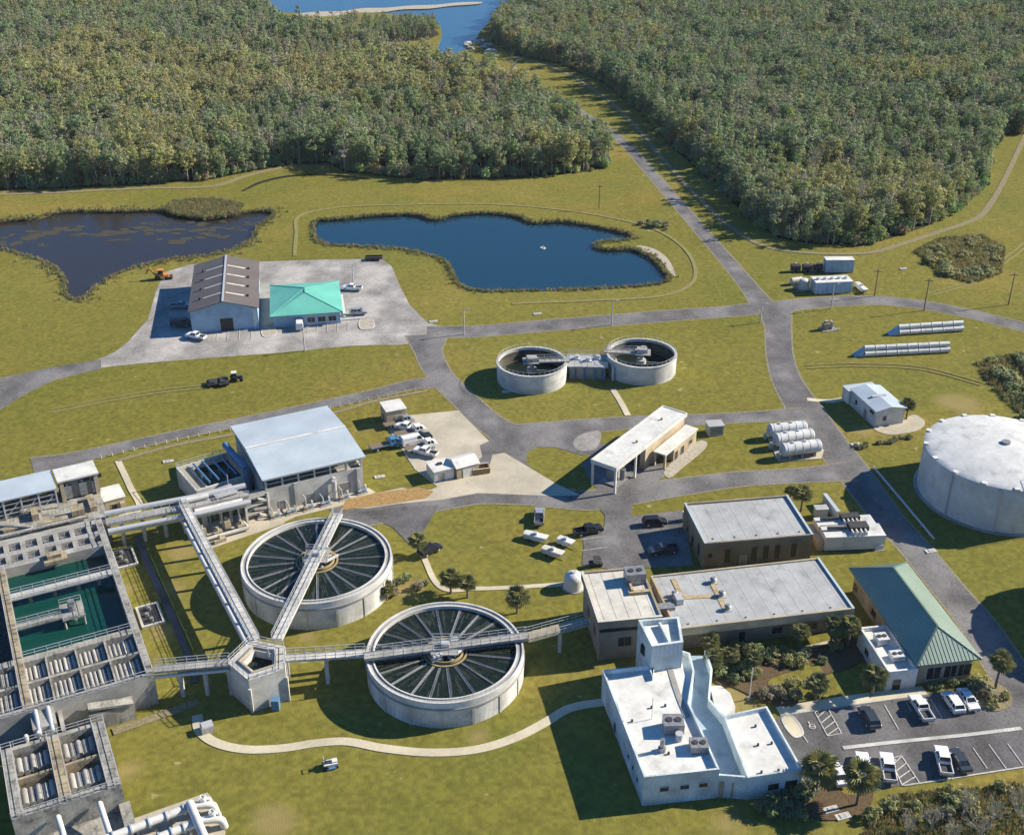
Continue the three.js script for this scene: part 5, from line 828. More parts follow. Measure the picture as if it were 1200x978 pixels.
// three horizontal chemical tanks
{
  const at = [[[903, 503], [943, 499]], [[910, 514], [951, 508]], [[918, 526], [959.5, 520.5]]], names = ['back white horizontal tank of three beside the main road, by the lane', 'middle white horizontal tank of three beside the main road', 'front white horizontal tank of three, over the pale slab edge'];
  at.forEach(([a, b], i) => {
    const A = G(...a, 2.4), B = G(...b, 2.4), c = A.clone().lerp(B, 0.5).setY(0), L = A.distanceTo(B) / 2, o = thing('horizontal_tank', names[i], 'tank', c, Math.atan2(-(B.z - A.z), B.x - A.x), 'white horizontal tanks by the main road');
    part(o, 'shell', [new THREE.CylinderGeometry(1.45, 1.45, 2 * L, 28, 1, true).rotateZ(Math.PI / 2).translate(0, 2.2, 0), ...[-1, 1].map((s) => new THREE.SphereGeometry(1.45, 28, 10, 0, Math.PI * 2, 0, Math.PI / 2).scale(1, 0.35, 1).rotateZ(-s * Math.PI / 2).translate(s * L, 2.2, 0))], M.tankWhite);
    for (let k = -2; k <= 2; k++) part(o, 'band', new THREE.TorusGeometry(1.46, 0.05, 6, 28).rotateY(Math.PI / 2).translate(k * L * 0.42, 2.2, 0), M.tankWhite);
    for (const x of [-L * 0.7, 0, L * 0.7]) part(o, 'saddle', bx(x - 0.3, x + 0.3, 0, 1.2, -1.2, 1.2), M.concrete);
    for (const x of [-L * 0.5, L * 0.2]) part(o, 'manway', vcyl(x, 0, 0.32, 3.5, 3.9, 12), M.galv);
    part(o, 'end_piping', [pipe(V(-L - 0.9, 0.3, 0.3), V(-L - 0.9, 2.6, 0.3), 0.16), pipe(V(-L - 0.9, 2.6, 0.3), V(-L - 0.2, 2.6, 0.3), 0.16), bx(-L - 1.3, -L - 0.7, 0, 1.2, -0.6, 0.1)], M.galv);
  });
  area('tank_slab', 'pale concrete slab under the horizontal tanks', 'concrete', [[899, 512], [942, 508], [966, 528], [962, 538], [912, 541]], M.apron);
}
// electrical containers and switchgear behind the brown hall
{
  const two = [[[[962, 616], [1030, 612], [1038, 626], [968, 631]], 'blue shaded white generator container, on the grass side of the pair'], [[[953, 606], [1020, 603], [1027, 613], [960, 617]], 'white generator container, on the side toward the white storage tank']];
  two.forEach(([q, t]) => {
    const h = 3.2, R = rect(q, h), o = thing('generator_container', t, 'container', R.c, R.rot, 'generator containers'), w = R.w, d = Math.max(2.6, R.d);
    part(o, 'body', bx(-w / 2, w / 2, 0.2, h, -d / 2, d / 2), M.white); part(o, 'skid', bx(-w / 2 - 0.1, w / 2 + 0.1, 0, 0.2, -d / 2 + 0.1, d / 2 - 0.1), M.dark);
    part(o, 'radiator_hood', [bx(-w * 0.06, w * 0.26, h, h + 0.9, -d * 0.42, d * 0.1)], M.dark); for (let k = 0; k < 4; k++) part(o, 'hood_fin', bx(-w * 0.05 + k * w * 0.075, -w * 0.03 + k * w * 0.075, h, h + 0.7, d * 0.12, d * 0.44), M.white);
    part(o, 'muffler', [pipe(V(-w * 0.42, h + 0.5, -0.3), V(-w * 0.1, h + 0.5, -0.3), 0.32, 12)], M.dark);
    for (let k = 0; k < 6; k++) part(o, 'side_panel', bx(-w * 0.46 + k * w * 0.155, -w * 0.33 + k * w * 0.155, 0.5, h - 0.3, d / 2, d / 2 + 0.05), M.white);
    part(o, 'end_louvre', bx(w / 2, w / 2 + 0.08, 0.6, h - 0.4, -d * 0.4, d * 0.4), M.galv); part(o, 'fuel_box', bx(-w / 2 - 1.3, -w / 2 - 0.1, 0, 2.0, -d * 0.4, d * 0.4), M.tan);
  });
  hut('switch_cabinet', 'small grey switchgear cabinet between the palm and the white bar wall', [[955, 592], [968, 591], [971, 596], [957, 597]], 2.2, M.galv, M.roofGrey, (o, R) => opening(o, 'door', 'f', R.d / 2, 0, 0.1, 0.9, 1.7, M.white, M.galv));
  { const a = G(967, 578, 2.2), b = G(983, 599, 2.2), o = thing('screen_wall', 'narrow white blast wall beside the switchgear cabinet', 'wall', a.clone().lerp(b, 0.5).setY(0), Math.atan2(-(b.z - a.z), b.x - a.x)), L = a.distanceTo(b) / 2; part(o, 'panel', bx(-L, L, 0, 2.1, -0.3, 0.3), M.stucco); part(o, 'coping', bx(-L - 0.06, L + 0.06, 2.1, 2.2, -0.4, 0.4), M.metalBlue); }
  { const o = thing('utility_box', 'low white utility box on the grass by the containers', 'box', G(1029, 643, 0), 0.2); part(o, 'box', bx(-0.8, 0.8, 0.1, 1.1, -0.5, 0.5), M.white); part(o, 'pad', bx(-1.1, 1.1, 0, 0.1, -0.8, 0.8), M.concrete); }
}
// fuel site on the north lawn
{
  const h = 3.6, R = rect([[951, 324], [993, 322], [999.5, 329], [957, 331.5]], h), o = thing('fuel_container', 'blue panelled white container at the fuel site beside the curving road', 'container', R.c, R.rot), w = R.w, d = R.d;
  part(o, 'body', bx(-w / 2, w / 2, 0.1, h - 0.15, -d / 2, d / 2), M.white); part(o, 'roof', bx(-w / 2 - 0.1, w / 2 + 0.1, h - 0.15, h, -d / 2 - 0.1, d / 2 + 0.1), M.roofWhite);
  for (let k = 0; k < 5; k++) part(o, 'roof_fan', [vcyl(-w * 0.38 + k * w * 0.19, 0, 0.5, h, h + 0.6, 12)], M.galv); for (let k = 0; k < 8; k++) part(o, 'side_panel', bx(-w * 0.47 + k * w * 0.12, -w * 0.37 + k * w * 0.12, 0.4, h - 0.4, d / 2, d / 2 + 0.05), M.wallBlue);  // side panels a flat blue against the white body
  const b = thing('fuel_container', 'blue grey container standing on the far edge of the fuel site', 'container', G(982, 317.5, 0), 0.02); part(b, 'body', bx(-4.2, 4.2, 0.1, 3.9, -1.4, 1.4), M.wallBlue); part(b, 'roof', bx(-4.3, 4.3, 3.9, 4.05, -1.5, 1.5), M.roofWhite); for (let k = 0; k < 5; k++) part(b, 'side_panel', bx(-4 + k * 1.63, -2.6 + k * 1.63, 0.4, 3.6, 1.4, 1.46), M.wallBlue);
  [['dark fuel tank cart farthest from the containers at the fuel site', 932], ['dark fuel tank cart between two others at the fuel site', 945.5], ['dark fuel tank cart beside the blue grey container', 958]].forEach(([t, px]) => { const c = thing('tank_cart', t, 'cart', G(px, 318, 0), 0.1, 'dark tank carts at the fuel site'); part(c, 'tank', [new THREE.CylinderGeometry(0.95, 0.95, 2.6, 16).rotateZ(Math.PI / 2).translate(0, 1.5, 0)], M.dark); part(c, 'frame', bx(-1.5, 1.5, 0.4, 0.6, -0.8, 0.8), M.steel); for (const z of [-0.8, 0.8]) part(c, 'wheel', new THREE.CylinderGeometry(0.4, 0.4, 0.2, 14).rotateX(Math.PI / 2).translate(0, 0.4, z), M.rubber); part(c, 'cap', bx(-0.3, 0.3, 2.4, 2.7, -0.3, 0.3), M.galv); });
  const t = thing('spray_tank', 'round cream tank on skids at the fuel site', 'tank', G(940, 338, 0), 0.1); part(t, 'tank', [vcyl(0.4, 0.4, 1.5, 0.3, 2.6, 20), new THREE.SphereGeometry(1.5, 20, 8, 0, 6.283, 0, 1.57).scale(1, 0.4, 1).translate(0.4, 2.6, 0.4)], M.roofCream); part(t, 'skid', bx(-2, 2.2, 0, 0.3, -1.3, 1.9), M.steel); part(t, 'pump', bx(-2.6, -1.4, 0.3, 1.4, -0.6, 0.6), M.tan);
  const p = thing('spray_tank', 'squat cream pump skid behind the round cream tank', 'tank', G(931, 333, 0), 0.3); part(p, 'tank', [new THREE.CylinderGeometry(0.9, 0.9, 3.4, 16).rotateZ(Math.PI / 2).translate(0.6, 1.2, 0)], M.roofCream); part(p, 'skid', bx(-1.4, 2.6, 0, 0.3, -0.8, 0.8), M.steel);
  const q = thing('pump_unit', 'small pump unit with yellow tan housing on the round lawn', 'pump', G(969, 386, 0), 0.2); part(q, 'housing', [bx(-1.2, 0.4, 0.2, 2.0, -0.8, 0.8), bx(-0.9, 0.2, 2.0, 2.6, -0.4, 0.4)], M.tan); part(q, 'control_panel', bx(1.0, 1.3, 0, 2.4, -0.7, 0.7), M.galv); part(q, 'base', bx(-1.8, 2.4, 0, 0.2, -1.4, 1.4), M.concrete); part(q, 'pipe', pipe(V(-2.4, 0.8, 0.3), V(-1.1, 0.8, 0.3), 0.3), M.steel); part(q, 'ramp', bx(1.8, 3.4, 0.2, 0.35, 0.4, 1.0), M.concrete);
}
// stacks of long pale pipe sections on the lawn
function pipeStack(label, a, b, n) {
  const A = G(...a), B = G(...b), L = A.distanceTo(B), o = thing('pipe_stack', label, 'pipes', A.clone().lerp(B, 0.5), Math.atan2(-(B.z - A.z), B.x - A.x), 'long rows of pipe sections');
  for (let k = 0; k < n; k++) { const x0 = -L / 2 + k * L / n, x1 = x0 + L / n - 0.25; for (const [z, y] of [[-0.75, 0.72], [0.75, 0.72], [0, 1.95]]) { part(o, 'pipe_section', [pipe(V(x0, y, z), V(x1, y, z), 0.7, 14), new THREE.TorusGeometry(0.66, 0.1, 6, 14).rotateY(Math.PI / 2).translate(x0, y, z)], y > 1 ? M.tankWhite : M.white); } part(o, 'sleeper', bx(x0 + 0.8, x0 + 1.1, 0, 0.06, -1.6, 1.6), M.wood); }
  part(o, 'end_ramp', faces([[V(-L / 2 - 2.6, 0.05, -1), V(-L / 2 - 2.6, 0.05, 1), V(-L / 2, 1.9, 0.8), V(-L / 2, 1.9, -0.8)], [V(-L / 2 - 2.6, 0.05, 1), V(-L / 2, 0, 1), V(-L / 2, 1.9, 0.8)], [V(-L / 2 - 2.6, 0.05, -1), V(-L / 2, 1.9, -0.8), V(-L / 2, 0, -1)]]), M.wallBlue).material.side = THREE.DoubleSide;
}
pipeStack('shorter row of stacked white pipe sections on the lawn', [1052, 391], [1128, 386], 6);
pipeStack('longer row of stacked white pipe sections on the lawn', [1012, 416], [1112, 411], 8);
// white domed tank beside the taupe block
{ const o = thing('domed_tank', 'white dome shaped tank against the taupe block', 'tank', G(672, 688, 0)); o.scale.setScalar(0.85); part(o, 'shell', [new THREE.CylinderGeometry(2.1, 2.2, 2.2, 28, 1, true).translate(0, 1.3, 0), new THREE.SphereGeometry(2.1, 28, 10, 0, 6.283, 0, 1.5708).scale(1, 0.75, 1).translate(0, 2.4, 0)], M.tankWhite); part(o, 'base', vcyl(0, 0, 2.5, 0, 0.2, 24), M.concrete); part(o, 'lid', vcyl(0, 0, 0.5, 3.9, 4.15, 14), M.galv); part(o, 'pipe', [pipe(V(2.4, 0.2, 0.4), V(2.4, 3, 0.4), 0.15), pipe(V(2.4, 3, 0.4), V(1.6, 3, 0.4), 0.15)], M.galv); }
// garden boxes and small plant items on the lawn
for (const [px, py, w, d, h, t] of [[243, 862, 1.9, 1.6, 1.3, 'pale concrete chamber beside the curving footpath'], [128, 520, 0, 0, 0, '']]) if (w) { const o = thing('valve_chamber', t, 'chamber', G(px, py - 6), BR); part(o, 'box', bx(-w / 2, w / 2, 0, h, -d / 2, d / 2), M.concretePale); part(o, 'lid', bx(-w / 2 + 0.15, w / 2 - 0.15, h, h + 0.08, -d / 2 + 0.15, d / 2 - 0.15), M.galv); }
for (const [px, py, t] of [[146, 655, 'concrete pit frame with dark grating beside the green basin, toward the screen house'], [176, 722, 'concrete pit frame with dark grating beside the green basin, toward the front corner']]) {
  const o = thing('grating_pit', t, 'pit', G(px, py), BR); part(o, 'frame', [bx(-2, 2, 0, 0.5, -3.2, -2.8), bx(-2, 2, 0, 0.5, 2.8, 3.2), bx(-2, -1.6, 0, 0.5, -2.8, 2.8), bx(1.6, 2, 0, 0.5, -2.8, 2.8)], M.concretePale); part(o, 'grating', bx(-1.6, 1.6, 0, 0.25, -2.8, 2.8), M.dark); for (let k = 0; k < 3; k++) part(o, 'valve', [vcyl(rr(-0.8, 0.8), -1.6 + k * 1.6, 0.35, 0.25, 0.9, 10)], M.steel);
}
road('long dark drainage slot in the lawn beside the basins', [[160, 628], [176, 668], [198, 715], [218, 765], [228, 800]], 1.3, M.asphaltDark, 'drain_channel', 0);
road('earth strip below the basin block', [[132, 858], [170, 845], [215, 829], [232, 822]], 1.6, M.dirt, 'track', 0);

// pump skids along the foot of the blue roofed hall
[['by the stair frame', 322, 607], ['second from the stair frame', 341, 602], ['below the middle of the hall wall', 361, 597], ['fourth from the stair frame', 381, 592], ['beside the hall duct', 403, 585], ['at the lawn end of the hall', 424, 578]].forEach(([t, x, y], i) => {
  const o = thing('pump_skid', 'small pump skid with pipes ' + t, 'pump', G(x, y), BR + 0.1, 'pump skids along the blue roofed hall');
  part(o, 'base', bx(-1.2, 1.2, 0, 0.25, -0.6, 0.6), M.concrete); part(o, 'pump_casing', [new THREE.CylinderGeometry(0.38, 0.38, 0.9, 14).rotateZ(Math.PI / 2).translate(-0.4, 0.7, 0)], i % 2 ? M.steel : M.concreteTan); part(o, 'motor', [new THREE.CylinderGeometry(0.28, 0.28, 0.8, 12).rotateZ(Math.PI / 2).translate(0.6, 0.65, 0)], M.pipeBlue); part(o, 'riser', [pipe(V(-0.4, 0.7, 0), V(-0.4, 2.0 + (i % 3) * 0.4, 0), 0.14), pipe(V(-0.4, 2.0 + (i % 3) * 0.4, 0), V(-0.4, 2.0 + (i % 3) * 0.4, -1.6), 0.14)], M.galv); part(o, 'panel', bx(0.9, 1.2, 0.25, 1.6, -0.5, -0.1), M.white);
});

// ---------------------------------------------------------------- painted markings and kerbs
const markY = level + 0.006;
function stripe(parent, a, b, w, m = M.paint, name = 'line') { const A = G(...a, 0).setY(markY), B = G(...b, 0).setY(markY), d = B.clone().sub(A).normalize(), s = V(-d.z, 0, d.x).multiplyScalar(w / 2); const p = parent.position; return part(parent, name, faces([[A.clone().add(s), A.clone().sub(s), B.clone().sub(s), B.clone().add(s)].map((v) => v.sub(p)).reverse()]), m); }
M.paint.side = M.paintBlue.side = THREE.DoubleSide;
function marks(label) { const o = new THREE.Group(); o.name = numbered('parking_marking'); scene.add(o); tag(o, label, 'markings', null, 'structure'); return o; }
{
  const o = marks('white stall lines of the car park');
  for (const [a, b] of [[[1037, 827], [1053, 855]], [[1140.5, 877], [1157, 901]], [[1159, 873], [1180, 902]], [[1181, 872], [1199, 897]], [[1098, 886], [1117, 914]], [[1062, 823], [1068, 834]], [[1012, 831], [1028, 857]], [[1090, 819], [1104, 842]], [[941, 862], [947, 871]]]) stripe(o, a, b, 0.13);
  for (const [a, b, c, d] of [[[955, 835], [970, 863], [970, 830], [986.5, 860]], [[1043.6, 889.6], [1057.6, 921], [1056.5, 886], [1078, 918]]]) {
    stripe(o, a, b, 0.14); stripe(o, c, d, 0.14); stripe(o, b, d, 0.14); stripe(o, a, c, 0.14);
    for (let k = 0; k < 4; k++) { const t0 = 0.22 + k * 0.25, t1 = t0 - 0.2, L = (p, q, t) => [p[0] + (q[0] - p[0]) * t, p[1] + (q[1] - p[1]) * t]; stripe(o, L(a, b, Math.min(1, t0)), L(c, d, Math.max(0, t1)), 0.16, M.paint, 'hatch_line'); }
  }
  { const c = G(952, 852).setY(markY); part(o, 'wheelchair_symbol', [new THREE.RingGeometry(0.42, 0.55, 24).rotateX(-Math.PI / 2).translate(c.x, markY, c.z), new THREE.CircleGeometry(0.16, 12).rotateX(-Math.PI / 2).translate(c.x - 0.35, markY, c.z - 0.95), faces([[V(c.x - 0.42, markY, c.z - 0.8), V(c.x - 0.28, markY, c.z - 0.8), V(c.x - 0.12, markY, c.z + 0.1), V(c.x - 0.28, markY, c.z + 0.1)].reverse()]), faces([[V(c.x - 0.2, markY, c.z - 0.02), V(c.x + 0.5, markY, c.z - 0.02), V(c.x + 0.5, markY, c.z + 0.12), V(c.x - 0.2, markY, c.z + 0.12)].reverse()])], M.paint); }
  const cs = solo('drain_strip', 'pale concrete drain strip down the middle of the car park', 'drain', ribbon(PX([[988, 877], [1060, 869], [1130, 862], [1197, 854]]), 0.7, markY), M.concretePale, null, 'structure');
}
{
  const o = marks('white stall lines in front of the garage');
  for (const x of [241, 255, 267.5, 281, 295]) stripe(o, [x, 387.5], [x - 1, 399], 0.13);
  const p = marks('white stall lines around the teal roofed office');
  for (const x of [333, 361, 372, 384, 396, 408]) stripe(p, [x, 381 - (x - 333) * 0.045], [x - 0.5, 391 - (x - 333) * 0.05], 0.13);
  for (const y of [347, 352, 357, 362]) stripe(p, [404, y], [425, y - 0.6], 0.13);
  const q = marks('white stall lines beside the brown hall drive');
  for (const y of [633, 646]) stripe(q, [681, y], [711, y - 4], 0.13);
}
function kerb(label, px, w, h, m = M.concretePale) { const P = PX(px), o = thing('kerb', label, 'kerb', P[0].clone()); for (let i = 0; i + 1 < P.length; i++) part(o, 'kerb_stone', beam(P[i].clone().sub(P[0]).setY(h / 2 + i * 0.002), P[i + 1].clone().sub(P[0]).setY(h / 2 + i * 0.002), w, h), m); return o; }
kerb('white kerb wall before the garage', [[264, 386], [291, 383]], 0.5, 0.5, M.white);
kerb('white kerb before the teal roofed office', [[379, 377], [405, 375], [430, 373]], 0.45, 0.35, M.white);
kerb('white kerb beside the teal roofed office', [[400, 346], [404, 372]], 0.7, 0.3, M.white);
kerb('concrete kerb on the far side of the car park', [[920, 838], [1000, 826], [1084, 814]], 0.25, 0.15);
kerb('concrete kerb along the mown side of the car park', [[1060, 921], [1130, 910], [1200, 899]], 0.25, 0.15);
for (const [px, t, m] of [[[[308, 386], [321, 385], [322, 393], [310, 395]], 'small tan kerbed island between the garage and the office', M.sand], [[[423, 374], [434, 373], [437, 384], [424, 386]], 'small tan kerbed island at the office corner', M.sand], [[[917, 842], [928, 840], [941, 860], [932, 864]], 'sandy kerbed island beside the white office', M.path]]) { const P = smooth(PX(px), true, 40).slice(0, -1), c = P[0].clone(); const o = thing('kerbed_island', t, 'traffic island', c); part(o, 'bed', prism(P.map((p) => [p.x - c.x, p.z - c.z]), 0, 0.14), m); part(o, 'kerb_ring', ribbon(P.concat([P[0]]).map((p) => p.clone().sub(c)), 0.3, 0.17), M.concretePale).material.side = THREE.DoubleSide; }

// ---------------------------------------------------------------- vehicles (x forwards)
const carPaint = { white: mat([0.72, 0.73, 0.74], 0.3, { metalness: 0.1 }), silver: mat([0.38, 0.40, 0.43], 0.3, { metalness: 0.4 }), black: mat([0.018, 0.018, 0.02], 0.25), slate: mat([0.05, 0.065, 0.085], 0.3, { metalness: 0.3 }), blue: mat([0.06, 0.20, 0.38], 0.35), green: mat([0.10, 0.16, 0.10], 0.5) };
const head = mat([0.75, 0.77, 0.78], 0.15), tail = mat([0.35, 0.02, 0.015], 0.3);
function sideExtrude(pts, w, bevel = 0.06) { const g = new THREE.ExtrudeGeometry(new THREE.Shape(pts.map((p) => new THREE.Vector2(...p))), { depth: w - 2 * bevel, bevelEnabled: true, bevelSize: bevel, bevelThickness: bevel, bevelSegments: 2, steps: 1 }); return g.translate(0, 0, -w / 2 + bevel); }
function frustum(x0, x1, X0, X1, y0, y1, w0, w1) { const a = [V(x0, y0, -w0), V(x1, y0, -w0), V(x1, y0, w0), V(x0, y0, w0)], b = [V(X0, y1, -w1), V(X1, y1, -w1), V(X1, y1, w1), V(X0, y1, w1)], q = [[b[3], b[2], b[1], b[0]]]; for (let i = 0; i < 4; i++) { const j = (i + 1) % 4; q.push([a[i], b[i], b[j], a[j]]); } return { g: faces(q), a, b }; }
const vehicleProto = {};
function vehicle(kind, colour, px, fwd, label, group) {
  const p = G(...px), f = Array.isArray(fwd) ? G(...fwd).sub(p) : fwd.clone(), rot = Math.atan2(-f.z, f.x), key = kind + colour, name = { pickup: 'pickup_truck', suv: 'parked_car', sedan: 'parked_car', van: 'van', flatbed: 'flatbed_truck' }[kind], cat = { pickup: 'pickup', suv: 'car', sedan: 'car', van: 'van', flatbed: 'truck' }[kind];
  p.y = level;
  if (vehicleProto[key]) { const c = copyOf(vehicleProto[key], p, rot, label, group); if (!group) delete c.userData.group; return c; }
  const o = thing(name, label, cat, p, rot, group), m = carPaint[colour]; vehicleProto[key] = o;
  const S = { pickup: { L: 2.9, w: 1.98, belt: 1.12, roof: 1.82, cab: [-0.65, 1.35, -0.45, 0.75] }, suv: { L: 2.4, w: 1.9, belt: 1.08, roof: 1.74, cab: [-2.25, 1.15, -1.95, 0.55] }, sedan: { L: 2.35, w: 1.82, belt: 0.96, roof: 1.44, cab: [-1.75, 1.2, -1.0, 0.45] }, van: { L: 2.7, w: 2.0, belt: 1.25, roof: 2.15, cab: [-2.6, 2.0, -2.5, 1.5] }, flatbed: { L: 3.6, w: 2.1, belt: 1.3, roof: 2.1, cab: [1.0, 2.9, 1.1, 2.4] } }[kind];
  const { L, w, belt, roof, cab } = S, hw = w / 2;
  if (kind === 'pickup') part(o, 'body', [sideExtrude([[-0.7, 0.42], [2.75, 0.42], [2.9, 0.6], [2.86, 0.9], [2.6, 1.02], [1.45, 1.12], [-0.7, 1.12]], w), bx(-2.86, -0.7, 0.42, 0.66, -hw + 0.03, hw - 0.03), bx(-2.86, -0.7, 0.66, 1.1, -hw + 0.03, -hw + 0.15), bx(-2.86, -0.7, 0.66, 1.1, hw - 0.15, hw - 0.03), bx(-2.9, -2.8, 0.5, 1.1, -hw + 0.08, hw - 0.08)], m);
  else if (kind === 'flatbed') part(o, 'body', [sideExtrude([[0.9, 0.5], [3.5, 0.5], [3.6, 0.8], [3.4, 1.2], [2.95, 1.3], [0.9, 1.3]], w), bx(-3.6, 0.8, 0.85, 1.0, -hw, hw), bx(-3.4, 0.9, 0.5, 0.85, -0.45, 0.45)], m);
  else part(o, 'body', sideExtrude([[-L + 0.05, 0.38], [L - 0.12, 0.36], [L, 0.55], [L - 0.04, 0.78], [cab[1] + 0.15, belt - 0.08], [cab[1] - 0.1, belt], [cab[0], belt], [-L + 0.03, belt - 0.06], [-L, 0.7]], w), m);
  if (kind === 'pickup') part(o, 'cargo_bed', bx(-2.79, -0.72, 0.66, 0.68, -hw + 0.16, hw - 0.16), M.dark);
  if (kind === 'flatbed') { part(o, 'cargo_bed', bx(-3.55, 0.75, 1.0, 1.04, -hw + 0.05, hw - 0.05), M.wood); part(o, 'headboard', bx(0.76, 0.84, 1.0, 2.0, -hw, hw), m); }
  const fr = frustum(cab[0], cab[1], cab[2], cab[3], belt, roof - 0.05, hw - 0.07, hw - 0.24), gl = part(o, 'windows', fr.g, M.glass); gl.material.side = THREE.DoubleSide;
  part(o, 'roof_panel', [bx(cab[2] - 0.04, cab[3] + 0.02, roof - 0.06, roof, -hw + 0.22, hw - 0.22), ...fr.a.map((a, i) => beam(a, fr.b[i], 0.12, 0.12)), ...(kind === 'suv' || kind === 'van' ? [0.3, 0.62] : [0.5]).flatMap((t) => [[0, 1], [3, 2]].map(([i, j]) => beam(fr.a[i].clone().lerp(fr.a[j], t), fr.b[i].clone().lerp(fr.b[j], t), 0.1, 0.08))), ...(kind === 'van' ? [bx(cab[0], 0.7, belt, roof - 0.1, -hw + 0.06, hw - 0.06)] : [])], m);
  const wx = kind === 'pickup' ? [-1.85, 1.85] : kind === 'flatbed' ? [-2.2, 2.4] : [-L * 0.6, L * 0.6];
  for (const x of wx) for (const s of [-1, 1]) { const wheel = part(o, 'wheel', new THREE.CylinderGeometry(0.37, 0.37, 0.25, 18).rotateX(Math.PI / 2).translate(x, 0.37, s * (hw - 0.1)), M.rubber); part(wheel, 'rim', new THREE.CylinderGeometry(0.22, 0.22, 0.03, 14).rotateX(Math.PI / 2).translate(x, 0.37, s * (hw + 0.03)), M.galv); }
  for (const s of [-1, 1]) { part(o, 'headlight', bx(L - 0.16, L + 0.02, 0.66, 0.84, s * (hw - 0.2) - 0.16, s * (hw - 0.2) + 0.16), head); part(o, 'tail_light', bx(-L - 0.02, -L + 0.1, 0.72, 0.92, s * (hw - 0.18) - 0.1, s * (hw - 0.18) + 0.1), tail); part(o, 'mirror', bx(cab[1] - 0.35, cab[1] - 0.15, belt, belt + 0.16, s * (hw + 0.02), s * (hw + 0.2)), m); }
  part(o, 'bumper', [bx(L - 0.05, L + 0.06, 0.42, 0.58, -hw + 0.1, hw - 0.1), bx(-L - 0.06, -L + 0.04, 0.42, 0.6, -hw + 0.1, hw - 0.1)], M.steel);
  part(o, 'windscreen_wiper', bx(cab[1] - 0.02, cab[1] + 0.06, belt, belt + 0.03, -hw + 0.3, hw - 0.3), M.dark);
  return o;
}
const stallDir = G(1160, 873).sub(G(1180, 902)), back = stallDir.clone().negate();
vehicle('suv', 'slate', [1018, 845], stallDir, 'dark slate car parked beside the hatched bay of the car park');
vehicle('pickup', 'white', [1079, 834], stallDir, 'white pickup with dark bed parked under the green roofed hall');
vehicle('suv', 'white', [1116, 827], stallDir, 'white estate car between a white pickup and a white saloon');
vehicle('sedan', 'white', [1134, 824], back, 'white saloon beside the shrub bed by the green roofed hall');
vehicle('sedan', 'white', [981, 911], stallDir, 'white saloon half behind the palm beside the white office');
vehicle('suv', 'white', [1011, 900], stallDir, 'white car behind the second car park palm');
vehicle('pickup', 'white', [1040, 904], stallDir, 'white pickup beside the hatched bay on the lawn side');
vehicle('pickup', 'white', [1105, 896], stallDir, 'white pickup with dark bed next to a slate saloon');
vehicle('sedan', 'slate', [1124, 895], stallDir, 'slate saloon next to a white pickup on the lawn side');
vehicle('pickup', 'silver', [632, 609], [632.6, 596], 'silver pickup alone on the lawn by the loop road');
vehicle('pickup', 'black', [689, 625], [704, 622], 'black pickup in the stall beside the brown hall drive');
vehicle('suv', 'black', [504, 648], [514, 643], 'black car on the lawn by the clarifier palms');
vehicle('suv', 'black', [767, 615], [782, 614], 'black car in the shade behind the brown hall corner');
vehicle('pickup', 'slate', [777, 648], [764, 650], 'slate pickup in the shade of the brown hall');
const yardDir = G(481, 494).sub(G(452, 500.5));
vehicle('flatbed', 'silver', [467, 498.5], yardDir, 'silver flatbed truck beside the cream store shed');
vehicle('pickup', 'white', [477, 504], yardDir, 'white pickup parked second from the cream store shed');
vehicle('flatbed', 'white', [481, 510], yardDir, 'white flatbed truck parked third from the cream store shed');
vehicle('pickup', 'black', [491, 516.5], yardDir, 'black pickup in the row of parked trucks');
vehicle('van', 'white', [484, 520.5], yardDir, 'white van parked behind the black pickup in the truck row');
vehicle('flatbed', 'white', [494, 527], yardDir, 'white flatbed truck at the end of the row toward the white store shed');
vehicle('pickup', 'white', [499, 533], yardDir, 'white pickup beside the white store shed in the truck row');
vehicle('flatbed', 'blue', [452, 525], yardDir, 'blue flatbed truck on the strip beside the blue roofed hall');
vehicle('pickup', 'white', [230, 397], [242, 395], 'white pickup before the garage corner');
vehicle('pickup', 'silver', [212, 361], [222, 360.5], 'silver pickup in the garage shade, the one toward the pond');
vehicle('van', 'slate', [212, 382], [222, 381.5], 'dark van in the garage shade, the one toward the lane');
vehicle('van', 'white', [351, 384], [350.5, 376], 'white van before the teal roofed office door');
vehicle('pickup', 'white', [413, 340], [424, 339.5], 'white pickup on the far side of the teal roofed office');
vehicle('suv', 'silver', [420, 368.5], [430, 368], 'silver car by the tan island at the office corner');
// trailers and boats on the lawn
function boat(label, px, fwd, L, m) {
  const p = G(...px), f = G(...fwd).sub(p), o = thing('boat_trailer', label, 'boat', p, Math.atan2(-f.z, f.x), 'small boats and trailers on the lawn');
  const hull = [[-L / 2, 0.6], [-L / 2, 1.15], [L / 2, 1.3], [L / 2 - 0.6, 0.75], [L / 2 - 1.4, 0.55]]; part(o, 'hull', sideExtrude(hull, 1.8, 0.3), m); part(o, 'deck', [bx(-L * 0.35, L * 0.15, 1.2, 1.28, -0.6, 0.6)], M.wallBlue); part(o, 'console', bx(-0.4, 0.3, 1.28, 1.9, -0.35, 0.35), M.galv); part(o, 'trailer_frame', [bx(-L / 2, L / 2 + 1, 0.4, 0.5, -0.1, 0.1), bx(-L * 0.3, -L * 0.2, 0.35, 0.5, -0.9, 0.9)], M.steel); for (const s of [-1, 1]) part(o, 'wheel', new THREE.CylinderGeometry(0.3, 0.3, 0.18, 14).rotateX(Math.PI / 2).translate(-L * 0.25, 0.3, s * 0.95), M.rubber);
}
boat('white boat on a trailer by the silver pickup on the lawn', [628, 633], [640, 636], 4.2, M.white);
boat('white boat on a trailer, the one by the domed tank', [648, 651], [660, 655], 3.8, M.roofCream);
boat('small white jet boat on a trailer by the black pickup stall', [663, 639], [671, 642], 2.8, M.white);
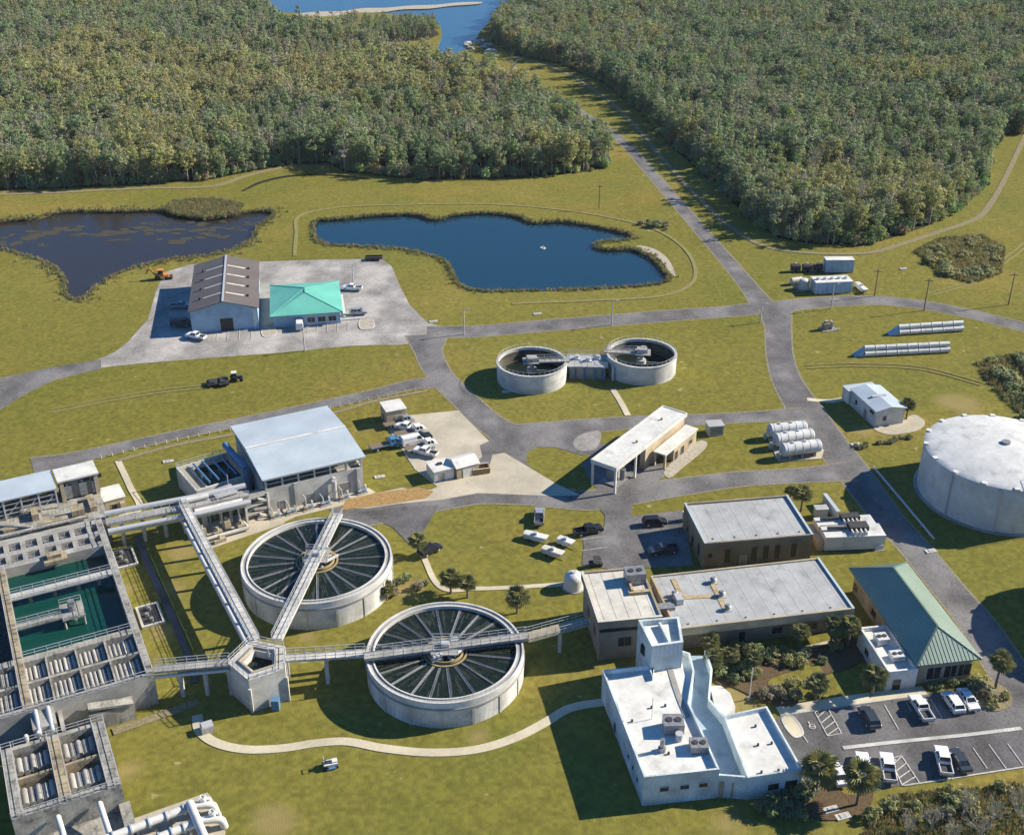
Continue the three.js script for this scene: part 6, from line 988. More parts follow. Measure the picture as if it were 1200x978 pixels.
boat('narrow white trailer boat standing by the fuel container', [1009, 340], [1017, 347], 5.6, M.white);
// machines
{
  const f = G(286, 444).sub(G(246, 449)), rot = Math.atan2(-f.z, f.x);
  const t = thing('mower_tractor', 'dark tractor towing gang mowers over the big lawn', 'tractor', G(277, 446), rot);
  part(t, 'body', [bx(-0.4, 1.5, 0.7, 1.3, -0.4, 0.4), bx(-1.1, -0.2, 0.6, 1.1, -0.7, 0.7)], carPaint.slate); part(t, 'cab', [bx(-1.0, 0.1, 1.1, 2.3, -0.65, 0.65)], M.glass); part(t, 'roof', bx(-1.1, 0.2, 2.3, 2.45, -0.75, 0.75), M.white); for (const s of [-1, 1]) { part(t, 'wheel', new THREE.CylinderGeometry(0.75, 0.75, 0.35, 18).rotateX(Math.PI / 2).translate(-0.7, 0.75, s * 0.85), M.rubber); part(t, 'wheel', new THREE.CylinderGeometry(0.45, 0.45, 0.25, 16).rotateX(Math.PI / 2).translate(1.1, 0.45, s * 0.75), M.rubber); }
  [['wide dark gang mower hitched to the tractor', 262, 2.0], ['narrow dark gang mower trailing last behind the tractor', 249, 1.5]].forEach(([l, px, w]) => { const g = thing('gang_mower', l, 'mower', G(px, 451 - (px - 249) * 0.12), rot, 'gang mowers'); part(g, 'deck', bx(-1.2, 1.2, 0.4, 0.9, -w, w), M.dark); part(g, 'cover', bx(-0.8, 0.5, 0.9, 1.2, -w * 0.7, w * 0.7), M.dark); for (const s of [-1, 1]) part(g, 'wheel', new THREE.CylinderGeometry(0.4, 0.4, 0.2, 14).rotateX(Math.PI / 2).translate(-1, 0.4, s * (w + 0.15)), M.rubber); part(g, 'hitch', beam(V(1.2, 0.5, 0), V(2.6, 0.5, 0), 0.12, 0.12), M.steel); });
  const r = thing('riding_mower', 'white riding mower on the lawn below the footpath', 'mower', G(387, 898), 0.3);
  part(r, 'body', [bx(-1, 1.1, 0.4, 0.9, -0.6, 0.6), bx(0.3, 1.1, 0.9, 1.15, -0.4, 0.4)], M.white); part(r, 'seat', [bx(-0.6, 0, 0.9, 1.05, -0.3, 0.3), bx(-0.75, -0.6, 0.9, 1.5, -0.3, 0.3)], M.dark); part(r, 'cutting_deck', bx(-0.6, 0.8, 0.15, 0.38, -0.9, 0.9), M.pipeBlue); part(r, 'roll_bar', [bx(-0.95, -0.85, 0.9, 1.9, -0.5, -0.42), bx(-0.95, -0.85, 0.9, 1.9, 0.42, 0.5), bx(-0.95, -0.85, 1.9, 2, -0.5, 0.5)], M.galv); for (const [x, z, q] of [[-0.7, -0.7, 0.42], [-0.7, 0.7, 0.42], [0.9, -0.6, 0.25], [0.9, 0.6, 0.25]]) part(r, 'wheel', new THREE.CylinderGeometry(q, q, 0.22, 14).rotateX(Math.PI / 2).translate(x, q, z), M.rubber);
  const e = thing('backhoe_loader', 'orange backhoe loader parked at the yard edge near the murky pond', 'digger', G(189, 327), 0.2);
  part(e, 'body', [bx(-1.6, 1.2, 0.9, 1.7, -0.8, 0.8), bx(1.2, 2.2, 0.9, 1.5, -0.6, 0.6)], M.orangePaint); part(e, 'cab', bx(-0.7, 0.7, 1.7, 2.9, -0.75, 0.75), M.glass); part(e, 'cab_roof', bx(-0.85, 0.85, 2.9, 3.05, -0.85, 0.85), M.orangePaint); part(e, 'boom', [beam(V(-1.6, 1.4, 0), V(-3, 3.6, 0), 0.35, 0.4), beam(V(-3, 3.6, 0), V(-4.2, 2, 0), 0.3, 0.35)], M.orangePaint); part(e, 'bucket', bx(2.3, 3.2, 0.2, 0.9, -1.1, 1.1), M.dark); part(e, 'loader_arm', [beam(V(0.6, 1.4, -0.9), V(2.6, 0.8, -0.9), 0.2, 0.25), beam(V(0.6, 1.4, 0.9), V(2.6, 0.8, 0.9), 0.2, 0.25)], M.orangePaint); for (const [x, q] of [[-1, 0.8], [1.5, 0.55]]) for (const s of [-1, 1]) part(e, 'wheel', new THREE.CylinderGeometry(q, q, 0.4, 18).rotateX(Math.PI / 2).translate(x, q, s * 1), M.rubber);
  const d = thing('flat_trailer', 'dark low trailer at the far end of the pale yard', 'trailer', G(438, 304.5), 0.03); part(d, 'deck', bx(-2.6, 2.6, 0.6, 0.8, -1.1, 1.1), M.dark); part(d, 'rail', [bx(-2.6, 2.6, 0.8, 1.2, -1.1, -1.0), bx(-2.6, 2.6, 0.8, 1.2, 1.0, 1.1)], M.dark); for (const s of [-1, 1]) part(d, 'wheel', new THREE.CylinderGeometry(0.35, 0.35, 0.2, 14).rotateX(Math.PI / 2).translate(-0.4, 0.35, s * 1.0), M.rubber); part(d, 'drawbar', beam(V(2.6, 0.6, 0), V(4, 0.5, 0), 0.12, 0.12), M.steel);
  const u = thing('utility_cart', 'small black utility cart by the taupe block', 'cart', G(698, 663), 0.2); part(u, 'body', [bx(-1.2, 1.2, 0.4, 0.8, -0.6, 0.6), bx(-1.2, -0.1, 0.8, 1.0, -0.6, 0.6)], M.dark); part(u, 'canopy', bx(-0.4, 0.9, 1.8, 1.9, -0.6, 0.6), M.dark); part(u, 'canopy_posts', [[-0.35, -0.55], [0.85, -0.55], [-0.35, 0.55], [0.85, 0.55]].map(([x, z]) => bx(x - 0.04, x + 0.04, 0.8, 1.8, z - 0.04, z + 0.04)), M.galv); for (const x of [-0.8, 0.8]) for (const s of [-1, 1]) part(u, 'wheel', new THREE.CylinderGeometry(0.28, 0.28, 0.18, 12).rotateX(Math.PI / 2).translate(x, 0.28, s * 0.6), M.rubber);
  const dp = thing('rubbish_skip', 'orange brown open skip at the edge of the concrete apron', 'skip', G(557, 554), 0.25); part(dp, 'side', [bx(-3, 3, 0.2, 1.4, -1.1, -1.0), bx(-3, 3, 0.2, 1.4, 1.0, 1.1), bx(-3, -2.9, 0.2, 1.4, -1, 1), bx(2.9, 3, 0.2, 1.4, -1, 1)], M.orange); part(dp, 'floor', bx(-2.9, 2.9, 0.2, 0.3, -1, 1), M.rust); part(dp, 'lip', [bx(-3.05, 3.05, 1.4, 1.5, -1.15, -0.95), bx(-3.05, 3.05, 1.4, 1.5, 0.95, 1.15)], M.white);
}
// ---------------------------------------------------------------- poles, fence
{
  const list = [[1083, 364, 9.6, 'tall wooden utility pole standing at the verge of the curving road'], [1182, 357, 9.6, 'wooden utility pole by the round shrub patch'], [1025, 347, 8.2, 'wooden utility pole beside the fuel site trailer boat'], [702, 244, 8.4, 'thin pole on the bank above the deep blue pond'], [544, 392, 7.2, 'lamp pole on the lane just past the pale yard'], [717, 381, 7.0, 'lamp pole on the lane behind the thickener tanks'], [357, 411, 6.4, 'lamp pole before the teal roofed office'], [414, 331, 5.6, 'lamp pole in the far part of the pale yard'], [891, 378, 5.4, 'lamp pole at the road junction by the round lawn'], [974, 362, 7.4, 'lamp pole between the curving road and the pump unit']];
  for (const [x, y, h, t] of list) { const o = thing(h > 8 ? 'utility_pole' : 'lamp_pole', t, 'pole', G(x, y)); part(o, 'shaft', new THREE.CylinderGeometry(0.12, 0.19, h, 10).translate(0, h / 2, 0), h > 8 ? M.wood : M.galv); if (h > 8) { part(o, 'crossarm', bx(-1.1, 1.1, h - 0.8, h - 0.62, -0.09, 0.09), M.wood); for (const k of [-0.9, 0, 0.9]) part(o, 'insulator', vcyl(k, 0, 0.07, h - 0.62, h - 0.38, 8), M.white); } else { part(o, 'arm', beam(V(0, h, 0), V(1.1, h + 0.2, 0), 0.1, 0.1), M.galv); part(o, 'lamp_head', bx(0.9, 1.6, h + 0.12, h + 0.26, -0.16, 0.16), M.galv); } }
  const fp = thing('flag_pole', 'slender pale pole in the garden behind the white office', 'pole', G(878, 819)); part(fp, 'shaft', new THREE.CylinderGeometry(0.07, 0.11, 6.4, 8).translate(0, 3.2, 0), M.white); part(fp, 'base', vcyl(0, 0, 0.4, 0, 0.3, 12), M.concrete);
  const fo = thing('post_fence', 'row of short pale marker posts along the narrow lane', 'fence', G(497, 456)), P0 = fo.position, c = new THREE.CatmullRomCurve3(PX([[497, 456], [440, 467], [380, 480.5], [300, 498], [200, 518], [150, 529], [118, 537]])), pts = c.getSpacedPoints(32);
  pts.forEach((p, i) => { const q = p.clone().sub(P0); part(fo, 'post', [bx(q.x - 0.1, q.x + 0.1, 0, 0.8, q.z - 0.1, q.z + 0.1)], M.roofCream); });
}
for (const [x, y, t] of [[594, 459, 'white concrete marker slab beside the first thickener tank'], [508, 377, 'white concrete marker slab at the yard corner'], [630, 368, 'white culvert end beside the pond lane'], [1003, 521, 'white slab on the lawn before the pump house'], [1091, 646, 'white slab beside the main road below the storage tank'], [445, 559, 'white slab on the small lawn beside the blue roofed hall'], [197, 541, 'white slab near the sludge basin'], [1059, 315, 'white slab on the lawn by the round shrub patch'], [974, 949, 'pale slab by the car park palms, beside the shrubs'], [988, 957, 'pale slab by the car park palms, out on the lawn'], [636, 291, 'white fountain float on the deep blue pond']]) {
  const fl = y === 291, o = thing(fl ? 'fountain_float' : 'marker_slab', t, fl ? 'float' : 'slab', G(x, y, fl ? -0.7 : 0), 0.3); part(o, fl ? 'float_ring' : 'slab', fl ? new THREE.TorusGeometry(0.7, 0.25, 8, 18).rotateX(Math.PI / 2).translate(0, 0.1, 0) : bx(-1.1, 1.1, 0, 0.22, -0.55, 0.55), M.stucco); part(o, fl ? 'nozzle' : 'cover', fl ? vcyl(0, 0, 0.15, 0, 0.9, 8) : bx(-0.5, 0.5, 0.22, 0.3, -0.35, 0.35), M.concretePale);
}
// rocks and moored rafts where the wood meets the river
for (const [x, y, s] of [[548, 52, 3.4], [556, 50, 2.6], [563, 49, 3.2], [572, 53, 2.8], [575, 60, 3], [552, 57, 2.4], [566, 56, 2.2], [578, 66, 2.4]]) { const o = solo('landing_rock', 'pale grey rocks heaped at the river landing', 'rock', new THREE.DodecahedronGeometry(s * 0.75, 0).scale(1.7, 0.5, 1).rotateY(x).translate(G(x, y).x, 0.4, G(x, y).z), M.concretePale, 'rocks at the river landing'); }

// ---------------------------------------------------------------- plants
const leafTone = (c, n = 0.25) => [c[0] * (1 + n * (rnd() - 0.5) * 2), c[1] * (1 + n * (rnd() - 0.5) * 2), c[2] * (1 + n * (rnd() - 0.5) * 2)];
// a crown of leaf sized faces in clumps: rx, ry radii, centre height cy
function crownGeo(rx, ry, cy, clumps, per, leaf, clumpR, flat = 0) {
  const pos = [], nor = [];
  for (let c = 0; c < clumps; c++) {
    const t = rnd() * 6.283, u = rr(-0.75, 1), k = Math.pow(rnd(), 0.35) * 0.85, s = Math.sqrt(Math.max(0, 1 - u * u));
    const cx = Math.cos(t) * s * rx * k, cz = Math.sin(t) * s * rx * k, y0 = cy + u * ry * k, q = clumpR * rr(0.7, 1.25);
    for (let i = 0; i < per; i++) {
      const a = rnd() * 6.283, b = rr(-1, 1), e = Math.sqrt(1 - b * b), r = q * Math.pow(rnd(), 0.4), n = V(Math.cos(a) * e, b * 0.8 + 0.35, Math.sin(a) * e), p = V(cx + Math.cos(a) * e * r, y0 + b * r * 0.8, cz + Math.sin(a) * e * r);
      n.x += rr(-0.6, 0.6); n.y += rr(-0.4, 0.6) + flat; n.z += rr(-0.6, 0.6); n.normalize();
      const ax = V(rr(-1, 1), rr(-1, 1), rr(-1, 1)).cross(n).normalize(), ay = n.clone().cross(ax), l = leaf * rr(0.6, 1.3), w = l * rr(0.45, 0.8);
      const A = p.clone().addScaledVector(ax, -l / 2), B = p.clone().addScaledVector(ay, -w / 2), Cc = p.clone().addScaledVector(ax, l / 2), D = p.clone().addScaledVector(ay, w / 2);
      for (const v of [A, B, Cc, A, Cc, D]) { pos.push(v.x, v.y, v.z); nor.push(n.x, n.y, n.z); }
    }
  }
  const g = new THREE.BufferGeometry(); g.setAttribute('position', new THREE.Float32BufferAttribute(pos, 3)); g.setAttribute('normal', new THREE.Float32BufferAttribute(nor, 3)); return g;
}
function limbGeo(h, r, limbs, reach, top = 0.95) {   // trunk with limbs
  const g = [new THREE.CylinderGeometry(r * 0.35, r, h * top, 6).translate(0, h * top / 2, 0)];
  for (let i = 0; i < limbs; i++) { const y = h * rr(0.35, 0.85), a = rnd() * 6.283, l = reach * rr(0.5, 1); g.push(pipe(V(0, y, 0), V(Math.cos(a) * l, y + l * rr(0.5, 1.1), Math.sin(a) * l), r * 0.3, 4, true)); }
  return join(g);
}
const leafMat = (c, x = {}) => new THREE.MeshPhysicalMaterial({ transmission: 0.4, thickness: 0, color: C(...c), roughness: 1, side: THREE.DoubleSide, ...x });
const barkMat = mat([0.26, 0.23, 0.19], 0.95);
const TREE = []; for (let i = 0; i < 6; i++) { const h = [12.5, 13.5, 11.5, 14, 12, 13][i], rx = [2.4, 2.0, 2.7, 2.1, 1.9, 2.5][i]; TREE.push({ h, crown: crownGeo(rx, h * (i % 3 === 2 ? 0.36 : 0.46), h * (i % 3 === 2 ? 0.64 : 0.53), 26, 30, 0.5, 0.85), trunk: limbGeo(h, 0.2, 7, 2.2) }); }
const BARE = []; for (let i = 0; i < 2; i++) BARE.push({ h: 12, crown: crownGeo(2.2, 4, 8, 14, 8, 0.5, 1.0), trunk: limbGeo(12.5, 0.2, 22, 2.6) });
const tones = [[0.195, 0.268, 0.088], [0.155, 0.238, 0.088], [0.285, 0.308, 0.090], [0.335, 0.335, 0.10], [0.26, 0.298, 0.145], [0.36, 0.33, 0.24]];
const toneNames = ['dark green leafy tree', 'deep green leafy tree', 'olive green leafy tree', 'yellow green leafy tree', 'grey green leafy tree', 'pale grey sparse tree'];
const spots = [];
// stands of yellower trees within the woods
const stands = [[120, 105, 130, 60, 0.33], [300, 105, 110, 55, 0.33], [430, 120, 50, 30, 0.12], [1020, 110, 46, 32, 0.34], [860, 175, 32, 34, 0.32], [790, 30, 60, 50, 0.14], [960, 215, 30, 20, 0.14], [640, 40, 40, 40, 0.1]].map(([x, y, a, b, k]) => { const p = G(x, y); return [p.x, p.z, a, b, k]; });
const zone = (X, Z) => stands.reduce((t, [x, z, a, b, k]) => t + k * Math.exp(-((X - x) ** 2) / (a * a) - ((Z - z) ** 2) / (b * b)), -0.09);
function plant(loop, step, where, low = 1) {
  let x0 = 1e9, x1 = -1e9, z0 = 1e9, z1 = -1e9; loop.forEach((p) => { x0 = Math.min(x0, p.x); x1 = Math.max(x1, p.x); z0 = Math.min(z0, p.z); z1 = Math.max(z1, p.z); });
  for (let z = z1; z > z0; z -= step * 0.87) for (let x = x0; x < x1; x += step) {
    const X = x + rr(-0.48, 0.48) * step, Z = z + rr(-0.48, 0.48) * step;
    if (!inside(X, Z, loop)) continue;
    if (Math.abs(X) > -Z * 0.50 + 30) continue;   // keeps the wood about as wide as the view
    if (fbm(X / 11 + 3, Z / 11, 3, 371) < 0.27 || rnd() < 0.04) continue;
    const a = fbm(X / 70 + 10, Z / 55, 3, 301), b = fbm(X / 18, Z / 18, 2, 331), r = rnd(); let k;
    const yel = zone(X, Z);
    const s = a + 0.5 * (b - 0.5) + yel;
    if (r < 0.06) k = 5; else if (s > 0.62) k = r < 0.6 ? 3 : 2; else if (s > 0.5) k = r < 0.45 ? 2 : r < 0.75 ? 4 : 0; else k = r < 0.42 ? 0 : r < 0.7 ? 1 : r < 0.9 ? 4 : 2;
    spots.push({ x: X, z: Z, k, v: k === 5 ? Math.floor(rnd() * 2) : Math.floor(rnd() * 6), s: (0.58 + 0.75 * fbm(X / 24, Z / 24, 3, 351) + rr(-0.14, 0.16) + (rnd() < 0.07 ? 0.28 : 0)) * low, rot: rnd() * 6.283, sx: rnd() < 0.3 ? rr(1.25, 1.75) : rr(0.9, 1.25), where });
  }
}
plant(forestA, 4.2, 'A'); plant(forestB, 4.2, 'B'); plant(island, 4.2, 'C', 0.6); plant(farbank, 9, 'D', 0.8);
// the 300 nearest trees in view are things of their own, the rest one mass for each wood
const inView = (t) => Math.abs(t.x) < -t.z * 0.43 - 2;
const ordered = spots.filter((t) => inView(t) && (t.where === 'A' || t.where === 'B'));
for (const t of ordered) { let d = 1e9; const loop = t.where === 'A' ? forestA : forestB; for (let i = 0; i < loop.length; i++) { const a = loop[i], b = loop[(i + 1) % loop.length], l = Math.hypot(b.x - a.x, b.z - a.z) || 1, u = Math.max(0, Math.min(1, ((t.x - a.x) * (b.x - a.x) + (t.z - a.z) * (b.z - a.z)) / l / l)); d = Math.min(d, Math.hypot(t.x - a.x - (b.x - a.x) * u, t.z - a.z - (b.z - a.z) * u)); } t.edge = d; t.size = Math.hypot(t.x, t.z) + d * 14; }
ordered.sort((a, b) => a.size - b.size);
const single = new Set(ordered.slice(0, 296)), treeProto = {}, crownMats = tones.map((c) => leafMat(c));
const woodNames = { A: 'at the edge of the wood behind the ponds', B: 'at the edge of the wood along the dirt track' };
for (const t of single) {
  const key = t.k + '_' + t.v, label = toneNames[t.k] + ' ' + woodNames[t.where], group = 'trees ' + woodNames[t.where];
  const G3 = t.k === 5 ? BARE[t.v] : TREE[t.v]; let o;
  if (!treeProto[key]) { o = thing('forest_tree', label, 'tree', V(t.x, 0, t.z), t.rot, group); const tr = new THREE.Mesh(G3.trunk, barkMat), cr = new THREE.Mesh(G3.crown, crownMats[t.k]); tr.name = 'trunk'; cr.name = 'crown'; tr.castShadow = cr.castShadow = true; o.add(tr, cr); treeProto[key] = o; }
  else o = copyOf(treeProto[key], V(t.x, 0, t.z), t.rot, label, group);
  o.scale.set(t.s * t.sx, t.s, t.s * t.sx);
}
const rest = spots.filter((t) => !single.has(t)), dummy = new THREE.Object3D();
const massNames = { A: 'dense mixed wood behind the two ponds', B: 'dense mixed wood beyond the dirt track', C: 'low dark thicket on the river point', D: 'far wooded bank across the river' };
for (const wh of ['A', 'B', 'C', 'D']) {
  const o = new THREE.Group(); o.name = numbered('forest'); tag(o, massNames[wh], 'forest', null, 'stuff'); scene.add(o);
  for (const sparse of [false, true]) for (let v = 0; v < (sparse ? 2 : 6); v++) {
    const l = rest.filter((t) => t.where === wh && (t.k === 5) === sparse && t.v === v); if (!l.length) continue;
    const G3 = sparse ? BARE[v] : TREE[v], cr = new THREE.InstancedMesh(G3.crown, leafMat([1, 1, 1]), l.length), tr = new THREE.InstancedMesh(G3.trunk, barkMat, l.length);
    cr.name = 'foliage'; tr.name = 'trunks'; cr.castShadow = tr.castShadow = true;
    l.forEach((t, i) => { dummy.position.set(t.x, 0, t.z); dummy.rotation.set(0, t.rot, 0); dummy.scale.set(t.s * t.sx, t.s, t.s * t.sx); dummy.updateMatrix(); cr.setMatrixAt(i, dummy.matrix); tr.setMatrixAt(i, dummy.matrix); const c = leafTone(tones[t.k], 0.12); cr.setColorAt(i, C(...c)); });
    o.add(cr, tr);
  }
}
// bushes under the outer trees
const bushGeo = crownGeo(1.5, 1.3, 1.2, 18, 20, 0.45, 0.7);
for (const [loop, t] of [[forestA, 'bushy undergrowth at the foot of the wood behind the ponds'], [forestB, 'bushy undergrowth at the foot of the wood along the dirt track']]) {
  const l = []; for (let i = 0; i < loop.length; i++) { const a = loop[i], b = loop[(i + 1) % loop.length], d = b.clone().sub(a), L = d.length(); if (L > 260 || a.z < -720) continue; const nx = d.z / L, nz = -d.x / L, sg = inside(a.x + d.x * 0.5 + nx * 2, a.z + d.z * 0.5 + nz * 2, loop) ? 1 : -1; for (let k = 0; k < L * 1.5; k++) { const u = rnd(), w = rr(-0.6, 9) * sg; l.push([a.x + d.x * u + nx * w, a.z + d.z * u + nz * w, rr(0.5, 1.5)]); } }
  const m = new THREE.InstancedMesh(bushGeo, leafMat([1, 1, 1]), l.length); m.name = numbered('undergrowth'); tag(m, t, 'undergrowth', null, 'stuff'); m.castShadow = true;
  l.forEach(([x, z, q], i) => { dummy.position.set(x, 0, z); dummy.rotation.set(0, rnd() * 6.28, 0); dummy.scale.set(q, q * rr(0.8, 1.5), q); dummy.updateMatrix(); m.setMatrixAt(i, dummy.matrix); m.setColorAt(i, C(...leafTone(tones[[0, 1, 2, 4][Math.floor(rnd() * 4)]], 0.25))); }); scene.add(m);
}
// palms with separate fronds
const frondGeo = (() => {   // fan leaf on a stalk, pointing along +x
  const q = [], L = 1.0; q.push([V(0, 0.02, -0.02), V(L, 0.1, -0.02), V(L, 0.1, 0.02), V(0, 0.02, 0.02)]);
  for (let i = -5; i <= 5; i++) { const a = i * 0.27, l = 1.25 - Math.abs(i) * 0.05, dx = Math.cos(a), dz = Math.sin(a), c = V(L * 0.85, 0.09, 0), m = c.clone().add(V(dx * l * 0.6, 0.02, dz * l * 0.6)), tip = c.clone().add(V(dx * l, -0.28 - 0.08 * Math.abs(i) / 5, dz * l)), s = V(-dz, 0, dx).multiplyScalar(0.13); q.push([c, m.clone().add(s), tip, m.clone().sub(s)]); }
  const g = faces(q); return g;
})();
const palmLeaf = [[0.24, 0.25, 0.085], [0.33, 0.31, 0.11], [0.18, 0.20, 0.08]].map((c) => new THREE.MeshPhysicalMaterial({ color: C(...c), roughness: 0.8, transmission: 0.3, thickness: 0, side: THREE.DoubleSide })), palmBark = mat([0.24, 0.20, 0.15], 0.95, { map: T.grit });
const palmProto = [];
function palm(px, py, h, s, label, atCrown = true) {
  const p = G(px, py, atCrown ? h : 0).setY(0), i = Math.floor(rnd() * 3), key = Math.round(h);
  const o = thing('palm_tree', label, 'palm', p, rnd() * 6.28);
  const tr = part(o, 'trunk', [new THREE.CylinderGeometry(0.17, 0.23, h, 9).translate(0, h / 2, 0), new THREE.CylinderGeometry(0.34, 0.2, 0.8, 9).translate(0, h - 0.3, 0)], palmBark);
  for (let k = 0; k < 26; k++) { const f = new THREE.Mesh(frondGeo, palmLeaf[(i + (k % 3 ? 0 : 1)) % 3]); f.name = 'frond'; f.castShadow = true; const a = k * 2.399 + rr(-0.2, 0.2), el = 1.15 - 1.75 * (k / 26) + rr(-0.12, 0.12); f.rotation.set(0, a, el, 'YXZ'); f.position.set(0, h, 0); f.scale.setScalar(s * rr(0.85, 1.12)); o.add(f); }
  return o;
}
for (const [x, y, h, s, t, base] of [[977, 732, 4.2, 1.0, 'palm before the long wing, the one toward the white office'], [997.5, 733, 4.2, 1.0, 'palm at the corner of the long wing'], [939, 741, 3.6, 0.9, 'palm against the taupe wall of the long wing'], [1026, 792, 4, 1.15, 'palm beside the white annex'], [1174, 776, 5.4, 1.1, 'palm beside the main road by the green roofed hall'], [958.5, 800, 3.4, 1.0, 'palm in the garden before the car park'], [961, 900, 5.2, 1.5, 'tall palm beside the white office corner'], [1010, 911, 5.4, 1.45, 'tall palm on the sandy patch of the car park'], [528, 678, 3.2, 1.15, 'palm between the two wide clarifiers, next to the footpath corner'], [547.5, 684, 3, 0.9, 'small palm next to another above the lower clarifier'], [606, 700, 3.4, 1.25, 'palm alone on the lawn by the lower clarifier rim'], [489, 634, 3, 1.0, 'palm beside the black car on the lawn'], [941.5, 579, 4, 1.1, 'palm behind the brown hall by the switchgear'], [927, 575, 3.2, 0.7, 'little palm close behind the brown hall'], [1065, 475, 3.6, 1.0, 'palm at the corner of the white pump house'], [452, 690, 2.4, 0.9, 'low palm beside the wall of the wide clarifier'], [834, 752, 3.2, 0.9, 'palm along the white screen wall, by the stair tower'], [836, 772, 3, 0.9, 'palm along the white screen wall, halfway'], [884, 772, 2.6, 0.8, 'palm in the middle of the office garden'], [857, 768, 2.6, 0.75, 'palm in the office garden near the screen wall']]) palm(x, y, h, s, t);
// shrubs
const shrubGeo = [0, 1, 2].map(() => crownGeo(0.9, 0.62, 0.62, 16, 22, 0.3, 0.36)), stemGeo = [0, 1, 2].map(() => { const g = []; for (let i = 0; i < 5; i++) { const a = rnd() * 6.283; g.push(pipe(V(0, 0, 0), V(Math.cos(a) * 0.5, 0.8, Math.sin(a) * 0.5), 0.025, 4, true)); } return join(g); });
const shrubMats = [leafMat([0.19, 0.23, 0.08]), leafMat([0.30, 0.29, 0.095]), leafMat([0.13, 0.17, 0.07]), leafMat([0.23, 0.20, 0.12]), leafMat([0.27, 0.29, 0.10])];
function shrub(x, z, s, m, label, group, hs = 1, name = 'shrub') {
  const i = Math.floor(rnd() * 3), o = thing(name, label, 'shrub', V(x, 0, z), rnd() * 6.28, group); o.scale.set(s, s * hs, s);
  const a = new THREE.Mesh(shrubGeo[i], shrubMats[m]), b = new THREE.Mesh(stemGeo[i], barkMat); a.name = 'foliage'; b.name = 'stems'; a.castShadow = true; o.add(a, b); return o;
}
function scatter(px, n, smin, smax, label, group, ms, hs = 1, name) { const l = PX(px); let x0 = 1e9, x1 = -1e9, z0 = 1e9, z1 = -1e9; l.forEach((p) => { x0 = Math.min(x0, p.x); x1 = Math.max(x1, p.x); z0 = Math.min(z0, p.z); z1 = Math.max(z1, p.z); }); for (let i = 0, k = 0; i < n && k < n * 60; k++) { const x = rr(x0, x1), z = rr(z0, z1); if (!inside(x, z, l)) continue; shrub(x, z, rr(smin, smax), ms[Math.floor(rnd() * ms.length)], label, group, hs, name); i++; } }
area('planting_bed', 'mulched garden bed behind the white office', 'garden bed', [[828, 748], [846, 757], [930, 764], [1006, 748], [1010, 775], [945, 800], [930, 828], [896, 823], [860, 806], [838, 800]], M.mulch, 60);
area('planting_bed', 'mulched bed at the car park corner', 'garden bed', [[1130, 800], [1150, 797], [1176, 805], [1186, 824], [1166, 834], [1148, 826]], M.dirt, 40);
area('planting_bed', 'mulched bed under the car park palms', 'garden bed', [[944, 924], [968, 920], [996, 932], [1022, 928], [1018, 948], [990, 960], [950, 958]], M.mulch, 40);
area('garden_lawn', 'small kept lawn inside the office garden', 'lawn', [[900, 800], [935, 786], [956, 778], [968, 800], [950, 818], [915, 818]], M.grass, 40);
scatter([[836, 756], [930, 770], [985, 757], [970, 776], [930, 784], [880, 800], [842, 800]], 34, 1.0, 1.9, 'rounded garden shrub in the bed behind the white office', 'shrubs in the office garden', [0, 1, 2, 1]);
scatter([[890, 812], [930, 806], [968, 800], [978, 810], [930, 828], [896, 824]], 14, 0.9, 1.5, 'low brownish hedge shrub between the garden and the car park', 'hedge shrubs by the car park', [3, 1]);
scatter([[1138, 803], [1172, 806], [1184, 822], [1164, 831], [1148, 822]], 9, 1.0, 1.9, 'yellow green shrub in the bed at the car park corner', 'shrubs at the car park corner', [1, 0, 3]);
scatter([[1085, 806], [1135, 800], [1138, 803], [1088, 810]], 8, 0.7, 1.1, 'clipped dark shrub under the wall of the green roofed hall', 'shrubs under the green roofed hall', [2, 0]);
scatter([[880, 936], [944, 928], [950, 950], [930, 966], [890, 948]], 12, 0.9, 1.9, 'dark shrub below the front of the white office', 'shrubs before the white office', [2, 0]);
scatter([[1073, 294], [1100, 281], [1150, 278], [1176, 290], [1172, 318], [1140, 330], [1105, 322]], 42, 1.2, 2.8, 'marsh shrub in the rounded thicket on the north lawn', 'shrubs of the rounded thicket', [0, 1, 4, 1], 0.62, 'marsh_shrub');
scatter([[1146, 426], [1175, 419], [1240, 416], [1240, 500], [1200, 488], [1165, 455]], 42, 1.6, 3.0, 'marsh shrub in the thicket near the white storage tank', 'shrubs of the thicket by the storage tank', [0, 1, 4, 0], 0.7, 'marsh_shrub');
scatter([[1000, 524], [1080, 509], [1082, 512], [1002, 528]], 26, 0.5, 0.85, 'low hedge shrub on the strip before the pump house', 'hedge before the pump house', [0, 3]);
scatter([[742, 258], [790, 268], [792, 274], [745, 264]], 9, 0.9, 1.7, 'scrubby bush on the bank above the pond spit', 'bushes above the pond spit', [0, 3]);
scatter([[1016, 960], [1060, 925], [1200, 925], [1210, 990], [1020, 990]], 16, 0.9, 1.8, 'scrubby bush in the thicket below the car park', 'bushes below the car park', [1, 3, 4, 0], 1.0);
scatter([[448, 682], [500, 676], [505, 690], [455, 700]], 7, 0.7, 1.3, 'scrubby bush between the two clarifier tanks', 'bushes between the clarifiers', [0, 3]);
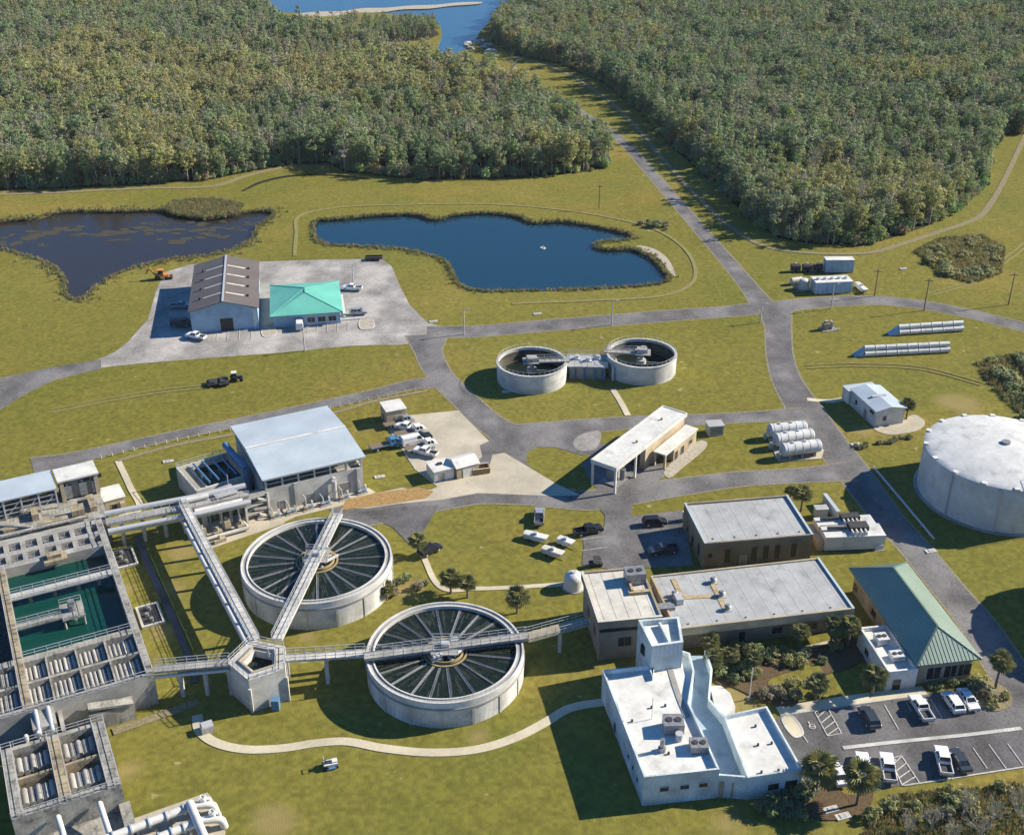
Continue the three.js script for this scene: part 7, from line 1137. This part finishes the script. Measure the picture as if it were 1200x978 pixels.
// bare grey trees in the near thicket
function bareTree(px, py, h, label) {
  const o = thing('bare_tree', label, 'tree', G(px, py), rnd() * 6.28, 'bare trees below the car park'), g = [], f = [];
  const grow = (p, d, l, r, k) => { const e = p.clone().addScaledVector(d, l); g.push(pipe(p, e, r, k > 2 ? 6 : 4, true)); if (!k) { f.push(e); return; } const n = k > 2 ? 4 : 3; for (let i = 0; i < n; i++) { const q = d.clone().add(V(rr(-0.8, 0.8), rr(-0.15, 0.55), rr(-0.8, 0.8))).normalize(); grow(e.clone().addScaledVector(d, -l * rr(0, 0.3)), q, l * rr(0.6, 0.82), r * 0.55, k - 1); } };
  grow(V(0, 0, 0), V(0.05, 1, 0.02).normalize(), h * 0.36, 0.12, 4);
  part(o, 'branches', join(g), mat([0.36, 0.34, 0.30], 0.95)).name = 'branches';
  const lf = new THREE.Mesh(crownGeo(h * 0.3, h * 0.26, h * 0.68, 12, 12, 0.22, 0.6), shrubMats[3]); lf.name = 'foliage'; o.add(lf);
}
for (const [x, y, h] of [[1090, 975, 5], [1128, 958, 5.5], [1160, 972, 6], [1190, 955, 5.5], [1062, 982, 4.2], [1146, 990, 6], [1205, 985, 6.5], [1110, 995, 5]]) bareTree(x, y, h, 'bare pale grey tree in the thicket below the car park');
// reeds along the pond banks, floating weed
{
  const blade = (() => { const q = []; for (let i = 0; i < 12; i++) { const a = rnd() * 6.283, r = rnd() * 0.35, h = rr(0.5, 1.15), b = V(Math.cos(a) * r, 0, Math.sin(a) * r), l = V(rr(-0.25, 0.25), h, rr(-0.25, 0.25)), w = V(rr(-1, 1), 0, rr(-1, 1)).normalize().multiplyScalar(0.09); q.push([b.clone().sub(w), b.clone().add(w), b.clone().add(l)]); } const g = faces(q); return g; })();
  const put = (list, label, name = 'reeds') => { const m = new THREE.InstancedMesh(blade, leafMat([1, 1, 1]), list.length); m.name = numbered(name); tag(m, label, 'reeds', null, 'stuff'); m.castShadow = true; list.forEach(([x, z, s], i) => { dummy.position.set(x, -0.15, z); dummy.rotation.set(0, rnd() * 6.28, 0); dummy.scale.set(s * 1.2, s, s * 1.2); dummy.updateMatrix(); m.setMatrixAt(i, dummy.matrix); const r = rnd(); m.setColorAt(i, C(...leafTone(r < 0.5 ? [0.22, 0.21, 0.065] : r < 0.8 ? [0.30, 0.25, 0.10] : [0.11, 0.13, 0.05], 0.25))); }); scene.add(m); };
  for (const [loop, t, out] of [[pond1, 'reeds fringing the murky pond', 5], [pond2, 'reeds fringing the deep blue pond', 2.2]]) {
    const l = []; for (let i = 0; i + 1 < loop.length; i++) { const a = loop[i], b = loop[i + 1], d = b.clone().sub(a), L = d.length(), nx = d.z / L, nz = -d.x / L; for (let k = 0; k < L * 9; k++) { const u = rnd(), w = rr(-1.4, out * Math.pow(rnd(), 1.6)), dens = fbm(a.x / 9 + u, a.z / 9, 3, 401); if (dens < 0.5 && w > rr(-0.3, 0.5)) continue; const sg = inside(a.x + d.x * 0.5 + nx, a.z + d.z * 0.5 + nz, loop) ? -1 : 1; l.push([a.x + d.x * u + nx * w * sg, a.z + d.z * u + nz * w * sg, rr(0.45, 1.2)]); } }
    put(l, t);
  }
  const bed = PX([[190, 246], [205, 236], [250, 233], [285, 240], [276, 252], [240, 257], [205, 252]]), l = []; while (l.length < 2600) { const x = rr(-200, -70), z = rr(-420, -330); if (inside(x, z, bed)) l.push([x, z, rr(0.8, 1.7)]); } put(l, 'tall reed bed reaching into the murky pond');
  const weed = mat([0.06, 0.055, 0.03], 0.9, { map: T.grit }), mats = [];
  for (const [x, y, a, b] of [[30, 276, 9, 4], [75, 268, 8, 3], [150, 270, 12, 4], [200, 282, 9, 3], [240, 262, 8, 3], [55, 272, 9, 2.6], [48, 287, 4, 1.2], [110, 275, 10, 2], [215, 271, 11, 3], [265, 268, 9, 2.2], [180, 262, 7, 1.6], [250, 277, 8, 2], [10, 284, 5, 3], [140, 282, 6, 1.4], [300, 262, 5, 2]]) { const c = G(x, y, -0.7); for (let k = 0; k < 9; k++) { const pts = []; const n = 14, ax = a * rr(0.12, 0.35), bz = b * rr(0.25, 0.6), ox = rr(-a, a) * 0.7, oz = rr(-b, b) * 0.8; for (let i = 0; i < n; i++) { const t = i / n * 6.283, r = rr(0.6, 1.1); pts.push([c.x + ox + Math.cos(t) * ax * r, c.z + oz + Math.sin(t) * bz * r]); } mats.push(prism(pts, -0.72, -0.68 + k * 0.003)); } }
  solo('floating_weed', 'brown green weed mats floating on the murky pond', 'weed', mats, weed, null, 'stuff');
  const und = PX([[1060, 930], [1200, 918], [1230, 1000], [1000, 1000], [1020, 960]]), u2 = []; while (u2.length < 2200) { const x = rr(20, 80), z = rr(-135, -100); if (inside(x, z, und)) u2.push([x, z, rr(0.5, 1.2)]); } put(u2, 'rough undergrowth of the thicket below the car park', 'undergrowth');
  const m1 = PX([[1072, 294], [1100, 279], [1150, 276], [1178, 290], [1174, 320], [1140, 332], [1103, 324]]), m2 = PX([[1144, 425], [1175, 417], [1240, 414], [1240, 504], [1200, 490], [1163, 456]]), u3 = []; for (let k = 0; k < 60000 && u3.length < 4200; k++) { const x = rr(70, 190), z = rr(-390, -235); if (inside(x, z, m1) || inside(x, z, m2)) u3.push([x, z, rr(0.7, 1.5)]); } put(u3, 'marsh grass around the two thickets on the lawn', 'marsh_grass');
}
renderer.render(scene, camera);
